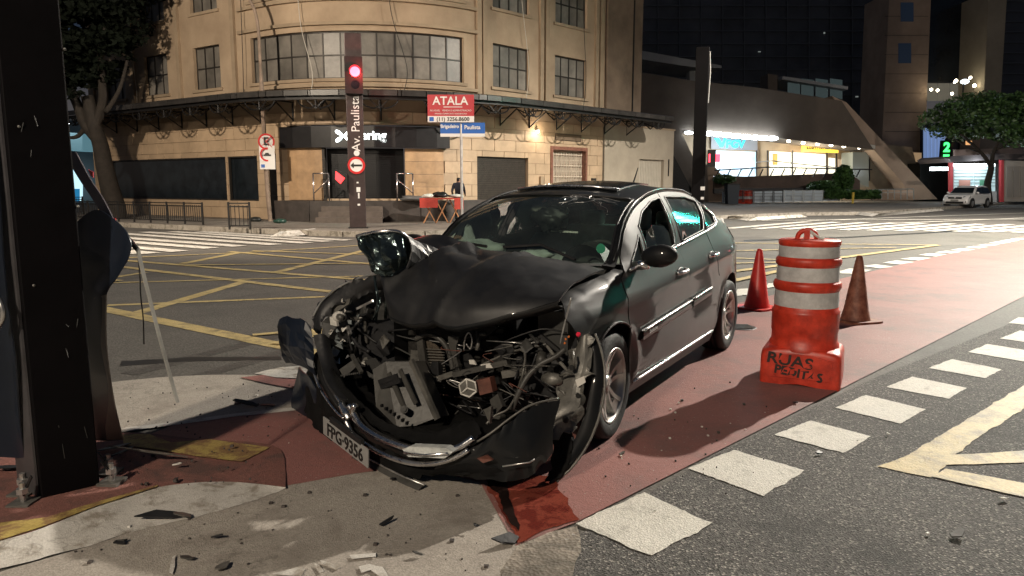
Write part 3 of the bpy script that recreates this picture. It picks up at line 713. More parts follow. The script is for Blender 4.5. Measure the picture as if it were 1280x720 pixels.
# hand rails in front of the shop door
def hand_rail(s0, s1, o, label):
    T = thing('hand_rail', label, 'railing', FV(s0, o, .93))
    for s in (s0, s1):
        MB().tube([FV(s, o, .93), FV(s, o, 1.95)], .028, 8).build('post', mat('steel_bright', (.55, .5, .5), .25, .9), T, True)
    MB().tube([FV(s0, o, 1.95), FV(s1, o, 1.95)], .024, 8).build('top_bar', MATS['steel_bright'], T, True)
    MB().tube([FV(s0 if 'left' in label else s1, o, 1.2), FV(s1 if 'left' in label else s0, o, 1.75)], .02, 8).build('brace', MATS['steel_bright'], T, True)
hand_rail(2.48, 3.05, .6, 'metal hand rail on the shop landing, left of the dark traffic pole')
hand_rail(5.4, 5.95, .6, 'metal hand rail on the shop landing, right of the dark traffic pole')

# low annex with pale garage door
an = thing('annex_building', 'low cream annex with a pale garage door beside the corner building', 'building', (*FP(21, 0), 0))
AH = [(20.05 + .0, 22.3, .15, 2.85)]
wall_mesh('wall', 17.15, 23.2, .15, 4.42, AH, mat('annex_plaster', (.38, .33, .26), .85, 0, .9, .12, bump=.2, bscale=9), an, off=.05, depth=.35)
wbox(MB(), 17.1, 23.25, -.4, .1, 4.42, 4.5).build('coping', M['stucco_trim'], an)
a, b = FP(23.2, .05), FP(17.1, .05); mb = MB(); mb.add([(a[0], a[1], .15), (a[0] - 5, a[1] + 5, .15), (a[0] - 5, a[1] + 5, 4.42), (a[0], a[1], 4.42)], [(0, 1, 2, 3)])
mb.add([(a[0], a[1], 4.41), (a[0] - 5, a[1] + 5, 4.41), (b[0] - 5, b[1] + 5, 4.41), (b[0], b[1], 4.41)], [(0, 1, 2, 3)]).build('side_wall', MATS['annex_plaster'], an)
gd = wbox(MB(), 20.05, 22.3, -.16, -.12, .15, 2.85).build('garage_door', mat('pale_garage', (.46, .42, .35), .6, 0, 3, .08), an)
mb = MB()
for k in range(15): wbox(mb, 20.1 + k * .147, 20.12 + k * .147, -.119, -.10, .17, 2.83)
mb.build('door_rib', MATS['pale_garage'], an)
wbox(MB(), 22.7, 22.75, .06, .1, 2.0, 2.9).build('wall_pipe', M['black_metal'], an)

# ================================================================== STREET FURNITURE
M['post_black'] = mat('post_black', (.0028, .0022, .0028), .6, 0, 3, .4, bump=.05, spec=.12)
M['pole_brown'] = mat('pole_brown', (.048, .032, .031), .45, .2, 5, .2)
M['red_sign'] = mat('red_sign', (.42, .03, .04), .45); M['white_sign'] = mat('white_sign', (.72, .70, .68), .5)
M['blue_sign'] = mat('blue_sign', (.015, .11, .42), .45); M['ink'] = mat('black_ink', (.012, .012, .012), .5); M['bright_red'] = mat('bright_red', (.55, .02, .02), .45)
def disc(c, r, m, name, parent, n, d=.02, ring=None):
    "upright disc facing direction n"
    n = Vector((*n, 0)).normalized(); r_ = Vector((-n.y, n.x, 0)); c = Vector(c)
    P = [c + (r_ * math.cos(2 * PI * k / 24) + Vector((0, 0, 1)) * math.sin(2 * PI * k / 24)) * r for k in range(24)]
    if ring:
        Q = [c + (p - c) * (ring / r) for p in P]; mb = MB()
        for k in range(24):
            j = (k + 1) % 24; mb.hexa([P[k], P[j], P[j] - n * d, P[k] - n * d, Q[k], Q[j], Q[j] - n * d, Q[k] - n * d])
        return mb.build(name, m, parent)
    return MB().prism(P, -n * d).build(name, m, parent)
def signal_pole(x, y, label, h=6.4, w=.52, lettering=True, group=None):
    T = thing('traffic_light_pole', label, 'traffic light', (x, y, .15)); ang = math.atan2(-x, y)  # faces the camera side
    T.rotation_euler = (0, 0, ang)
    mod_bevel(MB().box((-w / 2, -.12, 0), (w / 2, .12, h)).build('pole', M['pole_brown'] if 'lettered' in label else M['post_black'], T, world=False), .02)
    MB().box((-w / 2 - .05, -.2, 0), (w / 2 + .05, .2, .03)).build('base_plate', M['black_metal'], T, world=False)
    return T
RL = mat('red_signal', (1, .05, .05), .4, emit=(1, .02, .03), estr=22)
tp = signal_pole(-4.93, 23.13, 'dark square traffic pole lettered Av. Paulista with a lit red signal', 6.0)
MB().box((-.27, -.42, 4.15), (.27, -.125, 5.25)).build('signal_housing', M['black_metal'], tp, world=False)
for k, z in enumerate((5.75,)): MB().lathe([(0, -.44), (.15, -.44), (.15, -.42)], (0.04, 0, z - .95), 20, 'y').build('red_light', RL, tp, world=False)
MB().lathe([(.15, -.43), (.17, -.62), (.18, -.62), (.16, -.43)], (0.04, 0, 4.80), 16, 'y', a0=0, a1=PI).build('visor', M['black_metal'], tp, world=False)
MB().lathe([(0, -.43), (.13, -.43), (.13, -.42)], (0.04, 0, 4.42), 20, 'y').build('dark_lens', M['dark_glass'], tp, world=False)
lamp('red_signal_light', (-4.55, 22.3, 4.95), 40, (1, .05, .05), .1)
mtx = frame_mtx((0.02, -.128, 3.27), (0, 0, 1), (-1, 0, 0)); text('pole_lettering', 'Av. Paulista', .37, mat('letter_white', (.75, .72, .7), .5), tp, mtx, .003)
MB().lathe([(0, -.135), (.09, -.135), (.09, -.12)], (.02, 0, 2.36), 16, 'y').build('white_dot', M['white_sign'], tp, world=False)
MB().lathe([(0, -.15), (.26, -.15), (.26, -.125)], (.0, 0, 1.98), 24, 'y').build('round_sign', M['white_sign'], tp, world=False)
MB().lathe([(.20, -.158), (.27, -.158), (.27, -.125), (.20, -.15)], (0, 0, 1.98), 24, 'y').build('sign_ring', M['bright_red'], tp, world=False)
MB().prism([(-0.18, -.158, 1.98), (-0.08, -.158, 2.07), (-0.08, -.158, 2.01), (0.17, -.158, 2.01), (0.17, -.158, 1.95), (-0.08, -.158, 1.95), (-0.08, -.158, 1.89)], (0, .006, 0)).build('arrow_mark', M['ink'], tp, world=False)
for a, b, c, d in ((-.02, 1.15, .1, 1.3), (.02, .95, .07, 1.12), (0, .72, .08, .78), (-.01, 1.42, .05, 1.47)): MB().box((a, -.131, b), (c, -.122, d)).build('torn_sticker', M['white_sign'], tp, world=False)
# small pedestrian signal hung on its left
MB().box((-.62, -.16, 1.3), (-.27, .1, 1.36)).build('signal_arm', M['black_metal'], tp, world=False)
MB().hexa([(-.66, -.22, 1.35), (-.30, -.3, 1.15), (-.28, .1, 1.15), (-.62, .1, 1.35), (-.66, -.22, 1.86), (-.30, -.3, 1.70), (-.28, .1, 1.70), (-.62, .1, 1.86)]).build('pedestrian_signal', M['black_metal'], tp, world=False)
MB().add([(-.66, -.24, 1.55), (-.50, -.28, 1.40), (-.36, -.31, 1.58), (-.64, -.24, 1.80)], [(0, 1, 2, 3)]).build('red_pedestrian_light', mat('red_ped', (1, .05, .05), .4, emit=(1, .04, .05), estr=1.6), tp, world=False)
# dark pole at right
p = W(872, 250, 24.0)
tp2 = signal_pole(p[0], p[1], 'plain black square pole behind the wrecked car, with a small red signal low down', 5.75, .42)
MB().tube([(.22, -.05, 4.0), (.25, -.06, 5.0), (.22, -.05, 5.6)], .018, 6).build('cable', mat('cable_grey', (.4, .38, .36), .5), tp2, world=False)
MB().box((.26, -.28, 1.95), (.52, .05, 2.5)).build('signal_housing', M['black_metal'], tp2, world=False)
MB().add([(.30, -.29, 2.1), (.66, -.22, 2.1), (.66, -.22, 2.36), (.30, -.29, 2.36)], [(0, 1, 2, 3)]).build('red_light', mat('red_ped2', (1, .05, .05), .4, emit=(1, .04, .08), estr=3), tp2, world=False)
MB().box((.08, -.125, 1.2), (.22, -.12, 1.32)).build('sticker', M['white_sign'], tp2, world=False); MB().box((.10, -.125, .9), (.2, -.12, .98)).build('sticker', M['white_sign'], tp2, world=False)
# street name sign
q = (-1.62, 23.4)
sp = thing('street_name_sign', 'grey pole with blue street name plates and a red estate agent board', 'sign', (q[0], q[1], .02))
MB().tube([(0, 0, 0), (0, 0, 3.42)], .045, 10).build('pole', mat('galvanised', (.45, .43, .42), .4, .6, 6, .15), sp, world=False)
MB().box((-.66, -.03, 3.02), (-.015, -.012, 3.50)).build('street_name_plate', M['blue_sign'], sp, world=False)
MB().box((.015, -.034, 3.02), (.76, -.016, 3.46)).build('street_name_plate', M['blue_sign'], sp, world=False)
MB().box((-.66, -.036, 3.02), (-.015, -.030, 3.12)).build('plate_strip', M['white_sign'], sp, world=False); MB().box((.015, -.04, 3.02), (.76, -.0345, 3.12)).build('plate_strip', M['white_sign'], sp, world=False)
text('plate_lettering', 'Brigadeiro', .155, M['white_sign'], sp, frame_mtx((-.36, -.034, 3.34), (1, 0, 0), (0, 0, 1)), .002, bold=.004, sx=.9); text('plate_lettering', 'Paulista', .17, M['white_sign'], sp, frame_mtx((.36, -.038, 3.31), (1, 0, 0), (0, 0, 1)), .002, bold=.004)
bb = MB().box((-1.05, -.06, 3.47), (.42, -.04, 4.32)).build('agent_board', M['red_sign'], sp, world=False)
MB().box((-1.05, -.066, 3.47), (.42, -.0605, 3.66)).build('board_strip', M['white_sign'], sp, world=False)
text('board_lettering', 'ATALA', .36, M['white_sign'], sp, frame_mtx((-.33, -.064, 4.12), (1, 0, 0), (0, 0, 1)), .002, bold=.006)
MB().box((-.55, -.066, 3.93), (.05, -.061, 3.95)).build('board_line', M['white_sign'], sp, world=False)
text('board_lettering', 'ALUGUEL   VENDA E ADMINISTRACAO', .075, M['white_sign'], sp, frame_mtx((-.32, -.064, 3.83), (1, 0, 0), (0, 0, 1)), .001); text('board_lettering', 'IMOVEIS COMERCIAIS E RESIDENCIAIS', .06, M['white_sign'], sp, frame_mtx((-.32, -.064, 3.73), (1, 0, 0), (0, 0, 1)), .001)
text('board_lettering', '(11) 3256.8600', .17, M['ink'], sp, frame_mtx((-.25, -.068, 3.56), (1, 0, 0), (0, 0, 1)), .002, bold=.003); MB().box((-1.0, -.07, 3.50), (-.86, -.066, 3.63)).build('board_symbol', M['blue_sign'], sp, world=False)
# leaning concrete pole with parking signs and lamp arm
lp = W(338, 277, 27.6)
pp = thing('utility_pole', 'slender weathered pole with a lamp arm and two round no parking signs', 'pole', (lp[0], lp[1], .15))
def PW(x, y): q = W(x, y, 27.6); return q
MB().tube(smooth_path([(*lp[:2], .15), PW(334, 235), PW(330, 165), PW(326, 90), PW(322, 30), PW(312, 0), (-10.2, 27.2, 9.1), (-10.0, 25.2, 9.6), (-9.6, 23.2, 9.55)], 4), [.085] * 12 + [.06] * 21, 8).build('pole', mat('weathered_pole', (.23, .17, .13), .8, 0, 3, .3), pp)
MB().box((-9.85, 22.2, 9.42), (-9.4, 23.2, 9.6)).build('lamp_head', M['black_metal'], pp)
MB().box((-9.8, 22.25, 9.405), (-9.45, 22.9, 9.418)).build('lamp_lens', mat('lamp_lens', (1, 1, 1), .5, emit=(1, .85, .62), estr=12), pp)
cN = (0.35, -1)
def at27(x, y): q = W(x, y, 27.35); return q
disc(at27(333, 177), .29, M['white_sign'], 'round_sign', pp, cN); disc(Vector(at27(333, 177)) + Vector((0, -.01, 0)), .30, M['bright_red'], 'sign_ring', pp, cN, .03, .235)
c = Vector(at27(333, 177)) + Vector((0, -.03, 0)); MB().beam(c + Vector((-.2, 0, .2)), c + Vector((.2, 0, -.2)), .05, .02).beam(c + Vector((-.2, 0.002, -.2)), c + Vector((.2, .002, .2)), .05, .02).build('sign_cross', M['bright_red'], pp)
text('sign_letter', 'E', .4, M['ink'], pp, rel(pp, frame_mtx(c + Vector((0, -.012, 0)), (1, .35, 0), (0, 0, 1))), .002, bold=.01)
a = at27(334, 198); MB().box((a[0] - .29, a[1] + .005, a[2] - .40), (a[0] + .29, a[1] + .02, a[2] + .47)).build('sign_panel', M['white_sign'], pp)
disc(Vector(at27(334, 193)) + Vector((0, -.005, 0)), .26, M['bright_red'], 'sign_ring', pp, cN, .012, .20)
c = Vector(at27(334, 193)) + Vector((0, -.012, 0)); MB().prism([c + Vector(q) for q in ((-.14, 0, -.06), (.14, 0, -.06), (.14, 0, .0), (.08, 0, .0), (.05, 0, .06), (-.06, 0, .06), (-.09, 0, 0), (-.14, 0, 0))], (0, .006, 0)).build('tow_truck_mark', M['ink'], pp)
MB().box((a[0] - .24, a[1] - .002, a[2] - .34), (a[0] - .10, a[1] + .004, a[2] - .22)).build('symbol', M['blue_sign'], pp)

# black railings on the far pavement
def fence(A, B, h, label):
    T = thing('fence', label, 'fence', (A[0], A[1], .15)); A, B = Vector((*A, .15)), Vector((*B, .15)); d = B - A; n = max(1, round(d.length / .95))
    for k in range(n + 1): MB().beam(A + d * k / n, A + d * k / n + Vector((0, 0, h)), .05).build('post', M['black_metal'], T)
    for z in (h - .04, .12, h - .14): MB().beam(A + Vector((0, 0, z)), B + Vector((0, 0, z)), .035).build('rail', M['black_metal'], T)
    mb = MB(); m = int(d.length / .11)
    for k in range(m): q = A + d * (k + .5) / m; mb.beam(q + Vector((0, 0, .12)), q + Vector((0, 0, h - .1)), .018)
    o = mb.build('bars', M['black_metal'], T); o['kind'] = 'stuff'
fence(G(60, 278)[:2], G(254, 281, .15)[:2], .78, 'long black pavement railing below the dark shop window, left')
fence(G(287, 287, .15)[:2], G(313, 287, .15)[:2], .85, 'short single black railing panel near the utility pole')
# rubbish bags by the pole
M['bag'] = mat('black_bag', (.018, .02, .02), .35, 0, 6, .3, bump=.6, bscale=10)
for i, (x, y, r, lb) in enumerate(((318, 277, .20, 'black rubbish bag on the pavement left of the utility pole'), (349, 279, .18, 'dark green rubbish bag on the pavement right of the utility pole'),)):
    g = G(x, y, .15); mb = MB().ball((0, 0, 0), r, 14, 9, (1.3, 1, .5)); mb.v = [tuple(Vector(v) * (1 + .35 * noise.noise(Vector(v) * 3.1 + Vector((i * 5, 0, 0))))) for v in mb.v]
    o = obj('rubbish_bag', [(v[0] + g[0], v[1] + g[1], max(.0, v[2] + r * .42) + .15) for v in mb.v], mb.f, M['bag'] if i != 1 else mat('green_bag', (.02, .06, .045), .4), None, True); tag(o, lb, 'rubbish bag')

# ================================================================== TREES
M['bark'] = mat('bark', (.022, .017, .013), .9, 0, 4, .35, bump=.8, bscale=12)
M['leaf'] = mat('leaves', (.035, .085, .022), .55, 0, 1.2, .45, col2=(.06, .13, .03)); M['leaf_unlit'] = mat('unlit_leaves', (.004, .006, .0035), .8, 0, .8, .45, spec=.1)  # second leaf colour nearly black: the crown's lack of light put into it
def tree(name, label, base, limbs, blobs, nleaf, m, size=.16, seed=1, group=None):
    T = thing(name, label, 'tree', base, 0, group); rr = random.Random(seed)
    mb = MB()
    for pts, r0, r1 in limbs:
        sp_ = smooth_path(pts, 5); n = len(sp_)
        sp_ = [p + Vector((noise.noise(p * .9) * .1, noise.noise(p * .9 + Vector((9, 0, 0))) * .1, 0)) for p in sp_]
        mb.tube(sp_, [r0 + (r1 - r0) * k / (n - 1) for k in range(n)], 9)
    mb.build('trunk', M['bark'], T, smooth=True)
    V = []; Fc = []
    tot = sum(b[1] * b[2] for b in blobs)
    for c, rx, rz in [(Vector(b[0]), b[1], b[2]) for b in blobs]:
        n = int(nleaf * rx * rz / tot)
        for _ in range(n):
            d = Vector((rr.gauss(0, 1), rr.gauss(0, 1), rr.gauss(0, 1))).normalized() * (rr.random() ** .45)
            p = c + Vector((d.x * rx, d.y * rx, d.z * rz))
            if noise.noise(p * 1.1 + Vector((seed, 0, 0))) < -.04: continue
            a = Vector((rr.gauss(0, 1), rr.gauss(0, 1), rr.gauss(0, .6))).normalized(); b = a.orthogonal().normalized(); s = size * rr.uniform(.6, 1.4)
            b = (b * math.cos(rr.random() * 6) + a.cross(b) * math.sin(rr.random() * 6)).normalized()
            k = len(V); V += [p - a * s, p + b * s * .5, p + a * s, p - b * s * .5]; Fc.append((k, k + 1, k + 2, k + 3))
    o = obj('crown', V, Fc, m, T); return T
# broad tree on the right by the kiosk
def at(x, y, Y): return Vector(W(x, y, Y))
Yt = 54
tree('street_tree', 'broad flat-topped green tree beside the news kiosk at far right', G(1234, 255, .15)[:2] + (.15,) if 0 else (at(1234, 255, Yt).x, Yt, .15),
     [([(at(1236, 255, Yt).x, Yt, .1), at(1235, 230, Yt), at(1238, 208, Yt)], .28, .2), ([at(1238, 212, Yt), at(1232, 196, Yt), at(1215, 180, Yt), at(1200, 168, Yt - 1)], .16, .07), ([at(1238, 210, Yt), at(1243, 190, Yt), at(1250, 172, Yt), at(1262, 160, Yt + 1)], .17, .07),
      ([at(1225, 190, Yt), at(1206, 182, Yt), at(1190, 170, Yt + 1)], .09, .04), ([at(1244, 188, Yt), at(1262, 178, Yt), at(1280, 165, Yt)], .1, .05)],
     [(at(1178, 150, Yt), 1.7, .95), (at(1200, 140, Yt - 1), 2.0, 1.0), (at(1222, 132, Yt), 2.2, 1.1), (at(1250, 140, Yt + 1), 2.2, 1.2), (at(1285, 136, Yt), 2.4, 1.3), (at(1240, 160, Yt - 1), 1.9, .8), (at(1205, 165, Yt + 1), 1.6, .75), (at(1275, 170, Yt), 2.0, .9), (at(1310, 160, Yt), 2.4, 1.3), (at(1265, 125, Yt + 2), 1.8, .6), (at(1180, 165, Yt), 1.0, .5)], 19000, M['leaf'], .15, 3)
# dark tree at the left end of the corner building
Yl = 30
tree('street_tree', 'dark tall tree with a leaning trunk in front of the building at far left', (at(142, 270, Yl).x, Yl, .15),
     [([(at(146, 278, Yl).x, Yl, .1), at(140, 245, Yl), at(130, 205, Yl), at(122, 165, Yl), at(108, 120, Yl)], .42, .24), ([at(124, 175, Yl), at(106, 150, Yl), at(88, 110, Yl), at(70, 60, Yl)], .26, .12), ([at(120, 165, Yl), at(128, 120, Yl), at(126, 70, Yl), at(140, 10, Yl)], .2, .1), ([at(116, 150, Yl), at(98, 170, Yl), at(84, 172, Yl)], .12, .05), ([at(132, 140, Yl), at(150, 110, Yl), at(160, 70, Yl)], .1, .05)],
     [(at(100, 40, Yl), 1.9, 2.2), (at(70, 80, Yl - 1), 1.4, 1.4), (at(140, 20, Yl), 1.5, 1.7), (at(115, 80, Yl + .5), 1.3, 1.0), (at(60, 10, Yl), 2.2, 2.2), (at(150, -30, Yl), 1.8, 1.6), (at(90, -60, Yl), 2.8, 1.6), (at(145, 60, Yl), .8, .7)], 24000, M['leaf_unlit'], .15, 11)

# ================================================================== FAR RIGHT: institute building, towers
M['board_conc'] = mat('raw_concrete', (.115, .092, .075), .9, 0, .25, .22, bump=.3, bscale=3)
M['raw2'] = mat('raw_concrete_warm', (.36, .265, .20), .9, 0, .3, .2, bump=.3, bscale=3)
M['night_glass'] = mat('night_glass', (.012, .016, .022), .15, 0, .3, .4)
def wpoly(name, pts, Y, th, m, parent): return MB().prism([W(x, y, Y) for x, y in pts], (0, th, 0)).build(name, m, parent)
Yb = 62.0
fg = thing('institute_building', 'massive raw concrete building with slanted legs over a brightly lit bank front', 'building', (at(980, 255, Yb).x, Yb, .15))
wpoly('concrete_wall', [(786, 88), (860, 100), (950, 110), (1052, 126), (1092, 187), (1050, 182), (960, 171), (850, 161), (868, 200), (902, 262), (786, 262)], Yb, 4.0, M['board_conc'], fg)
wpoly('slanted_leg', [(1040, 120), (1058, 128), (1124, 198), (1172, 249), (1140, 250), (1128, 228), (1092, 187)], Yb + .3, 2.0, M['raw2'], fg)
wpoly('slanted_leg', [(884, 205), (893, 208), (935, 256), (886, 258)], Yb - 2, 1.6, M['raw2'], fg)
wpoly('slanted_leg', [(840, 190), (876, 258), (842, 259)], Yb - 1.0, .8, M['black_metal'], fg)
wpoly('roof_canopy', [(786, 60), (800, 63), (860, 74), (902, 82), (902, 85), (868, 84), (800, 74), (786, 70)], Yb + 3, 6, mat('pale_roof', (.30, .31, .32), .8, 0, .5, .1), fg)
wpoly('roof_pier', [(862, 82), (876, 84), (876, 104), (862, 102)], Yb + 5, 1.2, MATS['pale_roof'], fg)
wpoly('roof_canopy', [(978, 95), (1060, 108), (1060, 112), (978, 99)], Yb + 3, 5, MATS['pale_roof'], fg)
for x in (985, 1002, 1020, 1038): wpoly('roof_glazing', [(x, 98), (x + 15, 100), (x + 15, 124), (x, 120)], Yb + 4, .1, mat('night_glass_lit', (.03, .04, .045), .2, emit=(.10, .14, .14), estr=.22), fg)
wpoly('rooftop_block', [(960, 92), (972, 94), (972, 114), (960, 112)], Yb + 4, 2, M['board_conc'], fg)
# recessed shop fronts with soffit lamps
bw = thing('bank_front', 'brightly lit glass shop fronts recessed under the concrete building', 'shop front', (at(1000, 255, Yb + 5).x, Yb + 5, .15))
Yr = Yb + 5.5
wpoly('back_wall', [(850, 158), (1140, 184), (1160, 262), (850, 262)], Yr, .3, mat('tan_wall', (.42, .32, .22), .8, 0, .8, .15), bw)
MB().prism([W(846, 160.0, Yb + .1), W(1094, 186, Yb + .1), W(1094, 182, Yr), W(846, 152, Yr)], (0, 0, .3)).build('soffit', mat('pale_soffit', (.5, .47, .42), .8), bw)
LED = mat('led_screen', (.5, .6, .7), .4, emit=(.52, .80, .95), estr=.75); SHOP = mat('lit_interior', (.8, .8, .7), .6, emit=(1, .96, .80), estr=.72)
def led():
    "bright advertising screen: pale cyan with darker drawn shapes"
    m = MATS['led_screen']; nt = m.node_tree; N = nt.nodes; L = nt.links
    t = N.new('ShaderNodeTexCoord'); v = N.new('ShaderNodeTexVoronoi'); v.inputs['Scale'].default_value = .9; v.distance = 'CHEBYCHEV'; L.new(t.outputs['Object'], v.inputs['Vector'])
    r = N.new('ShaderNodeValToRGB'); r.color_ramp.elements[0].color = (.25, .50, .68, 1); r.color_ramp.elements[1].color = (.75, .95, 1, 1); r.color_ramp.elements[0].position = .1; r.color_ramp.elements[1].position = .5
    L.new(v.outputs['Distance'], r.inputs[0]); L.new(r.outputs[0], N['Principled BSDF'].inputs['Emission Color'])
led()
wpoly('advert_screen', [(889, 188), (945, 190), (945, 221), (889, 219)], Yr - .4, .2, LED, bw)
wpoly('sign_panel', [(889, 168), (947, 173), (947, 188), (889, 186)], Yr - .5, .2, mat('grey_panel', (.28, .28, .30), .6), bw)
M['teal'] = mat('teal_sign', (.05, .5, .6), .4, emit=(.02, .55, .72), estr=1.6)
q = W(919, 180.5, Yr - .6); text('institute_lettering', 'FGV', .95, M['teal'], bw, rel(bw, frame_mtx(q, (1, 0, 0), (0, 0, 1))), .05, bold=.03)
wpoly('emblem', [(893, 173), (899, 173), (903, 179), (905, 173), (908, 173), (904, 184), (900, 184)], Yr - .6, .05, M['teal'], bw)
for a, b in (((962, 189), (990, 190.5)), ((992, 190.5), (1032, 193))):
    wpoly('lit_window', [a, b, (b[0], 222), (a[0], 221)], Yr - .3, .1, SHOP, bw)
wpoly('lit_window', [(1036, 197), (1044, 198), (1044, 223), (1036, 223)], Yr - .3, .1, SHOP, bw); wpoly('lit_window', [(1048, 199), (1062, 200), (1062, 225), (1048, 225)], Yr - .3, .1, mat('lit_dim', (.6, .5, .4), .6, emit=(.8, .62, .42), estr=.35), bw)
wpoly('glass_box', [(1066, 190), (1086, 190), (1086, 234), (1066, 226)], Yb + 2, 2.2, mat('glass_box', (.12, .14, .13), .2, emit=(.35, .34, .26), estr=.12), bw)
for x in (960, 991, 1034, 1046, 1064, 1087, 887, 946): wpoly('mullion', [(x - .7, 188), (x + .7, 188), (x + .7, 226), (x - .7, 226)], Yr - .6, .15, M['win_frame'], bw)
wpoly('poster', [(966, 192), (972, 192), (972, 206), (966, 206)], Yr - .45, .06, mat('ochre_poster', (.6, .4, .1), .5), bw)
yb_ = mat('yellow_lit', (.9, .6, .05), .5, emit=(1, .62, .07), estr=1.1)
wpoly('bank_sign', [(1003, 180), (1048, 182), (1048, 191), (1003, 189)], Yb + 4, .3, yb_, bw)
q = W(1026, 185.5, Yb + 3.95); text('bank_lettering', 'BANCO DO BRASIL', .30, M['ink'], bw, rel(bw, frame_mtx(q, (1, 0, 0), (0, 0, 1))), .02, bold=.012)
GL = mat('lamp_white', (1, 1, 1), .5, emit=(.85, .95, 1), estr=13); GW = mat('lamp_warm', (1, 1, 1), .5, emit=(1, .88, .62), estr=16)
for k, (x, y) in enumerate([(861, 166), (886, 167), (898, 168), (909, 169), (920, 170), (932, 171), (944, 172), (954, 172.5), (965, 173)]):
    q = W(x, y, Yb - .3); T = tag(MB().ball((q[0], q[1], q[2]), .42 if k != 0 else .3, 12, 8, (1.25, 1, .45)).build('flood_lamp', GL, smooth=True), ['leftmost floodlight, alone left of the black pole under the concrete edge', 'floodlight half hidden by the black pole under the concrete edge', 'first white floodlight right of the black pole', 'second white floodlight right of the black pole', 'third white floodlight right of the black pole', 'fourth white floodlight right of the black pole', 'third from last white floodlight before the warm ceiling lamps', 'second from last white floodlight before the warm ceiling lamps', 'last white floodlight, next to the warm ceiling lamps'][k], 'lamp', 'white floodlights under the concrete edge')
for k, (x, y) in enumerate([(986, 175), (1004, 177), (1022, 178.5), (1039, 180), (1055, 181.5), (1074, 183)]):
    q = W(x, y, Yb + .5); tag(MB().ball((q[0], q[1], q[2] - .1), .17, 8, 5, (1, 1, .7)).build('soffit_lamp', GW, smooth=True), ['warm ceiling lamp nearest the white floodlights', 'warm ceiling lamp just left of the yellow bank sign', 'warm ceiling lamp above the left half of the yellow bank sign', 'warm ceiling lamp above the right half of the yellow bank sign', 'warm ceiling lamp just right of the yellow bank sign', 'rightmost warm ceiling lamp under the concrete edge'][k], 'lamp', 'warm ceiling lamps under the concrete edge')
lamp('flood_light', (at(920, 172, Yb).x, Yb + 1.2, at(920, 176, Yb).z - 1.0), 900, COOL, .6); lamp('soffit_light', (at(1030, 180, Yb).x, Yb + 2.5, at(1030, 182, Yb).z - 1.0), 450, (1, .86, .62), .6)
# raised forecourt: brown wall, rails, white low wall, steps
fc = thing('forecourt', 'raised forecourt with brown wall, metal rails and white low wall before the bank', 'forecourt', (at(980, 256, Yb - 6).x, Yb - 6, .15))
wpoly('ramp_wall', [(893, 222), (1062, 216), (1075, 226), (1075, 238), (893, 240)], Yb - 3, .4, mat('brown_wall', (.10, .065, .05), .7, 0, .7, .3), fc)
wpoly('low_wall', [(905, 240), (1042, 238), (1051, 251), (905, 253.5)], Yb - 6, .5, mat('white_low_wall', (.55, .62, .68), .7), fc)
wpoly('wall_base', [(893, 236), (1064, 234), (1064, 242), (893, 242)], Yb - 4.5, .5, M['black_metal'], fc)
mb = MB(); tb = [W(x, y, Yb - 4) for x, y in ((893, 213), (960, 209), (1090, 212))]; mb.tube(tb, .05, 6)
tb2 = [W(x, y, Yb - 4) for x, y in ((905, 214), (975, 209), (1015, 200), (1060, 209))]
for k in range(14): x = 900 + k * 13.5; mb.beam(W(x, 211, Yb - 4), W(x - 5, 221, Yb - 3.6), .07)
mb.build('upper_rail', M['black_metal'], fc)
MB().tube([W(x, y, Yb - 2.2) for x, y in ((945, 203), (965, 201), (1000, 205), (1060, 211))], .04, 6).build('glass_rail', mat('rail_grey', (.4, .42, .42), .4, .5), fc)
for k in range(10):
    x0 = 905 + k * 12.5; mb = MB()
    for xx in (x0, x0 + 11): mb.beam(W(xx, 237.5, Yb - 7.5), W(xx, 253, Yb - 7.5), .045)
    for yy in (238, 242, 246, 250): mb.beam(W(x0, yy, Yb - 7.5), W(x0 + 11, yy, Yb - 7.5), .025)
    mb.build('barrier_panel', MATS['rail_grey'] if k > 5 else M['black_metal'], fc)
for k in range(5): wpoly('step', [(1092 + k * 2, 248 - k * 2.6), (1142, 248 - k * 2.6), (1142, 250.5 - k * 2.6), (1092 + k * 2, 250.5 - k * 2.6)], Yb - 5 + k * .5, .5, M['raw2'], fc)
mb = MB()
for k in range(7): x = 1094 + k * 8; mb.beam(W(x, 236, Yb - 5.5), W(x, 249, Yb - 5.5), .06); 
mb.beam(W(1090, 237, Yb - 5.5), W(1142, 236, Yb - 5.5), .06); mb.beam(W(1090, 241, Yb - 5.5), W(1142, 240, Yb - 5.5), .04); mb.build('step_rail', MATS['rail_grey'], fc)
def bush(name, lb, c, rx, rz, n, seed, box=None):
    V = []; Fc = []; rr = random.Random(seed)
    for _ in range(n):
        if box: p = Vector((c[0] + rr.uniform(-box[0], box[0]), c[1] + rr.uniform(-box[1], box[1]), c[2] + rr.uniform(-box[2], box[2])))
        else: d = Vector((rr.gauss(0, 1), rr.gauss(0, 1), rr.gauss(0, 1))).normalized() * rr.random() ** .3; p = Vector(c) + Vector((d.x * rx, d.y * rx, d.z * rz))
        a = Vector((rr.gauss(0, 1), rr.gauss(0, 1), rr.gauss(0, 1))).normalized(); b = a.orthogonal(); s = .16; k = len(V); V += [p - a * s, p + b * s * .6, p + a * s, p - b * s * .6]; Fc.append((k, k + 1, k + 2, k + 3))
    tag(obj(name, V, Fc, M['leaf']), lb, 'bush')
bush('bush', 'tall rounded clipped bush in front of the bank windows', W(1054, 225, Yb - 5), .75, 1.15, 1500, 1); bush('bush', 'low spreading bush left of the tall clipped one', W(1030, 234, Yb - 5), 1.3, .5, 900, 2)
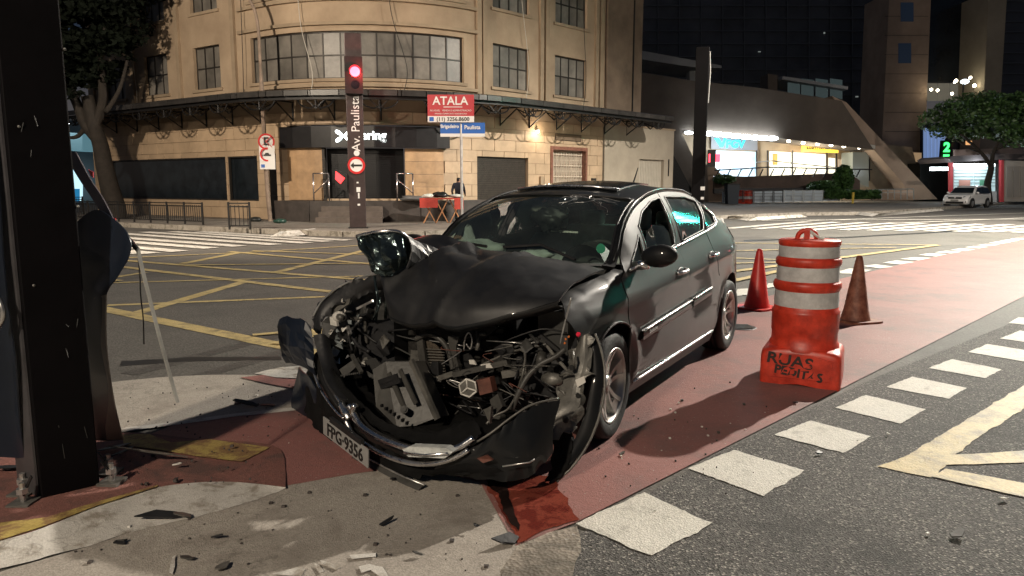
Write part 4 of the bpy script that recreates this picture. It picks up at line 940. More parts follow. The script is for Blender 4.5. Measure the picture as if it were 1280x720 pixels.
bush('hedge', 'low clipped green hedge at the right end of the white wall', W(1064, 243, Yb - 6), 1, 1, 1500, 3, (2.1, .4, .3)); bush('bush', 'small green plant left beside the brown forecourt wall', W(905, 224, Yb - 4), .9, .35, 500, 4)
yp = W(1103, 246, Yb - 7); tag(MB().tube([(W(1103 - 37, 251, Yb - 7)[0], Yb - 7, .1), (W(1103 - 37, 251, Yb - 7)[0], Yb - 7, 1.0)], .09, 8).build('bollard', mat('yellow_post', (.6, .42, .05), .5)), 'short yellow post in front of the hedge', 'bollard')
# towers
tw = thing('office_tower', 'tall warm-lit concrete tower with dark glass and a second narrow pier, far right', 'building', (at(1180, 250, 88).x, 88, .15))
Yo = 88
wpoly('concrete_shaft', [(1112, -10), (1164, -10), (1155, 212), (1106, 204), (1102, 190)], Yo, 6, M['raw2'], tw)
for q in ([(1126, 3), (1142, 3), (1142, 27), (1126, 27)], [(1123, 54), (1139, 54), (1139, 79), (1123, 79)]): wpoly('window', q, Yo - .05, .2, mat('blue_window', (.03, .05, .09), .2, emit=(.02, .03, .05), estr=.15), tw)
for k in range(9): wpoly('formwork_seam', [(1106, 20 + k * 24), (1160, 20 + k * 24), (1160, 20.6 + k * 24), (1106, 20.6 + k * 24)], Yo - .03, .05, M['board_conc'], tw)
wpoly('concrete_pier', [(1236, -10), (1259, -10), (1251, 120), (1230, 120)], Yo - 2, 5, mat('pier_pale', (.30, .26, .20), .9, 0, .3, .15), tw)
wpoly('glass_curtain', [(1160, -10), (1240, -10), (1232, 103), (1156, 103)], Yo + 3, 2, M['night_glass'], tw)
for k in range(5): wpoly('ceiling_bay', [(1157 + k * 15.4, 104), (1171 + k * 15.4, 104), (1171 + k * 15.4, 126), (1157 + k * 15.4, 126)], Yo + 3.2, .3, mat('dim_bay', (.14, .13, .11), .8, emit=(.16, .15, .12), estr=.35), tw)
wpoly('entrance_box', [(1128, 190), (1152, 191), (1152, 202), (1128, 201)], Yo - 8, 3, mat('lit_tan', (.5, .38, .25), .8, emit=(.8, .52, .28), estr=.25), tw)
wpoly('podium', [(1106, 202), (1195, 206), (1195, 252), (1106, 252)], Yo - 4, 3, M['board_conc'], tw)
for k in range(6): wpoly('blue_lit_fin', [(1156 + k * 4.6, 160), (1158.6 + k * 4.6, 160), (1158.6 + k * 4.6, 201), (1156 + k * 4.6, 201)], Yo - 3, .3, mat('blue_fin', (.25, .32, .45), .6, emit=(.20, .30, .55), estr=.5), tw)
wpoly('podium_glass', [(1153, 156), (1196, 150), (1196, 206), (1153, 206)], Yo - 2, .5, M['night_glass'], tw)
for x, y, r in ((1164, 112, .10), (1172, 113, .10), (1190, 117, .10), (1195, 101, .12), (1213, 97, .1), (1218, 107, .12), (1193, 103, .07)):
    q = W(x, y, Yo - 1); tag(MB().ball(q, r * 1.6, 8, 5).build('ceiling_lamp', GW), 'small far ceiling lamp glowing between the two concrete tower piers', 'lamp', 'ceiling lamps in the far tower')
# far office blocks: dark with few lit windows
fo = thing('far_office_block', 'dark glass office block with a few lit windows behind the concrete building', 'building', (at(950, 250, 110).x, 110, 0))
wpoly('glass_facade', [(780, -20), (1112, -20), (1112, 250), (780, 250)], 112, 8, mat('dark_block', (.06, .068, .085), .5, 0, .15, .4), fo)
for k in range(12): wpoly('mullion_fin', [(795 + k * 27, -20), (796.2 + k * 27, -20), (796.2 + k * 27, 230), (795 + k * 27, 230)], 111.7, .3, mat('dark_fin', (.09, .10, .12), .5), fo)
for k in range(9): wpoly('floor_band', [(780, -10 + k * 16), (1112, -10 + k * 16), (1112, -8.8 + k * 16), (780, -8.8 + k * 16)], 111.6, .2, MATS['dark_fin'], fo)
for x, y, ww, hh in ((1030, 40, 1.5, 2), (948, 64, 3, 1), (1048, 103, 4, 2), (1090, 126, 3, 2), (1097, 128, 2, 4), (1070, 120, 3, 1.5), (1078, 140, 2, 2)):
    wpoly('lit_window', [(x, y), (x + ww, y), (x + ww, y + hh), (x, y + hh)], 111.4, .2, mat('lit_far', (.4, .4, .35), .5, emit=(.4, .45, .42), estr=.25), fo)
f2 = thing('far_office_block', 'very dark office block beyond the kiosk at the right edge of the picture', 'building', (at(1270, 250, 105).x, 105, 0))
wpoly('glass_facade', [(1250, -20), (1400, -20), (1400, 250), (1200, 250), (1200, 150), (1250, 140)], 105, 8, MATS['dark_block'], f2)
for k in range(10): wpoly('floor_band', [(1252, k * 13), (1400, k * 13), (1400, k * 13 + 1.5), (1252, k * 13 + 1.5)], 104.8, .2, MATS['dark_fin'], f2)
wpoly('pale_block', [(1225, 165), (1310, 160), (1310, 215), (1225, 215)], 84, 4, mat('pale_far', (.20, .17, .15), .9), f2)
wpoly('lit_window', [(1209, 176), (1215, 176), (1215, 181), (1209, 181)], 84, .3, mat('orange_lit', (.6, .3, .1), .5, emit=(1, .5, .2), estr=.7), f2)
# background street lamp, lit
q = W(1206, 102, 70); bl = thing('street_lamp', 'tall lit street lamp glowing above the kiosk tree', 'street lamp', (q[0], 70, .15))
MB().tube([(q[0], 70, .15), (q[0] - .1, 70, q[2])], [.12, .07], 8).build('pole', M['black_metal'], bl); MB().ball(q, .30, 10, 6, (1.2, 1, .7)).build('lamp_head', GL, bl, True)
# digital clock
q = W(1183, 186, 66); dc = thing('digital_clock', 'street clock with a glowing green digit on a dark pole', 'clock', (q[0], 66, .15))
MB().tube([(q[0], 66.2, .15), (q[0], 66.2, q[2] + .9)], .09, 8).build('pole', M['black_metal'], dc); MB().box((q[0] - .45, 66, q[2] - .9), (q[0] + .45, 66.3, q[2] + .75)).build('display_box', M['black_metal'], dc)
text('green_digit', '2', 1.15, mat('green_lit', (.05, 1, .2), .5, emit=(.05, 1, .15), estr=2.5), dc, rel(dc, frame_mtx((q[0], 65.95, q[2] + .1), (1, 0, 0), (0, 0, 1))), .02, bold=.04); MB().box((q[0] - .25, 65.9, q[2] - .72), (q[0] + .25, 65.97, q[2] - .5)).build('green_dots', MATS['green_lit'], dc)
# news kiosk
Yk = 58; kk = thing('news_kiosk', 'news kiosk with bright front window and red corner posts under the tree', 'kiosk', (at(1235, 253, Yk).x, Yk, .15))
def kb(name, a, b, Y, th, m): return wpoly(name, [(a[0], a[1]), (b[0], a[1]), (b[0], b[1]), (a[0], b[1])], Y, th, m, kk)
kb('kiosk_body', (1190, 205), (1251, 252), Yk + 3.2, .3, mat('kiosk_wall', (.45, .46, .47), .6)); 
for x0, x1 in ((1193, 1217), (1218, 1244)):
    kb('lit_shutter', (x0, 206), (x1, 239), Yk + .1, .1, mat('kiosk_lit', (.45, .55, .55), .6, emit=(.55, .80, .85), estr=.42))
    for k in range(7): kb('shutter_slat', (x0, 208 + k * 4), (x1, 208.8 + k * 4), Yk + .02, .06, mat('kiosk_slat', (.3, .34, .35), .5))
kb('front_panel', (1190, 239), (1246, 252.5), Yk, .2, MATS['kiosk_wall']); kb('lit_strip', (1192, 204.5), (1244, 208), Yk - .1, .3, mat('kiosk_strip', (1, 1, 1), .5, emit=(.8, .95, 1), estr=4))
kb('poster', (1199, 225), (1213, 232), Yk - .05, .04, mat('salmon_poster', (.55, .28, .22), .6)); kb('poster', (1225, 225), (1238, 235), Yk - .05, .04, mat('green_poster', (.12, .35, .22), .6))
for x in (1188, 1251.5): kb('corner_post', (x, 200), (x + 3.5, 252.5), Yk - .05, .3, mat('kiosk_red', (.45, .05, .06), .5))
wpoly('roof', [(1186, 198), (1192, 195), (1254, 192), (1310, 194), (1310, 199), (1254, 199), (1190, 203)], Yk - .6, 4.5, mat('kiosk_roof', (.12, .10, .10), .6), kk)
wpoly('roof_sign', [(1194, 187), (1310, 184), (1310, 194), (1194, 196)], Yk + .3, .3, mat('kiosk_pink', (.42, .34, .34), .6), kk)
wpoly('side_wall', [(1255, 200), (1310, 203), (1310, 252), (1255, 252)], Yk, .3, mat('kiosk_side', (.38, .34, .30), .6), kk)
for k in range(3): kb('side_door', (1258 + k * 9, 208), (1265.5 + k * 9, 246), Yk - .06, .05, mat('kiosk_door', (.30, .27, .24), .5))
lamp('kiosk_light', (at(1215, 205, Yk).x, Yk - .8, 3.0), 130, COOL, .3)
for x in (1172, 1182): q = W(x, 211, Yk - 1); tag(MB().box((q[0] - .45, q[1], q[2] - .12), (q[0] + .2, q[1] + .3, q[2] + .12)).build('tube_lamp', GL), 'bright white tube lamp left of the kiosk roof', 'lamp', 'tube lamps beside the kiosk')
wpoly('dark_hedge_wall', [(1150, 204), (1188, 204), (1188, 252), (1150, 252)], Yk + 6, 2, M['black_metal'], tw)

# far left: lit shop across the side street
ls = thing('lit_shop', 'brightly lit blue and white shop far behind the black steel post', 'shop', (at(88, 262, 62).x, 62, .15))
wpoly('shop_wall', [(-60, 150), (140, 150), (140, 272), (-60, 272)], 66, 6, mat('side_street_wall', (.10, .11, .12), .8), ls)
wpoly('pale_awning', [(70, 164), (103, 167), (103, 188), (70, 187)], 61, 4, mat('pale_awning', (.30, .42, .46), .7, emit=(.10, .22, .26), estr=.6), ls)
wpoly('lit_front', [(-20, 212), (101, 212), (101, 258), (-20, 258)], 64, .3, mat('lit_front', (.6, .75, .8), .5, emit=(.55, .85, .95), estr=.9), ls)
wpoly('blue_banner', [(86, 236), (98, 236), (98, 268), (86, 268)], 61, .2, mat('blue_banner', (.05, .25, .5), .5, emit=(.02, .22, .45), estr=.6), ls)
wpoly('blue_banner', [(76, 228), (83, 228), (83, 262), (76, 262)], 61, .2, MATS['blue_banner'], ls)
q = W(82, 152, 60); tag(MB().ball(q, .30, 8, 6).build('far_lamp', GL), 'bright white lamp seen left of the dark tree trunk', 'lamp')
fence(G(58, 272)[:2], G(105, 272)[:2], .85, 'black railing seen between the steel post and the tree trunk')
# striped red and white post
g = W(90, 300, 14); sp2 = thing('striped_post', 'red and white striped post partly hidden by the torn black panel', 'post', (g[0], 14, 0))
for k in range(7): MB().tube([(g[0] - .02 * k - .0, 14, .1 + k * .2), (g[0] - .02 * (k + 1), 14, .3 + k * .2)], .055, 10).build('band', M['white_sign'] if k % 2 else M['bright_red'], sp2)

# ================================================================== WRECKED CAR
AZ = math.radians(30.5)
FWD = (-math.sin(AZ), -math.cos(AZ)); LFT = (math.cos(AZ), -math.sin(AZ)); ORG = (-.265, 4.42)
def w2l(p):
    a, b = p[0] - ORG[0], p[1] - ORG[1]; return Vector((a * FWD[0] + b * FWD[1], a * LFT[0] + b * LFT[1], p[2]))
def FX(x, y, xl):
    "point of the car plane x = xl that the photograph shows at this pixel (car coordinates)"
    o = w2l((0, 0, CAM_H)); d = ray(x, y); e = w2l((d[0], d[1], CAM_H + d[2])) - o; return o + e * ((xl - o.x) / e.x)
def SY(x, y, yl):
    o = w2l((0, 0, CAM_H)); d = ray(x, y); e = w2l((d[0], d[1], CAM_H + d[2])) - o; return o + e * ((yl - o.y) / e.y)
def carpaint():
    m = mat('car_paint', (.0105, .0115, .013), .28, .0, coat=1.0); nt = m.node_tree; N = nt.nodes; L = nt.links; b = N['Principled BSDF']
    t = N.new('ShaderNodeTexCoord'); n = N.new('ShaderNodeTexNoise'); n.inputs['Scale'].default_value = 1.8; n.inputs['Detail'].default_value = 8; n.inputs['Roughness'].default_value = .7; L.new(t.outputs['Object'], n.inputs['Vector'])
    r = N.new('ShaderNodeValToRGB'); r.color_ramp.elements[0].color = (.006, .007, .008, 1); r.color_ramp.elements[1].color = (.018, .0165, .015, 1); r.color_ramp.elements[0].position = .42; r.color_ramp.elements[1].position = .72
    L.new(n.outputs['Fac'], r.inputs[0]); L.new(r.outputs[0], b.inputs['Base Color'])
    q = N.new('ShaderNodeMapRange'); q.inputs['From Min'].default_value = .4; q.inputs['From Max'].default_value = .7; q.inputs['To Min'].default_value = .03; q.inputs['To Max'].default_value = .09
    L.new(n.outputs['Fac'], q.inputs['Value']); L.new(q.outputs[0], b.inputs['Coat Roughness']); b.inputs['Metallic'].default_value = 0; b.inputs['Roughness'].default_value = .5; b.inputs['Specular IOR Level'].default_value = .15; b.inputs['Coat Weight'].default_value = .42
    return m
M['paint'] = carpaint()
M['dusty'] = mat('dusty_hood_paint', (.012, .012, .0125), .42, 0, 2.2, .4, coat=.35, rough2=.6, bump=.05, bscale=5); MATS['dusty_hood_paint'].node_tree.nodes['Principled BSDF'].inputs['Coat Roughness'].default_value = .22
M['chrome'] = mat('chrome', (.80, .80, .80), .16, 1.0, 6, .12, rough2=.42)
M['plastic'] = mat('black_plastic', (.014, .014, .015), .5, 0, 9, .4, bump=.1, bscale=40)
M['gplastic'] = mat('grey_plastic', (.055, .053, .048), .5, 0, 6, .35, bump=.15, bscale=25)
M['gplastic2'] = mat('dusty_grey_metal', (.13, .125, .112), .45, .25, 8, .4, bump=.2, bscale=30)
M['silver'] = mat('bare_aluminium', (.55, .54, .52), .3, .8, 12, .3)
M['rubber'] = mat('tyre_rubber', (.016, .015, .015), .75, 0, 20, .3, bump=.2, bscale=60)
M['alloy'] = mat('alloy', (.56, .54, .51), .34, .8, 8, .15)
M['white_pl'] = mat('white_plastic', (.62, .60, .55), .4)
M['lens'] = mat('clear_lens', (.5, .55, .55), .08, .6, 7, .4)
M['bluish'] = mat('dark_blue_paint', (.005, .009, .018), .42, 0, 4, .3, coat=.18)
M['cabin'] = mat('dark_trim', (.035, .035, .033), .6); M['leather'] = mat('grey_leather', (.46, .48, .46), .42, 0, 14, .15, bump=.15)
M['airbag'] = mat('airbag_cloth', (.55, .60, .55), .75, 0, 7, .12, bump=.5, bscale=9)
M['matt'] = mat('matt_black', (.007, .007, .007), .85, 0, 9, .4, bump=.3, bscale=18, spec=.12)
M['rust'] = mat('rusty_brown', (.13, .05, .035), .55, .2, 12, .4)
GLS = glass('windscreen_glass', (.80, .93, .87), .9, .015, .02, .03); GLD = glass('tinted_glass', (.42, .78, .70), 1.0, .09, .14, .05)
car = thing('wrecked_car', 'black four-door saloon with its whole front end smashed open', 'car', (*ORG, 0), math.atan2(FWD[1], FWD[0]))
def part(mb, name, m, parent=None, smooth=False): return mb.build(name, m, parent or car, smooth, world=False)
ym = interp([(.75, .66), (.6, .74), (.4, .82), (.1, .875), (-.2, .895), (-.8, .895), (-2.0, .90), (-2.9, .895), (-3.4, .83), (-3.7, .72), (-3.85, .58)])
yb_f = interp([(.7, .60), (.4, .74), (0, .80), (-.5, .815), (-1.6, .80), (-2.6, .785), (-3.2, .72), (-3.6, .63), (-3.85, .5)])
zbf = interp([(.7, .68), (.4, .80), (.1, .885), (-.3, .93), (-.6, .955), (-1.6, 1.045), (-2.34, 1.105), (-2.8, 1.15), (-3.3, 1.165), (-3.7, 1.15), (-3.85, 1.12)])
zrf = interp([(.7, .72), (.4, .84), (.1, .92), (-.3, .965), (-.5, .99), (-.85, 1.245), (-1.2, 1.375), (-1.55, 1.443), (-1.9, 1.465), (-2.3, 1.455), (-2.65, 1.41), (-3.0, 1.30), (-3.3, 1.20), (-3.7, 1.165), (-3.85, 1.13)])
yrf = interp([(.7, .5), (.3, .64), (-.3, .73), (-.5, .74), (-.85, .675), (-1.2, .625), (-1.9, .595), (-2.6, .585), (-3.0, .60), (-3.4, .64), (-3.7, .58), (-3.85, .45)])
zcf = interp([(.7, .76), (.4, .88), (0, .97), (-.25, 1.03), (-.5, 1.16), (-.8, 1.32), (-1.05, 1.42), (-1.3, 1.475), (-1.9, 1.525), (-2.4, 1.495), (-2.8, 1.40), (-3.15, 1.265), (-3.4, 1.20), (-3.85, 1.17)])
sec_cache = {}
def side_y(x, z):
    k = round(x, 2)
    if k not in sec_cache:
        Y_, B, zb, zr, yr = ym(x), yb_f(x), zbf(x), zrf(x), yrf(x)
        sec_cache[k] = (interp([(.12, Y_ - .11), (.22, Y_ - .055), (.36, Y_ - .012), (.58, Y_), (.58 + .55 * (zb - .58), Y_ - .018), (zb, B)]), zb, zr, B, yr)
    lo, zb, zr, B, yr = sec_cache[k]
    crease = .010 * math.exp(-((z - (.80 - .035 * (x + .5))) / .035) ** 2) * (1 if -3.5 < x < .1 else 0)
    for wx in (-.2, -2.93):  # flared arches
        d = math.hypot(x - wx, z - .32)
        if .34 < d < .5 and z > .1: crease += .018 * (1 - (d - .34) / .16) ** 2
    if z <= zb: return lo(z) + crease
    t = min(1.2, (z - zb) / max(.02, zr - zb)); return B + (yr - B) * t + .022 * math.sin(PI * min(1, t))
def dent(x, z): return .0022 * noise.noise(Vector((x * 2.2, z * 2.6, 3.0)))
def side_panel(name, poly, holes, m, sgn=1, thick=.018, d=.05, out=0., parent=None, smooth=True, dn=1):
    V, Fc = tri_fill(poly, holes, d); vs = [(x, sgn * (side_y(x, z) + out + dn * dent(x, z)), z) for x, z in V]
    if sgn > 0: Fc = [f[::-1] for f in Fc]
    o = obj(name, vs, Fc, m, parent or car, smooth, False)
    # fix winding: normals should face away from the car
    if len(o.data.polygons) and sum(p.normal.y * sgn * p.area for p in o.data.polygons) < 0: o.data.flip_normals()
    if thick: mod_solid(o, thick)
    return o
def top_pt(x, y):
    zr, yr, zc = zrf(x), yrf(x), zcf(x); t = min(1.05, abs(y) / yr); return zc - (zc - zr) * t ** 2.3
def top_panel(name, poly, m, thick=.015, d=.06, up=0., holes=(), yscale=True, parent=None):
    "poly in (x, w) with w = share of the half width"
    P = [(x, w_ * .6) for x, w_ in poly]; V, Fc = tri_fill(P, [[(x, w_ * .6) for x, w_ in h] for h in holes], d); vs = [(x, q / .6 * yrf(x), top_pt(x, q / .6 * yrf(x)) + up) for x, q in V]
    o = obj(name, vs, Fc, m, parent or car, True, False)
    if sum(p.normal.z * p.area for p in o.data.polygons) < 0: o.data.flip_normals()
    if thick: mod_solid(o, thick)
    return o
def arch(cx, r, a0, a1, n=18, cz=.32): return [(cx + r * math.cos(math.radians(a0 + (a1 - a0) * k / n)), cz + r * math.sin(math.radians(a0 + (a1 - a0) * k / n))) for k in range(n + 1)]
def curve_z(f, x0, x1, n=10, dz=0.): return [(x0 + (x1 - x0) * k / n, f(x0 + (x1 - x0) * k / n) + dz) for k in range(n + 1)]
FD = [(-.50, .255), (-.44, .45), (-.42, .70), (-.46, .93)]   # front edge of the front door
BP = [(-1.70, .255), (-1.655, .70), (-1.63, 1.04)]           # door split
fd_win = [(-.97, 1.005), (-1.57, 1.06), (-1.63, 1.25), (-1.66, 1.405), (-1.45, 1.385), (-1.2, 1.315), (-1.02, 1.222)]
q_win = [(-.62, .975), (-.90, 1.0), (-.94, 1.165), (-.84, 1.105)]
rd_win = [(-1.73, 1.075), (-2.36, 1.13), (-2.50, 1.25), (-2.60, 1.36), (-2.3, 1.405), (-1.78, 1.415)]
rq_win = [(-2.43, 1.14), (-2.80, 1.17), (-2.86, 1.235), (-2.68, 1.335), (-2.56, 1.26)]
def scr(poly, k): c = Vector((sum(p[0] for p in poly) / len(poly), sum(p[1] for p in poly) / len(poly))); return [tuple(c + (Vector(p) - c) * k) for p in poly]
def trim_line(name, pts2, sgn, r, m, parent, out=.006, closed=False):
    P = [(x, sgn * (side_y(x, z) + out), z) for x, z in (pts2 + [pts2[0]] if closed else pts2)]
    return part(MB().tube(resample(P, max(14, len(P) * 3)) if not closed else P, r, 6), name, m, parent, True)
for sg in (1, -1):
    # doors
    top_f = curve_z(zrf, -1.68, -.62, 12, -.012)
    fd = FD + [(-.54, .965)] + top_f[::-1] + [(-1.655, 1.20)] + BP[::-1]
    fdoor = side_panel('front_door', fd, [fd_win, q_win], M['paint'], sg)
    rd = BP + [(-1.695, 1.20)] + curve_z(zrf, -1.69, -2.66, 10, -.012) + [(-2.52, 1.2), (-2.44, 1.07), (-2.50, .85), (-2.53, .62)] + arch(-2.93, .40, 35, -8, 8)[0:] + [(-2.53, .255)]
    rd = BP[:] + [(-1.67, 1.20)] + curve_z(zrf, -1.695, -2.62, 10, -.012) + [(-2.53, 1.21), (-2.42, 1.10), (-2.47, .86)] + arch(-2.93, .42, 52, -6, 8) + [(-2.55, .255)]
    rdoor = side_panel('rear_door', rd, [scr(rd_win, .999)], M['paint'], sg) if 0 else None
    # rear door and quarter share the glass line
    rd = BP[:] + [(-1.67, 1.20)] + curve_z(zrf, -1.695, -2.68, 10, -.012) + [(-2.64, 1.33), (-2.55, 1.22), (-2.41, 1.115), (-2.42, .95), (-2.50, .74)] + arch(-2.93, .42, 70, -6, 10)[2:] + [(-2.50, .255)]
    rdoor = side_panel('rear_door', rd, [rd_win], M['paint'], sg)
    qp = [(-2.425, .95), (-2.43, 1.112), (-2.57, 1.215), (-2.66, 1.32), (-2.72, 1.375)] + curve_z(zrf, -2.8, -3.82, 12, 0.0) + [(-3.86, .9), (-3.84, .5), (-3.74, .27), (-3.40, .24)] + arch(-2.93, .40, -8, 146, 20)[1:-1] + [(-2.95 + .33, .60)]
    qp = [(-2.43, .95), (-2.43, 1.112), (-2.57, 1.215), (-2.66, 1.32), (-2.72, 1.375)] + curve_z(zrf, -2.8, -3.82, 12, 0.0) + [(-3.86, .9), (-3.84, .5), (-3.74, .27), (-3.36, .24)] + arch(-2.93, .40, 190, 70, 16) + [(-2.72, .72), (-2.515, .745)]
    qp = [(-2.43, .95), (-2.43, 1.112), (-2.57, 1.215), (-2.66, 1.32), (-2.72, 1.375)] + curve_z(zrf, -2.8, -3.82, 12, 0.0) + [(-3.86, .9), (-3.84, .5), (-3.74, .27), (-3.36, .24)] + arch(-2.93, .40, 190, 30, 20) + [(-2.515, .745)]
    side_panel('rear_quarter_panel', qp, [rq_win], M['paint'], sg)
    # front fender
    if sg > 0:
        fe = [(-.49, .255), (-.43, .45), (-.41, .70), (-.45, .935), (-.54, .975)] + curve_z(zrf, -.5, .16, 8, -.004) + [(.20, .86), (.24, .80), (.22, .72), (.17, .66), (.165, .60)] + arch(-.2, .40, 42, 180, 20) + [(-.61 + .02, .255)]
        fe = [(-.485, .255), (-.425, .45), (-.405, .70), (-.445, .935), (-.53, .975)] + curve_z(zrf, -.5, .16, 8, -.004) + [(.22, .87), (.27, .80), (.23, .72), (.20, .66)] + arch(-.2, .385, 55, 137, 14) + [(-.485, .50)] if 0 else \
             [(-.405, .70), (-.445, .935), (-.53, .975)] + curve_z(zrf, -.5, .16, 8, -.004) + [(.22, .87), (.27, .80), (.23, .72), (.20, .64)] + arch(-.2, .385, 52, 124, 12)
        side_panel('front_fender', fe, [], M['paint'], 1, .012, .035)
        part(MB().tube([(x, side_y(x, z) + .004, z) for x, z in arch(-.2, .385, 52, 124, 12)], .008, 5), 'arch_lip', M['paint'], None, True)
    else:
        fe = [(-.405, .70), (-.445, .935), (-.53, .975)] + curve_z(zrf, -.5, 0.0, 6, -.004) + [(.02, .75), (.04, .66)] + arch(-.2, .385, 60, 124, 10)
        side_panel('front_fender', fe, [], M['paint'], -1, .012, .04)
    side_panel('sill', [(-.47, .15), (-.52, .245), (-2.50, .245), (-2.56, .15)], [], M['plastic'], sg, .03, .08, .004)
    trim_line('sill_chrome', [(-.56, .262), (-1.5, .258), (-2.48, .262)], sg, .010, M['chrome'], None, .004)
    # glass
    for nm, pl, m_, pr in (('window', q_win, GLS, fdoor), ('window', rd_win, GLD, rdoor), ('window', rq_win, GLD, None)):
        side_panel(nm, scr(pl, 1.03), [], m_, sg, 0, .08, -.012, pr, dn=0)
    if sg > 0: side_panel('window', [(-.95, 1.0), (-1.59, 1.05), (-1.615, 1.10), (-1.5, 1.205), (-1.3, 1.225), (-1.12, 1.17), (-1.0, 1.08)], [], GLS, 1, 0, .08, -.014, fdoor, dn=0)
    else: side_panel('window', scr(fd_win, 1.03), [], GLS, sg, 0, .08, -.012, fdoor, dn=0)
    for pl, pr in ((fd_win, fdoor), (q_win, fdoor), (rd_win, rdoor), (rq_win, None)):
        trim_line('window_seal', dense(pl, .08), sg, .009, M['plastic'], pr, -.002, True)
    trim_line('window_chrome', [(-.60, .972), (-.97, .998), (-1.57, 1.05), (-2.40, 1.118), (-2.80, 1.158), (-2.885, 1.195), (-2.87, 1.245), (-2.70, 1.352)], sg, .010, M['chrome'], None, .008)
    # pillar between the doors in gloss black, with mouldings and handles
    for (a, b), pr in ((((-.62, .555), (-1.64, .612)), fdoor), (((-1.70, .616), (-2.20, .645)), rdoor)):
        rows = [[(a[0] + (b[0] - a[0]) * k / 14, sg * (side_y(a[0] + (b[0] - a[0]) * k / 14, a[1] + (b[1] - a[1]) * k / 14) + o_), a[1] + (b[1] - a[1]) * k / 14 + dz) for k in range(15)] for dz, o_ in ((-.034, .004), (-.030, .018), (.0, .020), (.030, .018), (.034, .004))]
        o = part(MB().grid(rows), 'side_moulding', M['paint'], pr, True)
        part(MB().tube([(x, y + sg * .004, z + .002) for x, y, z in rows[3]], .0075, 6), 'moulding_chrome', M['chrome'], pr, True)
    for hx, hz, pr in ((-1.49, .872, fdoor), (-2.35, .925, rdoor)):
        yy = side_y(hx, hz)
        part(MB().ball((hx, sg * (yy - .005), hz), .1, 14, 8, (.85, .10, .36)), 'handle_recess', M['plastic'], pr, True)
        part(MB().tube(smooth_path([(hx + .10, sg * (yy + .0), hz), (hx + .06, sg * (yy + .035), hz + .004), (hx - .05, sg * (yy + .035), hz + .008), (hx - .10, sg * yy, hz + .01)], 4), .014, 8), 'handle', M['chrome'], pr, True)
# badge on the moulding
text('moulding_lettering', 'Exclusive', .040, M['white_sign'], car, frame_mtx((-.80, side_y(-.8, .565) + .0215, .567), (-1, .0, .056), (0, 0, 1)), .001)
# roof, pillars, glass
A_TOP = [(-1.10, 0), (-1.12, .4), (-1.19, .8), (-1.27, .97)]
mir = lambda pts: [(x, -w_) for x, w_ in pts]
roof = top_panel('roof', [(-1.10, 0), (-1.12, .4), (-1.19, .8), (-1.26, 1.0)] + [(-1.26 - .115 * k, 1.0) for k in range(1, 13)] + [(-2.72, .9), (-2.76, .4), (-2.77, 0)] + [(-2.76, -.4), (-2.72, -.9)] + [(-1.26 - .115 * k, -1.0) for k in range(12, 0, -1)] + [(-1.26, -1.0), (-1.19, -.8), (-1.12, -.4)], M['paint'])
ws = [(-.22, 0), (-.25, .35), (-.36, .7), (-.50, .93), (-.85, .935), (-1.24, .94), (-1.19, .8), (-1.12, .4), (-1.10, 0)]
windscreen = top_panel('windscreen', ws + mir(ws[1:-1])[::-1], GLS, 0, .09, -.006)
bl_ = [(-2.77, 0), (-2.76, .4), (-2.72, .88), (-3.05, .86), (-3.28, .85), (-3.34, .5), (-3.36, 0)]
top_panel('rear_window', bl_ + mir(bl_[1:-1])[::-1], GLD, 0, .09, -.004)
tk = [(-3.36, 0), (-3.34, .5), (-3.28, .86), (-3.5, .9), (-3.84, .9), (-3.88, 0)]
top_panel('boot_lid', tk + mir(tk[1:-1])[::-1], M['paint'])
for sg in (1, -1):
    ap = [(-.46, .93), (-.52, 1.01), (-.85, 1.01), (-1.27, 1.01), (-1.27, .93), (-.85, .93)]
    top_panel('windscreen_pillar', [(x, sg * w_) for x, w_ in ap], M['paint'], .02, .05, .002)
    top_panel('rear_pillar', [(x, sg * w_) for x, w_ in [(-2.68, .88), (-2.66, 1.01), (-3.05, 1.01), (-3.34, 1.01), (-3.3, .84), (-3.05, .85)]], M['paint'], .02, .05, .002)
    P = [(x, sg * (yrf(x) * .985), zrf(x) + .010) for x in [-.56 - .1 * k for k in range(22)]]
    part(MB().tube(P, .009, 6), 'roof_trim', M['paint'], None, True)
    P = [(x, sg * yrf(x) * .935, top_pt(x, yrf(x) * .935) + .001) for x in [-.50 - .05 * k for k in range(16)]]
    part(MB().tube(P, .009, 6), 'windscreen_seal', M['plastic'], None, True)
part(MB().tube([(x, w_ * yrf(x), top_pt(x, w_ * yrf(x)) + .002) for x, w_ in [(-1.10 - .0 - .14 * (abs(k) / 10) ** 2, k / 10 * .93) for k in range(-10, 11)]], .008, 6), 'windscreen_seal', M['plastic'], None, True)
sr = top_panel('sunroof', [(-1.35, -.68), (-1.32, 0), (-1.35, .68), (-2.05, .68), (-2.08, 0), (-2.05, -.68)], M['dark_glass'], .012, .08, .016)
part(MB().tube([(x, w_ * yrf(x), top_pt(x, w_ * yrf(x)) + .022) for x, w_ in [(-1.35, -.7), (-1.33, -.35), (-1.32, 0), (-1.33, .35), (-1.35, .7)]], .010, 6), 'sunroof_deflector', M['chrome'], None, True)
a = Vector((-2.45, .12, top_pt(-2.45, .1))); part(MB().tube([a, a + Vector((.02, 0, .02)), a + Vector((-.10, 0, .17))], [.02, .008, .004], 6), 'aerial', M['plastic'])
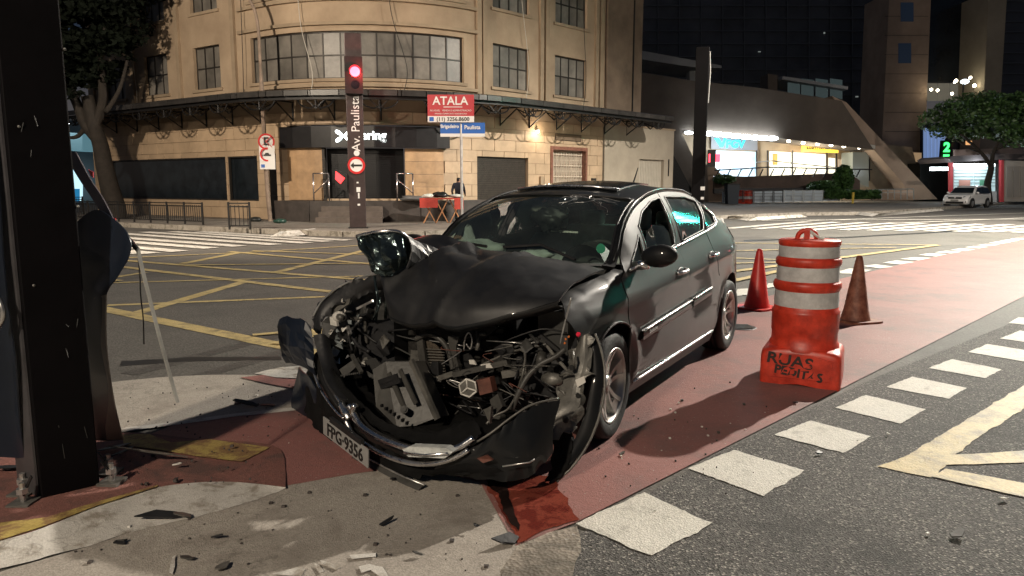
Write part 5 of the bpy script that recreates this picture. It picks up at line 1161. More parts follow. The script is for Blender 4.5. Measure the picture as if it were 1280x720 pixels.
# tail and underbody
rows = []
for k in range(13):
    t = k / 12 * 2 - 1; r_ = [(-3.86 - .05 * (1 - t * t), t * .56, 1.15), (-3.93 - .05 * (1 - t * t), t * .62, .95), (-3.95 - .06 * (1 - t * t), t * .66, .6), (-3.90 - .06 * (1 - t * t), t * .66, .28)]; rows.append(r_)
part(MB().grid(rows), 'rear_bumper', M['paint'], None, True)
for sg in (1, -1):
    V, Fc = tri_fill([(-3.46, 1.0), (-3.50, 1.10), (-3.78, 1.09), (-3.85, .93), (-3.70, .90)], [], .05)
    part(MB().add([(x, sg * (side_y(x, z) + .008), z) for x, z in V], Fc), 'tail_light', mat('tail_lens', (.25, .006, .006), .12, 0, coat=1), None, True)
part(MB().box((-3.6, -.70, .16), (-2.45, .70, .24)).box((-2.45, -.80, .16), (-.62, .80, .24)), 'underbody', M['plastic'])
# wheel housings
for wx in (-.2, -2.93):
    for sg in (1, -1):
        mb = MB().lathe([(.39, sg * .86), (.385, sg * .45)], (wx, 0, .32), 20, 'y', 0, PI); mb.add([(wx - .39, sg * .45, .15), (wx + .39, sg * .45, .15), (wx + .39, sg * .45, .75), (wx - .39, sg * .45, .75)], [(0, 1, 2, 3)])
        part(mb, 'wheel_liner', M['plastic'])
# wheels
def wheel(wx, sg, turn=0., camber=0.):
    P = MB()
    prof = [(.215, -.09), (.235, -.105), (.285, -.112), (.312, -.10), (.322, -.07), (.324, -.045), (.316, -.043), (.316, -.037), (.325, -.035), (.325, -.004), (.317, -.003), (.317, .003), (.325, .004), (.325, .035), (.316, .037), (.316, .043), (.324, .045), (.322, .07), (.312, .10), (.285, .112), (.235, .105), (.215, .09)]
    Wt = bpy.data.objects.new('wheel', MB().lathe(prof, n=48, axis='y').buildmesh('wheel', M['rubber'])); col.objects.link(Wt); Wt.parent = car
    Wt.location = (wx, sg * .785, .325); Wt.rotation_euler = (camber, 0, turn + (0 if sg > 0 else PI))
    rim = MB().lathe([(.205, -.085), (.212, .02), (.212, .085), (.225, .098), (.228, .102), (.220, .104), (.208, .09), (.200, .05), (.195, -.05)], n=48, axis='y')
    part(rim, 'rim', M['alloy'], Wt, True)
    part(MB().lathe([(.0, -.02), (.19, -.03)], n=24, axis='y'), 'brake_disc', M['gplastic2'], Wt, True)
    for k in range(5):
        a0 = 2 * PI * k / 5 + .3; mb = MB()
        for sp_ in (-1, 1):
            r0, r1 = .045, .208; th0, th1 = sp_ * .30, sp_ * .26; sec = []
            for t in (0, .25, .5, .75, 1):
                r_ = r0 + (r1 - r0) * t; th = a0 + th0 * (1 - t) + th1 * t + sp_ * .06 * math.sin(PI * t) * -1; wd = .016 + .004 * t; yy = .058 + .030 * t - .01 * math.sin(PI * t)
                c_ = Vector((math.cos(th), 0, math.sin(th))); n_ = Vector((-c_.z, 0, c_.x)); p_ = c_ * r_
                sec.append([p_ - n_ * wd + Vector((0, yy - .035, 0)), p_ + n_ * wd + Vector((0, yy - .035, 0)), p_ + n_ * wd * .7 + Vector((0, yy + .004, 0)), p_ - n_ * wd * .7 + Vector((0, yy + .004, 0))])
            k0 = len(mb.v)
            for s_ in sec: mb.v += [tuple(p) for p in s_]
            for i in range(4):
                for j in range(4): a = k0 + i * 4 + j; b = k0 + i * 4 + (j + 1) % 4; mb.f.append((a, b, b + 4, a + 4))
        c1 = Vector((math.cos(a0), 0, math.sin(a0))); n1 = Vector((-c1.z, 0, c1.x)); mb.hexa([c1 * .15 - n1 * .03 + Vector((0, .045, 0)), c1 * .21 - n1 * .05 + Vector((0, .06, 0)), c1 * .21 + n1 * .05 + Vector((0, .06, 0)), c1 * .15 + n1 * .03 + Vector((0, .045, 0)), c1 * .15 - n1 * .02 + Vector((0, .07, 0)), c1 * .21 - n1 * .045 + Vector((0, .086, 0)), c1 * .21 + n1 * .045 + Vector((0, .086, 0)), c1 * .15 + n1 * .02 + Vector((0, .07, 0))])
        part(mb, 'spoke', M['alloy'], Wt)
    part(MB().lathe([(0, .072), (.03, .07), (.055, .062), (.06, .03)], n=24, axis='y'), 'hub_cap', M['alloy'], Wt, True)
    return Wt
def _bm(s, name, m):
    me = bpy.data.meshes.new(name); me.from_pydata(s.v, [], s.f); me.materials.append(m); me.polygons.foreach_set('use_smooth', [True] * len(me.polygons)); return me
MB.buildmesh = _bm
wheel(-.2, 1, .06); wheel(-2.93, 1); wheel(-.2, -1, .2); wheel(-2.93, -1)
# door mirror
mp = SY(818, 320, .98)
def mirror(sg):
    mx, mz = -.70, 1.06
    mb = MB().ball((mx, sg * .975, mz), .115, 18, 12, (.62, 1.05, .64)); mb.v = [(x if x > mx - .035 else mx - .035, y, z + .18 * (sg * y - .975) * .4) for x, y, z in mb.v]
    o = part(mb, 'door_mirror', M['paint'], None, True)
    part(MB().tube([(mx - .02, sg * .80, mz - .075), (mx - .01, sg * .90, mz - .055)], [.03, .035], 8), 'mirror_stalk', M['chrome'], o, True)
    part(MB().lathe([(0, 0), (.072, 0)], (mx - .038, sg * .975, mz), 18, 'x'), 'mirror_glass', M['lens'], o)
mirror(1); mirror(-1)
# ---------------- interior
part(MB().box((-2.6, -.72, .25), (-.6, .72, .34)), 'cabin_floor', M['cabin'])
part(MB().grid([[(x, y, top_pt(x, y * yrf(x)) - .05) if 0 else (x, y * yrf(x) * .96, top_pt(x, y * yrf(x) * .96) - .045) for y in (-1, -.7, -.3, 0, .3, .7, 1)] for x in (-1.18, -1.5, -1.9, -2.3, -2.68)]), 'headliner', mat('headliner', (.42, .40, .36), .9), None, True)
db = [(-.42, .93), (-.52, .985), (-.80, .985), (-.95, .96), (-1.02, .85), (-.98, .68), (-.80, .60), (-.42, .60)]
part(MB().prism([(x, -.70, z) for x, z in db], (0, 1.40, 0)), 'dashboard', M['cabin']); part(MB().lathe([(.17, -.84), (.18, -.99), (.06, -1.03)], (0, .38, .93), 18, 'x'), 'instrument_hood', M['cabin'])
part(MB().box((-1.9, -.11, .34), (-.95, .11, .62)), 'centre_console', M['cabin'])
def seat(y, x0, label=None):
    bp_ = []
    for k, (x, z, t) in enumerate(((x0 - .10, .52, .10), (x0 - .20, .75, .115), (x0 - .28, 1.0, .09), (x0 - .32, 1.10, .06))):
        hw = (.24, .26, .23, .17)[k]; bp_.append([(x - t * .5, y - hw, z), (x + t, y - hw, z), (x + t * .55, y - hw * .5, z), (x + t * .5, y + hw * .5, z), (x + t, y + hw, z), (x - t * .5, y + hw, z)])
    mb = MB().grid([r + [r[0]] for r in bp_]); o = part(mb, 'seat', M['leather'], None, True); mod_sub(o, 2)
    c = part(MB().box((x0 - .12, y - .25, .42), (x0 + .42, y + .25, .56)), 'cushion', M['leather'], o); mod_bevel(c, .05, 3)
    h = part(MB().box((x0 - .36, y - .13, 1.14), (x0 - .26, y + .13, 1.33)), 'headrest', M['leather'], o); mod_bevel(h, .04, 3)
    part(MB().tube([(x0 - .31, y - .06, 1.05), (x0 - .31, y - .06, 1.18)], .008, 6), 'headrest_stem', M['chrome'], o); part(MB().tube([(x0 - .31, y + .06, 1.05), (x0 - .31, y + .06, 1.18)], .008, 6), 'headrest_stem', M['chrome'], o)
seat(.37, -1.55); seat(-.37, -1.55)
o = part(MB().box((-2.72, -.62, .85), (-2.58, .62, 1.14)).box((-2.66, -.62, .45), (-2.1, .62, .6)), 'rear_bench', M['leather']); mod_bevel(o, .05, 3)
for y in (-.38, .38): mod_bevel(part(MB().box((-2.74, y - .12, 1.13), (-2.64, y + .12, 1.27)), 'rear_headrest', M['leather']), .03, 3)
sw = MB(); ring = [Vector((-1.10 - .07 * math.sin(t), .38 + .18 * math.cos(t), .93 + .17 * math.sin(t))) for t in [2 * PI * k / 28 for k in range(29)]]; sw.tube(ring, .015, 8)
part(sw, 'steering_wheel', M['cabin'], None, True); part(MB().ball((-1.07, .38, .92), .07, 12, 8, (.5, 1, .8)).box((-1.09, .22, .91), (-1.07, .54, .935)), 'wheel_hub', M['cabin'])
part(MB().tube([(-1.11 - .07 * math.sin(t), .38 + .182 * math.cos(t), .93 + .172 * math.sin(t)) for t in (.15, .3, .45, .6)], .008, 6), 'wheel_trim', M['silver'], None, True)
# passenger airbag, wrinkled white cloth on the dashboard; dark bundle hanging behind the glass
def wrink(c, r, s, seed, amt=.3, n=26):
    mb = MB().ball((0, 0, 0), 1, n, n // 2); mb.v = [tuple(Vector(c) + Vector((v[0] * s[0], v[1] * s[1], v[2] * s[2])) * r * (1 + amt * noise.noise(Vector(v) * 1.9 + Vector((seed, 0, 0))) + .5 * amt * noise.noise(Vector(v) * 5 + Vector((seed, 3, 0))))) for v in mb.v]; return mb
part(wrink((-.66, -.43, 1.03), .20, (1.0, 1.25, .42), 2, .35), 'passenger_airbag', M['airbag'], None, True); part(wrink((-.92, -.05, 1.0), .09, (1.3, 1.6, .4), 5, .3), 'airbag_flap', M['airbag'], None, True)
part(wrink((-1.0, .03, 1.265), .09, (.45, 1.35, .85), 8, .6), 'hanging_bundle', M['ink'], None, True)
part(wrink((-1.02, -.06, 1.335), .05, (.5, 1.2, .7), 4, .5), 'torn_headliner_piece', MATS['headliner'], None, True)
part(MB().beam((-1.06, .02, 1.17), (-1.06, .24, 1.165), .02, .012), 'mirror_edge', M['white_pl'])
part(MB().lathe([(0, 0), (.032, .0)], (-.62, .60, .99), 18, 'x'), 'green_sticker', mat('green_sticker', (.03, .30, .18), .5))
o = [c for c in car.children if c.name.startswith('green_sticker')][0]; o.location = (-.02, .0, .105)
# cracks in the screen
mb = MB()
for k in range(26):
    a = R0.random() * 2 * PI; c0 = Vector((-1.08, .28 + R0.uniform(-.12, .12))); ln = R0.uniform(.04, .22)
    P = [];
    for t in range(5): q = c0 + Vector((math.cos(a), math.sin(a))) * ln * t / 4; a += R0.uniform(-.3, .3); P.append((min(-.4, max(-1.13, q.x)), q.y, top_pt(max(-1.13, q.x), q.y) + .003))
    mb.tube(P, .0012, 3)
o = part(mb, 'screen_cracks', M['silver'], windscreen); o['kind'] = 'stuff'
for y0, ln in ((.55, .52), (-.1, .5)): part(MB().tube([(-.36, y0, top_pt(-.36, y0) + .02), (-.40, y0 - ln * .5, top_pt(-.42, y0 - ln * .5) + .025), (-.36, y0 - ln, top_pt(-.36, y0 - ln) + .02)], .010, 6), 'wiper', M['plastic'])

# ---------------- hood, buckled
def surf(ctrl, nu, nv, crumple=0., seed=0, sc_=4.):
    rows = [resample(smooth_path(r, 6), nv) for r in ctrl]; cols = [smooth_path([r[j] for r in rows], 6) for j in range(nv)]
    cols = [resample(c, nu) for c in cols]; out = [[cols[j][i].copy() for j in range(nv)] for i in range(nu)]
    if crumple:
        for r in out:
            for p in r: n = noise.noise_vector(p * sc_ + Vector((seed, 0, 0))) * crumple; p += n
    return out
hc = [[(-.30, -.70, 1.12), (-.24, -.50, 1.165), (-.20, -.30, 1.17), (-.16, -.05, 1.10), (-.20, .25, 1.075), (-.27, .5, 1.045), (-.38, .735, .99)],
      [(-.12, -.69, 1.12), (-.06, -.55, 1.11), (-.02, -.36, 1.08), (.0, -.1, 1.085), (-.03, .25, 1.065), (-.1, .52, 1.035), (-.18, .74, .985)],
      [(.06, -.66, 1.13), (.10, -.50, 1.10), (.14, -.36, 1.03), (.14, -.10, 1.04), (.14, .25, 1.02), (.08, .53, 1.0), (.02, .745, .965)],
      [(.22, -.56, 1.05), (.27, -.43, 1.01), (.29, -.28, .95), (.30, -.05, .955), (.30, .25, .94), (.24, .52, .945), (.14, .75, .935)],
      [(.32, -.42, .91), (.40, -.33, .87), (.42, -.20, .83), (.43, .0, .825), (.43, .28, .83), (.36, .54, .875), (.22, .755, .905)],
      [(.34, -.37, .79), (.42, -.28, .755), (.46, -.15, .735), (.47, .05, .735), (.46, .28, .745), (.40, .54, .815), (.26, .755, .885)]]
hs = surf(hc, 40, 64, .010, 4, 3.0)
for i, r in enumerate(hs):   # sharp fold lines
    for j, p in enumerate(r):
        d_ = abs(p.y + .18 + .55 * (p.x - .0)); p.z += .030 * max(0, 1 - d_ / .075)
        d_ = abs(p.y - .22 + .30 * p.x); p.z += .020 * max(0, 1 - d_ / .05)
for i, r in enumerate(hs):
    for j, p in enumerate(r):
        w_ = min(1, i / 8) * min(1, max(0, .45 - p.y) * 1.6); q = Vector((p.x * 1.2 + p.y * 1.1, p.x * 3.2 - p.y * 2.6, 2.0))
        p.z += w_ * (.075 * abs(noise.noise(q)) - .02) + .004 * noise.noise(p * 11)
        d_ = abs(p.y + .02 - .9 * (p.x + .1)); p.z -= .022 * max(0, 1 - d_ / .045) * max(0, 1 - abs(p.x + .06) / .16)
o = part(MB().grid(hs), 'hood', M['dusty'], None, True); mod_solid(o, .012, 0); o.modifiers['sharp_edges'].split_angle = math.radians(15)
lipm = MB().grid([[p + Vector((.004, 0, 0)) for p in hs[-1]], [p + Vector((.012, 0, -.018)) for p in hs[-1]], [p + Vector((-.03, 0, -.035)) for p in hs[-1]], [p + Vector((-.16, 0, -.05)) for p in hs[-1]]]); part(lipm, 'hood_lip', M['paint'], o, True)
# the torn corner of the hood, folded up like foil
FOIL = mat('creased_teal_shine_paint', (.09, .12, .12), .14, .9, 9, .5, bump=.8, bscale=9)  # silvery teal shine of reflected signal light put into the base colour
def crease(rows, amp, f, seed):
    for i, r in enumerate(rows):
        for j, p in enumerate(r):
            a = abs(((j * f + 3 * noise.noise(p * 5 + Vector((seed, 0, 0)))) % 2) - 1) - .5; n = Vector((1, .2, .1)); r[j] = p + n * amp * a
    return rows
fc_ = [[FX(446, 294, .30), FX(470, 290, .33), FX(495, 289, .27), FX(512, 299, .20)], [FX(450, 308, .34), FX(472, 308, .37), FX(498, 306, .31), FX(515, 312, .22)], [FX(459, 326, .34), FX(476, 328, .40), FX(498, 326, .33), FX(515, 322, .24)], [FX(466, 340, .32), FX(480, 345, .36), FX(496, 340, .32), FX(512, 330, .24)]]
o = part(MB().grid(crease(surf(fc_, 13, 15, .012, 3, 14), .030, .62, 1)), 'folded_hood_corner', FOIL, None, False); mod_solid(o, .006, 0)
part(MB().tube(smooth_path([FX(446, 295, .32), FX(470, 290, .35), FX(496, 289, .29), FX(510, 297, .22)], 6), .010, 6), 'folded_edge', M['chrome'], o, True)
rows = [[FX(508, 293, .22), FX(522, 300, .12), FX(548, 312, .0)], [FX(516, 310, .24), FX(528, 318, .14), FX(545, 325, .04)], [FX(508, 332, .28), FX(516, 340, .2), FX(530, 342, .12)]]
o = part(MB().grid(surf(rows, 6, 7, .018, 9, 11)), 'folded_hood_side', M['dusty'], None, False); mod_solid(o, .006, 0)
for k, (a, b) in enumerate((((468, 345), (470, 402)), ((478, 345), (482, 398)), ((474, 372), (466, 400)))):
    part(MB().tube([FX(*a, .32), FX((a[0] + b[0]) / 2 + 3, (a[1] + b[1]) / 2, .36), FX(*b, .34)], .009, 5), 'torn_strip', FOIL, None, True)

# ---------------- front end wreckage
def ribbon(name, top, bot, m, n=40, mid=((.5, 0),), crum=0., seed=0, th=.006, parent=None, smooth=True, jag=0.):
    a = resample(smooth_path(top, 8), n); b = resample(smooth_path(bot, 8), n); rows = []
    for k in range(9):
        t = k / 8; r = []
        for i in range(n):
            p = a[i].lerp(b[i], t); p.x += mid[0][1] * math.sin(PI * t); p += noise.noise_vector(p * 6 + Vector((seed, 0, 0))) * crum
            if jag and k in (0, 8): p += noise.noise_vector(p * 23 + Vector((0, seed, k))) * jag
            r.append(p)
        rows.append(r)
    o = part(MB().grid(rows), name, m, parent, smooth)
    if th: mod_solid(o, th, 0)
    return o
def fx(*pts): return [FX(*p) for p in pts]
# chrome chevron strips of the bumper
up_ = fx((398, 438, .50), (405, 462, .58), (414, 484, .66), (427, 505, .75), (436, 512, .79), (441, 505, .80), (450, 522, .82), (462, 535, .85), (485, 548, .89), (515, 558, .93), (548, 562, .95), (575, 558, .93), (596, 545, .89))
lo_ = fx((389, 446, .50), (394, 470, .58), (404, 492, .66), (420, 514, .75), (430, 523, .79), (437, 524, .80), (446, 541, .82), (460, 552, .86), (485, 566, .90), (515, 576, .94), (545, 577, .96), (572, 570, .94), (590, 560, .91))
def cstrip(pts, r, name): return part(MB().tube(smooth_path(pts, 6), r, 8), name, M['chrome'], None, True)
F_ = lambda q: [p + Vector((.03, 0, 0)) for p in q]
cstrip(up_[:5], .009, 'chrome_strip'); cstrip(F_(up_[5:]), .017, 'chrome_strip'); cstrip(lo_[:5], .008, 'chrome_strip'); cstrip(F_(lo_[5:]), .014, 'chrome_strip')
part(MB().tube(smooth_path([up_[3], FX(432, 516, .82), FX(436, 524, .83)], 4), .022, 7).tube(smooth_path([FX(444, 506, .84), FX(441, 515, .84), FX(448, 528, .84)], 4), .018, 7), 'chrome_emblem', M['chrome'], None, True)
ribbon('grille_panel', [p + Vector((-.02, 0, .0)) for p in up_], [p + Vector((-.02, 0, 0)) for p in lo_], M['paint'], 50, ((.5, .012),), .003, 1)
ribbon('bumper_beam_cover', [FX(x, y - 14, z_ - .05) for x, y, z_ in ((402, 440, .50), (412, 470, .6), (432, 496, .7), (455, 520, .78), (485, 542, .84), (520, 552, .88), (556, 553, .88), (592, 540, .84))], [p + Vector((-.03, 0, .006)) for p in up_[:4] + up_[6:]], M['matt'], 50, ((.5, -.01),), .012, 3, jag=.012)
# fog lamp strip between the chrome lines, brightly reflecting
part(MB().prism(fx((503, 562, 1.01), (512, 558, 1.01), (556, 560, 1.02), (566, 565, 1.015), (556, 573, 1.02), (510, 571, 1.01)), (-.05, 0, 0)), 'running_light', mat('lamp_lens_clear', (.75, .78, .76), .22, .25, 20, .25))
part(MB().tube(fx((505, 566, 1.02), (530, 569, 1.03), (560, 567, 1.027)), .007, 6), 'running_light_rim', M['chrome'], None, True)
# number plate
c00, c10, c11, c01 = FX(404, 519, .84), FX(461, 566, .98), FX(459, 580, .98), FX(404, 542, .84)
pc = (c00 + c10 + c11 + c01) / 4; xd = ((c10 - c00) + (c11 - c01)).normalized(); zd = Vector((.05, .03, 1)); zd = (zd - xd * zd.dot(xd)).normalized(); nd = xd.cross(zd)
PWd, PHt = ((c10 - c00).length + (c11 - c01).length) / 2, .115
def plate_pts(a, b, o_=0): return pc + xd * a * PWd / 2 + zd * b * PHt / 2 + nd * o_
pl = MB().prism([plate_pts(-1, -1), plate_pts(1, -1), plate_pts(1, .85), plate_pts(-1, .85)], nd * -.006)
plo = part(pl, 'number_plate', mat('plate_grey', (.27, .27, .26), .4, 0, 9, .12))
text('plate_lettering', 'FPG·9356', PHt * .92, M['ink'], plo, frame_mtx(plate_pts(0, -.2, .003), xd, zd), .001, bold=.0016, sx=PWd * .90 / (PHt * .92 * 4.45))
part(MB().beam(plate_pts(-.7, 1.0, -.01), plate_pts(.7, 1.0, -.01), .02, .03), 'plate_holder', M['plastic'])
# lower bumper, black
ribbon('lower_bumper', [p + Vector((-.01, 0, 0)) for p in lo_], fx((376, 505, .40), (386, 520, .5), (402, 545, .62), (420, 556, .70), (430, 562, .74), (436, 564, .76), (450, 575, .80), (470, 584, .84), (495, 592, .90), (525, 594, .93), (560, 592, .93), (600, 590, .90), (630, 592, .88)), M['matt'], 60, ((.5, .01),), .022, 5, jag=.03)
# right half of the bumper skin, red brown in the reflected paint of the path
ribbon('bumper_skin', fx((572, 566, .93), (600, 556, .90), (622, 540, .87), (645, 522, .80), (668, 508, .72), (700, 499, .60)), fx((540, 590, .93), (585, 597, .90), (620, 600, .88), (650, 600, .84), (672, 590, .78), (690, 566, .68)), M['paint'], 60, ((.5, .03),), .008, 7, jag=.012)
part(MB().tube(smooth_path(fx((590, 556, .90), (614, 541, .87), (640, 521, .80), (665, 506, .72), (698, 498, .60)), 6), .006, 5), 'torn_bumper_edge', M['gplastic2'], None, True)
part(MB().tube(fx((628, 583, .93), (662, 578, .86), (668, 574, .84)), .004, 5), 'bumper_crease_line', M['silver'], None, True)
part(MB().prism(fx((596, 573, .95), (608, 569, .95), (616, 575, .94), (604, 579, .95)), (-.01, 0, 0)), 'tow_eye_cover', M['rust'])
# lower lip torn off and hanging to the ground
ribbon('torn_lip', fx((446, 566, .82), (470, 578, .86), (500, 594, .92), (530, 606, .96)), fx((440, 572, .84), (466, 588, .88), (496, 603, .95), (524, 613, .99)), M['gplastic'], 30, ((.5, .012),), .006, 9); part(MB().tube(fx((446, 566, .825), (470, 578, .865), (500, 594, .925), (530, 606, .965)), .006, 5), 'lip_edge', M['silver'], None, True)
# left end of the bumper (car's right), bent away, dark bluish
lb = [fx((352, 398, .45), (364, 396, .47), (378, 400, .50), (390, 408, .50)), fx((349, 414, .47), (362, 412, .52), (378, 418, .55), (391, 428, .53)), fx((352, 434, .50), (364, 436, .55), (380, 440, .58), (394, 448, .56)), fx((360, 452, .52), (370, 456, .55), (384, 462, .58), (396, 470, .58))]
o = part(MB().grid(surf(lb, 8, 8, .022, 2, 9)), 'bumper_end', M['bluish'], None, False); mod_solid(o, .012, 0)
lb = [fx((392, 420, .50), (402, 418, .48), (410, 425, .44)), fx((398, 445, .56), (408, 447, .54), (418, 452, .5)), fx((408, 478, .66), (420, 480, .62), (432, 486, .56)), fx((424, 500, .74), (438, 502, .70), (450, 508, .62))]
o = part(MB().grid(surf(lb, 20, 14, .010, 6, 5)), 'torn_grille_cover', M['plastic'], None, True); mod_solid(o, .02, 0)
lb = [fx((374, 462, .42), (388, 468, .52), (402, 490, .60)), fx((368, 500, .38), (384, 506, .48), (400, 520, .58)), fx((366, 530, .34), (384, 545, .44), (402, 556, .55)), fx((376, 542, .34), (392, 560, .46), (420, 572, .62))]
o = part(MB().grid(surf(lb, 24, 16, .03, 12, 6)), 'hanging_liner', M['bluish'], None, False); mod_solid(o, .01, 0)
# crumpled right front fender of the car, an arched band
ribbon('crumpled_fender', fx((484, 342, .18), (462, 345, .20), (440, 352, .22), (420, 362, .26), (402, 378, .30), (391, 398, .34), (390, 412, .36)), fx((478, 360, .16), (462, 362, .20), (444, 370, .24), (426, 380, .28), (412, 392, .32), (404, 404, .36), (400, 416, .38)), M['plastic'], 60, ((.5, .012),), .024, 4, .005, jag=.03)
part(MB().tube(smooth_path(fx((484, 341, .19), (462, 344, .21), (440, 351, .23), (420, 361, .27), (402, 377, .31), (391, 397, .35)), 6), .007, 5), 'fender_edge', M['silver'], None, True)
# left front corner: liner / headlamp support plate and the curved bumper corner reaching the ground
ribbon('bumper_corner', fx((742, 418, .16), (750, 440, .17), (754, 470, .20), (751, 505, .27), (738, 545, .38), (718, 578, .48), (694, 602, .56)), fx((736, 416, .17), (739, 440, .20), (740, 472, .24), (734, 510, .32), (720, 548, .42), (703, 580, .52), (686, 603, .60)), M['paint'], 50, ((.5, .012),), .008, 8, .006)
part(MB().tube(smooth_path(fx((744, 417, .16), (752, 440, .17), (756, 470, .20), (753, 505, .27), (740, 545, .38), (720, 578, .48), (696, 602, .56)), 6), .007, 6), 'corner_edge', M['gplastic2'], None, True)
ribbon('headlamp_bracket', fx((736, 416, .20), (738, 445, .24), (737, 475, .28), (730, 505, .34), (716, 535, .42), (700, 552, .47)), fx((722, 420, .18), (712, 450, .24), (700, 478, .30), (690, 505, .38), (687, 520, .44), (687, 545, .48)), M['gplastic2'], 50, ((.5, .03),), .03, 3, .006, None, False, jag=.05)
ribbon('torn_liner_piece', fx((716, 535, .42), (718, 560, .46), (706, 586, .53), (690, 602, .58)), fx((688, 545, .46), (692, 565, .50), (688, 585, .55), (680, 600, .58)), M['matt'], 30, ((.5, .01),), .02, 6, .008, None, False, jag=.03)
part(MB().prism(fx((719, 475, .345), (730, 470, .33), (732, 478, .33), (722, 484, .345)), (-.004, 0, 0)), 'white_label', M['white_pl'])
for (x, y), r_ in (((706, 525), .016), ((722, 495), .012), ((714, 460), .012)):
    part(MB().lathe([(0, 0), (r_, 0), (r_ * 1.3, -.006)], FX(x, y, .44 if y > 500 else .36), 12, 'x'), 'bracket_hole', M['ink'])
for a, b in (((700, 470), (716, 468)), ((698, 486), (710, 500)), ((716, 440), (718, 460)), ((694, 515), (708, 512))): part(MB().tube([FX(*a, .33), FX((a[0] + b[0]) / 2, (a[1] + b[1]) / 2 - 3, .36), FX(*b, .34)], .007, 6), 'bracket_rib', M['gplastic2'], None, True)
mb = MB(); P = fx((714, 372, .26), (709, 392, .26), (704, 412, .27), (700, 430, .28)); mb.tube(smooth_path(P, 4), .005, 5); part(mb, 'torn_fender_edge', M['silver'], None, True)
part(MB().ball(FX(723, 418, .22), .014, 8, 5), 'red_reflector', mat('red_glint', (.8, .02, .06), .2, coat=1))
for q in ((707, 424), (711, 421), (706, 429)): part(MB().ball(FX(*q, .24), .007, 6, 4), 'orange_fragment', mat('orange_lens', (.7, .2, .05), .2))

# ---------------- engine bay
part(MB().box((-.60, -.72, .2), (-.5, .72, .93)), 'bulkhead', M['cabin']); part(MB().box((-.55, -.60, .18), (.05, .60, .26)), 'engine_undertray', M['plastic'])
for sg in (1, -1): mod_bevel(part(MB().box((-.5, sg * .50 - .04, .42), (.22 if sg > 0 else .05, sg * .50 + .04, .54)), 'chassis_rail', M['plastic']), .01)
part(MB().box((-.5, .55, .55), (.12, .74, .80)), 'inner_wing', M['cabin']); part(MB().box((-.5, -.72, .5), (-.05, -.55, .78)), 'inner_wing', M['cabin']); o = part(MB().grid(surf([[FX(404, 404, .12), FX(430, 378, .08), FX(478, 362, .05)], [FX(404, 440, .18), FX(436, 430, .1), FX(482, 420, .05)], [FX(416, 486, .3), FX(440, 480, .2), FX(486, 470, .1)]], 20, 20, .03, 5, 9)), 'inner_wing_liner', M['cabin']); mod_solid(o, .01, 0)
mod_bevel(part(MB().box((-.45, -.35, .35), (-.02, .42, .72)), 'engine_block', mat('engine_black', (.02, .019, .018), .6, .2, 10, .4)), .03)
# radiator with shroud ring and fins
rc = FX(538, 455, .34)
mod_bevel(part(MB().box((.05, -.42, .28), (.09, .30, .66)), 'radiator', mat('radiator_fins', (.04, .038, .035), .5, .5, 60, .5)), .005)
part(MB().grid(surf([fx((523, 430, .30), (538, 426, .29), (552, 440, .27), (558, 470, .27)), fx((526, 460, .29), (538, 460, .28), (550, 462, .27), (556, 480, .27)), fx((530, 488, .27), (538, 487, .27), (548, 486, .27), (555, 486, .27))], 10, 10)), 'condenser', mat('condenser_mesh', (.075, .06, .045), .6, .3, 90, .5), None, True)
mb = MB()
for k in range(15): y = 436 + k * 3.4; mb.beam(FX(526 + k * .3, y, .31), FX(556, y + 1, .285), .003, .004)
o = part(mb, 'condenser_fins', M['gplastic2']); o['kind'] = 'stuff'
part(MB().tube(smooth_path(fx((520, 424, .33), (535, 418, .33), (550, 424, .32), (561, 440, .31), (566, 462, .31)), 6), .017, 6), 'fan_shroud', M['gplastic'], None, True)
part(MB().prism(fx((520, 422, .33), (528, 424, .33), (532, 452, .33), (540, 470, .33), (534, 474, .33), (524, 455, .33)), (-.02, 0, 0)), 'shroud_bracket', M['gplastic'])
o = ribbon('bumper_foam', fx((404, 436, .34), (414, 474, .48), (440, 514, .62), (476, 540, .72), (530, 552, .80), (588, 542, .78)), fx((440, 424, .14), (452, 470, .26), (474, 506, .40), (508, 534, .52), (550, 540, .58), (592, 524, .56)), M['matt'], 50, ((.5, .0),), .02, 11, .02, jag=.02)
part(MB().box((.05, -.70, .14), (.62, .52, .17)), 'splash_shield', M['matt'])
# big grey plastic box, tilted, with embossed frames
bx = fx((466, 462, .55), (482, 452, .52), (515, 452, .46), (546, 522, .56), (520, 532, .62), (496, 534, .66), (470, 508, .62))
part(MB().prism(bx, (-.12, 0, -.02)), 'air_filter_box', M['gplastic'])
for a, b, w_, m_ in (((514, 450), (547, 524), .022, 'gplastic2'), ((474, 478), (497, 470), .012, 'plastic'), ((476, 484), (500, 475), .010, 'plastic'), ((486, 466), (506, 512), .012, 'gplastic'), ((500, 462), (520, 505), .010, 'gplastic'), ((472, 500), (500, 530), .014, 'gplastic')):
    part(MB().beam(FX(*a, .575), FX(*b, .60), w_, .03), 'box_rib', M[m_])
part(MB().tube([FX(505, 512, .60), FX(505, 512, .67)], .022, 12).tube([FX(505, 512, .67), FX(505, 512, .675)], .012, 10), 'box_boss', M['gplastic'], None, False)
for k in range(7): part(MB().box(FX(478 + k * 5.2, 508 + k * 3.6, .67), FX(478 + k * 5.2, 508 + k * 3.6, .67) + Vector((.02, .010, .016))), 'box_slot', M['ink'])
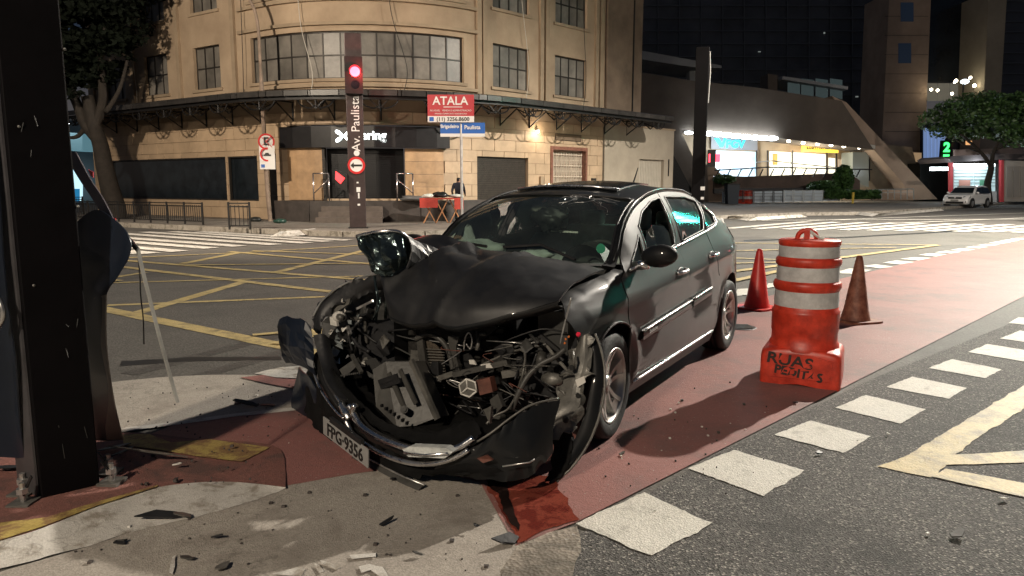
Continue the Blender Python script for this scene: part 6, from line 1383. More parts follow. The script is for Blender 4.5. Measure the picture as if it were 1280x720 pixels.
# brackets and beam
part(MB().prism(fx((560, 420, .31), (574, 422, .31), (570, 432, .31), (571, 450, .31), (577, 474, .31), (566, 474, .31), (562, 448, .31)), (-.03, 0, 0)), 'front_bracket', M['gplastic'])
part(MB().beam(FX(528, 480, .34), FX(568, 466, .33), .03, .03), 'lower_crossmember', M['gplastic2']); part(MB().beam(FX(568, 468, .33), FX(636, 452, .31), .045, .03), 'upper_crossmember', M['gplastic']); part(MB().beam(FX(628, 468, .33), FX(668, 462, .28), .03, .04), 'upper_crossmember', M['gplastic2'])
part(MB().prism(fx((600, 456, .34), (612, 454, .34), (616, 460, .34), (606, 460, .34)), (-.01, 0, .0)), 'bright_tab', M['white_pl']); part(MB().prism(fx((586, 450, .34), (592, 450, .34), (595, 456, .34), (587, 455, .34)), (-.01, 0, .0)), 'bright_tab', M['white_pl'])
part(MB().tube([FX(597, 414, .25), FX(598, 430, .27), FX(596, 438, .28)], .012, 8).ball(FX(603, 418, .26), .018, 8, 5, (1, 1.4, .5)), 'latch', M['gplastic2'], None, True)
part(MB().tube(smooth_path(fx((580, 438, .30), (581, 424, .30), (586, 416, .30), (590, 424, .30), (588, 436, .30), (583, 430, .31)), 5), .0045, 5), 'wire_loop', M['silver'], None, True)
part(MB().tube(fx((608, 426, .28), (640, 428, .26), (664, 430, .22)), .0035, 5), 'bonnet_cable', M['silver'], None, True)
# triple horn-shaped bright emblem piece with brown backing
hx_ = [FX(585 + 11.5 * math.cos(t), 485 + 11.5 * math.sin(t), .42) for t in [math.radians(20 + 60 * k) for k in range(7)]]
mb = MB().tube(hx_, .006, 5)
for k in (0, 2, 4): mb.tube([FX(584, 485, .425), hx_[k]], .005, 5)
part(mb, 'bright_frame', M['white_pl'], None, True); part(MB().prism(hx_[:6], (-.015, 0, 0)), 'frame_back', M['gplastic2']); part(MB().prism(fx((594, 476, .40), (612, 472, .38), (616, 490, .38), (600, 494, .40)), (-.05, 0, 0)), 'brown_housing', M['rust'])
# hoses on the right
def hose(pts, r, m='gplastic', name='hose'): return part(MB().tube(smooth_path(fx(*pts), 6), r, 8), name, M[m], None, True)
hose(((640, 512, .42), (648, 492, .40), (660, 470, .36), (676, 455, .32), (694, 446, .28), (706, 436, .24)), .016); hose(((650, 478, .36), (666, 462, .32), (684, 452, .28), (700, 440, .22)), .010)
hose(((682, 430, .18), (694, 446, .22), (708, 462, .26), (716, 474, .30)), .010, 'gplastic2'); hose(((642, 442, .24), (658, 434, .22), (676, 432, .2), (688, 428, .18)), .009); hose(((608, 530, .55), (618, 520, .52), (634, 512, .48), (642, 500, .42)), .006, 'gplastic2'); hose(((652, 436, .2), (668, 428, .18), (684, 434, .18), (690, 444, .2)), .006, 'silver')
part(MB().tube([FX(677, 442, .20), FX(676, 456, .24)], .03, 12), 'corrugated_hose', M['gplastic'], None, True)
part(wrink(FX(690, 474, .28), .055, (.8, 1.2, .7), 3, .25, 16), 'washer_bottle', M['gplastic2'], None, True); part(MB().prism(fx((664, 414, .05), (674, 412, .05), (672, 430, .05), (652, 434, .05)), (-.01, 0, 0)), 'grey_shield', M['gplastic2'])
part(MB().prism(fx((612, 500, .5), (622, 492, .5), (628, 508, .5), (618, 520, .5)), (-.03, 0, 0)), 'torn_bracket', M['gplastic']); part(MB().prism(fx((604, 512, .56), (614, 508, .56), (612, 530, .56)), (-.02, 0, 0)), 'torn_bracket', M['gplastic2'])
# left cluster: broken headlamp pieces
part(wrink(FX(424, 396, .30), .045, (.9, 1.1, .8), 1, .15, 16), 'white_reservoir', M['white_pl'], None, True); part(MB().tube([FX(424, 396, .33), FX(427, 397, .37)], .022, 10), 'reservoir_cap', M['gplastic2'], None, True)
part(MB().prism(fx((406, 390, .28), (424, 376, .26), (438, 373, .26), (436, 380, .26), (418, 392, .28), (408, 394, .28)), (-.02, 0, 0)), 'headlamp_backing', M['gplastic2'])
part(MB().beam(FX(446, 386, .30), FX(466, 376, .28), .014), 'silver_strut', M['silver']); part(MB().beam(FX(434, 408, .33), FX(438, 418, .34), .02), 'silver_strut', M['silver'])
part(MB().prism(fx((412, 396, .33), (420, 398, .33), (421, 408, .34), (413, 406, .33)), (-.02, 0, 0)), 'lamp_bracket', M['white_pl'])
for k, (x, y, s_) in enumerate(((420, 420, 5), (430, 412, 4), (424, 432, 5), (418, 440, 6), (422, 452, 5), (428, 425, 3), (436, 402, 4), (412, 415, 4))):
    c_ = FX(x, y, .36 + .02 * (k % 3)); P = [c_ + Vector((R0.uniform(-1, 1) * .02, R0.uniform(-1, 1) * s_ * .006, R0.uniform(-1, 1) * s_ * .006)) for _ in range(8)]
    part(MB().hexa(P), 'lamp_fragment', M['white_pl'] if k % 2 else M['lens'])
part(MB().prism(fx((424, 462, .5), (444, 448, .46), (448, 456, .46), (430, 472, .52)), (-.03, 0, 0)), 'grey_duct', M['gplastic']); part(MB().beam(FX(440, 444, .44), FX(452, 466, .5), .02), 'grey_duct', M['gplastic']); hose(((452, 400, .2), (440, 412, .26), (446, 430, .3), (462, 440, .32)), .014, 'plastic')
for k in range(15):
    c_ = FX(R0.uniform(408, 452), R0.uniform(372, 470), R0.uniform(.26, .42)); n_ = R0.randrange(3, 6); q_ = R0.uniform(.006, .02)
    P = [c_ + Vector((R0.gauss(0, .008), math.cos(2 * PI * i / n_) * q_ * R0.uniform(.4, 1.3), math.sin(2 * PI * i / n_) * q_ * R0.uniform(.4, 1.5))) for i in range(n_)]
    part(MB().prism(P, (-.003, 0, 0)), 'lamp_fragment', (M['lens'], M['white_pl'], M['gplastic2'], M['silver'])[k % 4])
for k in range(22):
    a_ = FX(R0.uniform(470, 690), R0.uniform(415, 540), R0.uniform(.28, .44))
    if a_.z < .15: continue
    part(MB().tube(smooth_path([a_, a_ + Vector((R0.uniform(-.02, .04), R0.gauss(0, .06), R0.gauss(0, .03))), a_ + Vector((0, R0.gauss(0, .11), R0.gauss(-.03, .06)))], 5), R0.uniform(.0018, .004), 5), 'wire', (M['gplastic2'], M['silver'], M['rust'], M['gplastic'])[k % 4], None, True)
for k in range(9): part(MB().box(FX(427 + k * 2.6, 470 - k * .4, .53), FX(427 + k * 2.6, 470 - k * .4, .53) + Vector((.01, .006, .008))), 'connector_pin', M['silver'])
# tangle of small dark pieces filling the bay
jm = ['plastic', 'cabin', 'gplastic', 'plastic', 'gplastic2', 'ink', 'ink']
for k in range(150):
    px_, py_ = R0.uniform(412, 706), R0.uniform(412, 560); dep = .02 + R0.random() * .30
    if px_ < 460: py_ = R0.uniform(385, 470); dep = .0 + R0.random() * .22
    if py_ > 505 and px_ > 640: continue
    c_ = FX(px_, py_, dep)
    if c_.z < .14 or c_.y > .74 or c_.y < -.98: continue
    mm = jm[R0.randrange(7)]
    typ = R0.choice((0, 0, 1, 2, 2, 3))
    if typ == 0:
        P = [c_ + Vector((R0.gauss(0, .05), R0.gauss(0, .10), R0.gauss(0, .06))) for _ in range(4)]; part(MB().tube(smooth_path(P, 5), R0.uniform(.003, .011), 6), 'wire', M[mm], None, True)
    elif typ == 1:
        a_ = Vector((R0.gauss(0, .3), R0.gauss(0, 1), R0.gauss(0, 1))).normalized() * R0.uniform(.03, .09); part(MB().beam(c_ - a_, c_ + a_, R0.uniform(.008, .03), R0.uniform(.005, .02)), 'torn_bracket', M[mm])
    elif typ == 2:
        n_ = R0.randrange(4, 7); rr_ = R0.uniform(.03, .075); P = [c_ + Vector((R0.gauss(0, .012), math.cos(2 * PI * i / n_) * rr_ * R0.uniform(.6, 1.2), math.sin(2 * PI * i / n_) * rr_ * R0.uniform(.6, 1.2))) for i in range(n_)]; part(MB().prism(P, (-.006, 0, 0)), 'torn_plate', M[mm])
    else: mod_bevel(part(MB().hexa([c_ + Vector((a * R0.uniform(.02, .05), b * R0.uniform(.02, .05), z * R0.uniform(.02, .05))) for z in (-1, 1) for a, b in ((-1, -1), (1, -1), (1, 1), (-1, 1))]), 'engine_part', M[mm]), .006)
# red strips of reflected light come from the lit signals themselves

# ================================================================== BARREL AND CONES
M['orange'] = mat('orange_plastic', (.58, .040, .018), .38, 0, 9, .38, col2=(.72, .06, .028), bump=.03, bscale=30, rough2=.52)
M['refl'] = mat('reflective_white', (.60, .59, .58), .45, 0, 11, .30, col2=(.64, .63, .62), bump=.08, bscale=30)
bx_, by_, _ = G(1002, 474); bar = thing('traffic_barrel', 'orange plastic traffic barrel with three white reflective bands and stencilled base', 'barrel', (bx_, by_, 0), math.radians(-27))
prof = [(.262, .42), (.266, .47), (.262, .52), (.252, .535), (.238, .56), (.235, .60), (.243, .615), (.245, .63), (.236, .642)]
def ringp(z0, z1, r): return [(r - .012, z0), (r + .006, z0 + .012), (r + .006, z1 - .012), (r - .012, z1)]
bprof = [(.256, .27), (.252, .315), (.240, .33), (.238, .40), (.243, .41), (.245, .56), (.245, .575), (.232, .585), (.228, .735), (.238, .745), (.245, .762), (.245, .79), (.236, .805), (.222, .81), (.220, .925), (.230, .935), (.236, .95), (.236, .975), (.228, .99), (.216, .995), (.214, 1.085), (.222, 1.095), (.224, 1.12), (.216, 1.13), (.0, 1.135)]
S_ = 1.10 / 1.135
part2 = lambda mb, n, m, sm=True: mb.build(n, m, bar, sm, world=False)
part2(MB().lathe([(r, z * S_) for r, z in bprof], n=48), 'drum', M['orange'])
for z0, z1, r in ((.588, .733, .2310), (.812, .923, .2235), (.997, 1.083, .2175)): part2(MB().lathe([(r, z0 * S_), (r + .001, (z0 + z1) / 2 * S_), (r - .002, z1 * S_)], n=48), 'reflective_band', M['refl'])
# squared flared base with feet
rows = []
def sqr(rx, ry, z, e, n=64):
    P = []
    for k in range(n + 1):
        t = 2 * PI * k / n; c, s = math.cos(t), math.sin(t); P.append((rx * math.copysign(abs(c) ** e, c), ry * math.copysign(abs(s) ** e, s), z))
    return P
for rx, ry, z, e in ((.286, .254, .0, .16), (.288, .256, .05, .16), (.286, .254, .225, .18), (.282, .252, .255, .2), (.270, .246, .278, .28), (.250, .240, .290, .6), (.240, .238, .297, .95)): rows.append(sqr(rx, ry, z * S_, e))
for r in (0, 1):
    for k, p in enumerate(rows[r]):
        if abs(p[0]) < .18 and r == 0: rows[r][k] = (p[0], p[1], .022)
        if abs(p[0]) < .19 and r == 1: rows[r][k] = (p[0], p[1], .05)
o = part2(MB().grid(rows), 'base', M['orange']); e = o.modifiers.new('sharp_edges', 'EDGE_SPLIT'); e.split_angle = math.radians(38)
arc = [(x, -.272, .205 + .045 * math.cos(x / .25 * 1.5)) for x in [-.225 + .0375 * k for k in range(13)]]
part2(MB().prism([(x, -.250, z) for x, _, z in arc] + [(.225, -.250, .065), (-.225, -.250, .065)], (0, -.014, 0)), 'stencil_panel', M['orange'], False)
ST_ = mat('stencil_ink', (.03, .018, .015), .7)
text('stencil_lettering', 'RUAS', .118, ST_, bar, frame_mtx((-.07, -.2655, .195), (1, 0, -.10), (0, 0, 1)), .0006, bold=.00285, sx=1.15, wear=(30, .28)); text('stencil_lettering', 'PEDITAS', .090, ST_, bar, frame_mtx((-.005, -.2655, .105), (1, 0, -.12), (0, 0, 1)), .0006, bold=.004, sx=1.02, wear=(30, .12))
part2(MB().tube(smooth_path([(-.09, 0, 1.09), (-.075, 0, 1.14), (-.02, 0, 1.165), (.03, 0, 1.15), (.05, 0, 1.10)], 4), .018, 8), 'lifting_handle', M['orange']); part2(MB().box((-.04, -.03, 1.09), (.0, .03, 1.165)), 'handle_web', M['orange'], False)
part2(MB().tube(smooth_path([(.0, -.02, 1.16), (.04, -.03, 1.13), (.07, -.02, 1.11), (.10, -.03, 1.105)], 4), .010, 6), 'tied_cloth', M['airbag'])
def cone(x, y, rz, m, label, lean=0, h=.74):
    T = thing('traffic_cone', label, 'traffic cone', (x, y, 0), rz, 'traffic cones beside the barrel')
    def cp(mb, n, mm): o = mb.build(n, mm, T, True, world=False); return o
    o = cp(MB().lathe([(.158, .028), (.150, .05), (.13, .13), (.128, .135), (.085, .42), (.082, .43), (.045, .66), (.032, h - .015), (.022, h), (.016, h - .03)], n=32), 'cone_body', m); mod_bevel(o, .001)
    b = cp(MB().add(*(lambda r: (r[0], r[1]))(([(x_, y_, z_) for z_ in (.0, .03) for x_, y_ in [(.22 * math.copysign(abs(math.cos(t)) ** .35, math.cos(t)), .22 * math.copysign(abs(math.sin(t)) ** .35, math.sin(t))) for t in [2 * PI * k / 24 for k in range(24)]]], [tuple(range(24))[::-1], tuple(range(24, 48))] + [(k, (k + 1) % 24, 24 + (k + 1) % 24, 24 + k) for k in range(24)]))), 'cone_base', m); b.data.polygons.foreach_set('use_smooth', [False] * len(b.data.polygons))
    return T
M['cone_red'] = mat('red_cone_plastic', (.58, .035, .028), .4, 0, 7, .15)
M['cone_dirty'] = mat('dirty_cone_plastic', (.36, .06, .025), .6, 0, 9, .75, col2=(.30, .13, .08))
g = G(946, 386); cone(g[0], g[1], .6, M['cone_red'], 'clean bright red traffic cone between the car and the barrel'); g = G(1069, 402); cone(g[0], g[1], .3, M['cone_dirty'], 'grimy brown-stained traffic cone standing right of the barrel')

# ================================================================== STEEL POST AND TORN PANELS, LEFT
zt = .055; pa, pb = G(52, 624, zt), G(125, 606, zt)
tot = thing('steel_post', 'broad black steel post bolted to the refuge at the left edge', 'post', ((pa[0] + pb[0]) / 2, (pa[1] + pb[1]) / 2, zt)); ppx = Vector((pb[0] - pa[0], pb[1] - pa[1], 0)); pl_ = ppx.length; pd_ = ppx.normalized(); pn_ = Vector((-pd_.y, pd_.x, 0)); A_ = Vector(pa)
mod_bevel(MB().hexa([A_, A_ + ppx, A_ + ppx + pn_ * .16, A_ + pn_ * .16] + [p + Vector((0, 0, 4.2)) for p in (A_, A_ + ppx, A_ + ppx + pn_ * .16, A_ + pn_ * .16)]).build('steel_box', M['post_black'], tot), .006)
fl = MB().hexa([A_ + pn_ * .04 - pd_ * .012, A_ + pn_ * .04 - pd_ * .002, A_ + pn_ * .22, A_ + pn_ * .22 - pd_ * .06] + [p + Vector((0, 0, 4.2)) for p in (A_ + pn_ * .04 - pd_ * .012, A_ + pn_ * .04 - pd_ * .002, A_ + pn_ * .22, A_ + pn_ * .22 - pd_ * .06)]).build('side_flange', mat('flange_grey', (.10, .095, .10), .45, .5, 4, .3), tot)
for dx_, dy_ in ((-.07, .0), (pl_ + .05, -.01), (-.05, .13), (pl_ + .07, .13)):
    c_ = A_ + pd_ * dx_ + pn_ * dy_; MB().box(c_ + Vector((-.05, -.05, -.02)), c_ + Vector((.05, .05, .012))).build('anchor_plate', M['gplastic2'], tot); MB().tube([c_, c_ + Vector((0, 0, .10))], .013, 8).tube([c_ + Vector((0, 0, .05)), c_ + Vector((0, 0, .075))], .026, 6).build('anchor_bolt', M['silver'], tot)
    MB().beam(c_ + Vector((0, 0, .04)), c_ + Vector((.0, .0, .0)) + pd_ * (.04 if dx_ < 0 else -.04) + Vector((0, 0, .12)), .03, .006).build('gusset', M['black_metal'], tot)
for k in range(5): c_ = A_ + pd_ * (.05 + .2 * (k % 2)) + Vector((0, -.002, 1.0 + .35 * k)); MB().ball(c_, .007, 6, 4).build('rivet', M['gplastic2'], tot)
for k in range(9):
    c_ = A_ + pd_ * R0.uniform(.04, .24) + Vector((0, -.001, R0.uniform(.2, 2.4))); d_ = Vector((R0.uniform(-.01, .01), 0, R0.uniform(-.05, .05)))
    MB().beam(c_ - d_, c_ + d_, .003, .002).build('scratch', M['cabin'], tot)
# torn cladding: black curved sheet right of the post
def WP(x, y, Yd): return Vector(W(x, y, Yd))
def wsurf(ctrl, nu, nv, cr=0, seed=0, s_=4): return surf([[WP(*q) for q in r] for r in ctrl], nu, nv, cr, seed, s_)
tc_ = thing('torn_cladding', 'torn black and grey cladding sheets curling off the steel post', 'cladding', G(130, 552, .05))
ps = [[(88, 284, 3.62), (118, 262, 3.58), (142, 272, 3.52), (158, 290, 3.44), (164, 306, 3.42)], [(90, 318, 3.64), (112, 316, 3.58), (134, 318, 3.52), (152, 322, 3.44), (160, 324, 3.42)], [(92, 345, 3.65), (108, 345, 3.60), (126, 346, 3.55), (140, 347, 3.49), (147, 346, 3.47)], [(96, 372, 3.66), (106, 372, 3.62), (116, 372, 3.58), (126, 372, 3.52), (133, 370, 3.50)], [(100, 430, 3.68), (106, 430, 3.64), (112, 430, 3.60), (124, 430, 3.55), (132, 428, 3.52)], [(106, 490, 3.70), (112, 490, 3.66), (118, 492, 3.64), (130, 494, 3.60), (140, 493, 3.56)], [(112, 548, 3.72), (118, 549, 3.70), (124, 550, 3.68), (138, 551, 3.66), (153, 550, 3.62)]]
def obj_rows(rows, name, m, T, th=.006, sm=True): o = MB().grid(rows).build(name, m, T, sm); mod_solid(o, th, 0); return o
obj_rows(wsurf(ps, 50, 24, .006, 3), 'black_sheet', M['bluish'], tc_)
obj_rows(wsurf([[(118, 372, 3.56), (133, 368, 3.48)], [(121, 430, 3.58), (133, 428, 3.50)], [(128, 490, 3.62), (141, 492, 3.54)], [(134, 549, 3.66), (154, 550, 3.6)]], 30, 6, .002, 5), 'grey_edge', mat('sheet_edge', (.14, .12, .10), .5, .3, 3, .3), tc_)
obj_rows(wsurf([[(78, 188, 3.75), (95, 190, 3.72)], [(98, 222, 3.70), (112, 222, 3.66)], [(118, 252, 3.64), (130, 250, 3.60)], [(131, 274, 3.6), (144, 278, 3.55)]], 26, 6, .003, 8), 'grey_strip', mat('grey_strip', (.15, .13, .14), .5, .2, 4, .25), tc_)
for a, b in (((128, 270), (144, 281)), ((110, 212), (116, 222))): MB().prism([WP(a[0], a[1], 3.57), WP(b[0], a[1] + 3, 3.55), WP(b[0], b[1], 3.55), WP(a[0] + 3, b[1] - 2, 3.57)], (0, .01, 0)).build('red_tape', mat('red_tape', (.5, .03, .04), .4), tc_)
MB().beam(WP(142, 278, 3.54), WP(172, 312, 3.46), .012, .02).build('bent_frame', M['black_metal'], tc_)
# hanging aluminium strip and cable
hs_ = thing('bent_metal_strip', 'long thin bent aluminium strip dangling beside the torn cladding', 'metal strip', WP(222, 503, 3.5))
MB().tube([WP(150, 288, 3.53), WP(162, 300, 3.50), WP(172, 312, 3.47)], .012, 6).build('upper_end', M['silver'], hs_)
P = smooth_path([WP(172, 310, 3.46), WP(180, 345, 3.44), WP(197, 412, 3.42), WP(210, 460, 3.41), WP(222, 503, 3.40)], 4)
for off_ in (0,): MB().grid([[p + Vector((-.009, 0, 0)) for p in P], [p + Vector((0, -.005, 0)) for p in P], [p + Vector((.008, .003, 0)) for p in P]]).build('strip', mat('strip_alu', (.34, .34, .32), .45, .2, 5, .25), hs_, True)
mod_solid([c for c in hs_.children if c.name.startswith('strip')][0], .003, 0)
tag(MB().tube(smooth_path([WP(172, 314, 3.46), WP(175, 345, 3.45), WP(176, 370, 3.46), WP(179, 398, 3.5), WP(180, 430, 3.55)], 5), .0035, 5).build('dangling_cable', M['black_metal'], None, True), 'thin black cable dangling next to the metal strip', 'cable')
# second torn panel left of the post
t2 = thing('torn_cladding', 'dark torn sheet bulging at the far left edge behind the post', 'cladding', G(-20, 590, .05))
obj_rows(wsurf([[(-60, 170, 3.3), (-20, 172, 3.25), (-4, 176, 3.2)], [(-60, 330, 3.3), (0, 340, 3.2), (6, 345, 3.18)], [(-60, 400, 3.3), (4, 400, 3.2), (14, 405, 3.18)], [(-60, 480, 3.3), (10, 480, 3.25), (22, 482, 3.2)], [(-60, 570, 3.3), (14, 572, 3.28), (30, 572, 3.25)]], 40, 14, .01, 2), 'black_sheet', M['bluish'], t2)
MB().tube(smooth_path([WP(-3, 372, 3.14), WP(3, 385, 3.13), WP(3, 398, 3.13), WP(-4, 412, 3.14)], 5), .012, 6).build('bright_rim', M['silver'], t2, True)

# ================================================================== PEOPLE, STALL, WHITE CAR, DEBRIS
def person(label, loc, rz, h, shirt, trousers, skin=(.30, .17, .11), pose='stand', hair=(.015, .012, .01)):
    T = thing('person', label, 'person', loc, rz); s = h / 1.75
    pts = {'pel': (0, 0, .95), 'waist': (0, 0, 1.08), 'chest': (0, -.01, 1.32), 'neck': (0, 0, 1.48), 'head': (0, -.015, 1.60), 'top': (0, -.015, 1.69), 'shl': (.17, 0, 1.42), 'ell': (.25, .03, 1.16), 'wrl': (.24, -.08 if pose != 'stand' else -.03, .93 if pose == 'stand' else 1.02), 'hdl': (.23, -.13, .86 if pose == 'stand' else 1.0),
           'shr': (-.17, 0, 1.42), 'elr': (-.25, .03, 1.16), 'wrr': (-.22, -.2 if pose == 'work' else -.03, 1.02 if pose == 'work' else .93), 'hdr': (-.21, -.27 if pose == 'work' else -.06, 1.0 if pose == 'work' else .85),
           'hl': (.09, 0, .90), 'kl': (.10, -.03 if pose != 'walk' else -.16, .50), 'al': (.10, .02 if pose != 'walk' else -.10, .09), 'tl': (.11, -.13, .04) if pose != 'walk' else (.11, -.26, .05), 'hr': (-.09, 0, .90), 'kr': (-.10, -.03 if pose != 'walk' else .04, .50), 'ar': (-.10, .02 if pose != 'walk' else .22, .09), 'tr': (-.11, -.13, .04) if pose != 'walk' else (-.11, .10, .04)}
    rad = dict(pel=.145, waist=.13, chest=.155, neck=.055, head=.088, top=.065, shl=.075, ell=.048, wrl=.033, hdl=.035, shr=.075, elr=.048, wrr=.033, hdr=.035, hl=.10, kl=.062, al=.042, tl=.035, hr=.10, kr=.062, ar=.042, tr=.035)
    ed = [('pel', 'waist'), ('waist', 'chest'), ('chest', 'neck'), ('neck', 'head'), ('head', 'top'), ('chest', 'shl'), ('shl', 'ell'), ('ell', 'wrl'), ('wrl', 'hdl'), ('chest', 'shr'), ('shr', 'elr'), ('elr', 'wrr'), ('wrr', 'hdr'), ('pel', 'hl'), ('hl', 'kl'), ('kl', 'al'), ('al', 'tl'), ('pel', 'hr'), ('hr', 'kr'), ('kr', 'ar'), ('ar', 'tr')]
    ks = list(pts); me = bpy.data.meshes.new('body'); me.from_pydata([tuple(Vector(pts[k]) * s) for k in ks], [(ks.index(a), ks.index(b)) for a, b in ed], [])
    o = bpy.data.objects.new('body', me); col.objects.link(o); o.parent = T
    o.modifiers.new('skin', 'SKIN'); lay = me.skin_vertices[0] if me.skin_vertices else None
    if lay is None: return T
    for i, k in enumerate(ks): lay.data[i].radius = (rad[k] * s, rad[k] * s * (.72 if k in ('pel', 'waist', 'chest') else 1)); lay.data[i].use_root = (k == 'pel')
    mod_sub(o, 2); dg = bpy.context.evaluated_depsgraph_get(); dg.update(); m2 = bpy.data.meshes.new_from_object(o.evaluated_get(dg)); o.modifiers.clear(); o.data = m2
    m2.materials.clear()
    for q in (mat('shirt_%s' % label[:9].replace(' ', '_'), shirt, .85, 0, 9, .2), mat('trousers_%s' % label[:9].replace(' ', '_'), trousers, .85, 0, 9, .2), mat('skin', skin, .6), mat('hair', hair, .8), M['ink']): m2.materials.append(q)
    for p in m2.polygons:
        c = p.center / s; p.use_smooth = True
        p.material_index = 4 if c.z < .09 else 1 if c.z < .97 and abs(c.x) < .19 else (3 if c.z > 1.62 or (c.z > 1.55 and c.y > .03) else 2) if c.z > 1.50 else 2 if abs(c.x) > .19 and c.z < (1.0 if pose == 'stand' else 1.05) else 0
    return T
vp = W(573, 235, 27.6); vendor = person('person in dark navy top standing behind the red stall table, seen from behind', (vp[0], 27.6, .15), PI * .95, 1.72, (.02, .022, .035), (.02, .02, .025), pose='work')
p1 = W(1148, 245, 78); person('person in pale shirt and dark trousers walking by the slanted concrete leg', (p1[0], 78, .15), .3, 1.75, (.45, .42, .38), (.03, .02, .02), pose='walk')
p2 = W(1124, 245, 76); person('person in pinkish grey clothes near the forecourt steps', (p2[0], 76, .15), 1.2, 1.65, (.40, .33, .30), (.26, .22, .20), pose='walk')
# stall: red cloth table with trestle legs and goods
tp_ = W(552, 262, 26.6); st = thing('stall_table', 'folding stall table with a bright red cloth top and wooden trestle legs', 'table', (tp_[0], 26.6, .15), math.radians(8))
rc_ = mat('red_cloth', (.42, .045, .03), .8, 0, 6, .15)
MB().box((-.80, -.42, .86), (.78, .42, .90)).build('table_top', rc_, st, world=False); MB().box((-.80, -.425, .56), (-.15, -.42, .858)).box((.45, -.425, .50), (.78, -.42, .858)).build('cloth_drop', rc_, st, world=False)
for x in (-.45, .0, .5):
    MB().beam((x - .22, -.3, 0), (x + .22, -.3, .86), .04).build('leg', mat('orange_wood', (.42, .20, .09), .6), st, world=False); MB().beam((x + .22, -.26, 0), (x - .22, -.26, .86), .04).build('leg', MATS['orange_wood'], st, world=False)
def lump(name, label, c, r, s_, m, seed, amt=.4): mb = wrink(c, r, s_, seed, amt, 16); mb.v = [(x, y, max(z, c[2] - r * s_[2] * .7)) for x, y, z in mb.v]; return tag(mb.build(name, m, None, True), label, 'goods')
def tl(x, y, z): c, s = math.cos(math.radians(8)), math.sin(math.radians(8)); return (tp_[0] + x * c - y * s, 26.6 + x * s + y * c, .15 + z)
lump('folded_clothes', 'pale pile of goods at the left end of the red stall table', tl(-.5, 0, .97), .16, (1.6, 1, .5), M['airbag'], 3); lump('black_bag', 'black bag lying on the middle of the red stall table', tl(-.05, 0, 1.0), .2, (1.5, 1, .6), M['bag'], 5); lump('folded_clothes', 'white goods at the right end of the red stall table by the vendor', tl(.55, 0, .97), .15, (1.6, 1, .5), M['airbag'], 7)
o = lump('covered_bundle', 'low grey plastic-covered bundle on the ground left of the red stall table', (W(519, 255, 27.3)[0], 27.3, 1.02), .34, (1.7, .7, .32), mat('grey_tarp', (.12, .12, .12), .4), 9)
# orange street gear near the forecourt
for i, (x, lb) in enumerate(((926, 'orange plastic street drum at the foot of the concrete leg'), (935, 'small orange and white drum right of the bigger orange drum'))):
    g = W(x, 256, 55); T = thing('street_drum', lb, 'drum', (g[0], 55, .15)); MB().lathe([(.30, 0), (.34, .1), (.30, .5), (.32, .8), (.26, 1.0), (0, 1.02)], n=16).build('drum_body', M['orange'], T, True, world=False); MB().lathe([(.335, .35), (.315, .55)], n=16).build('white_band', M['refl'], T, True, world=False)
g = W(915, 250, 54); T = thing('rubbish_bin', 'dark blue-grey bin leaning by the concrete leg', 'bin', (g[0], 54, .15)); MB().hexa([(-.4, -.4, 0), (.35, -.4, 0), (.35, .4, 0), (-.4, .4, 0), (-.5, -.45, 1.4), (.4, -.45, 1.4), (.4, .45, 1.4), (-.5, .45, 1.4)]).build('bin_body', mat('bin_blue', (.02, .03, .045), .5), T, world=False); MB().box((-.52, -.47, 1.4), (.42, .47, 1.5)).build('bin_lid', M['black_metal'], T, world=False)

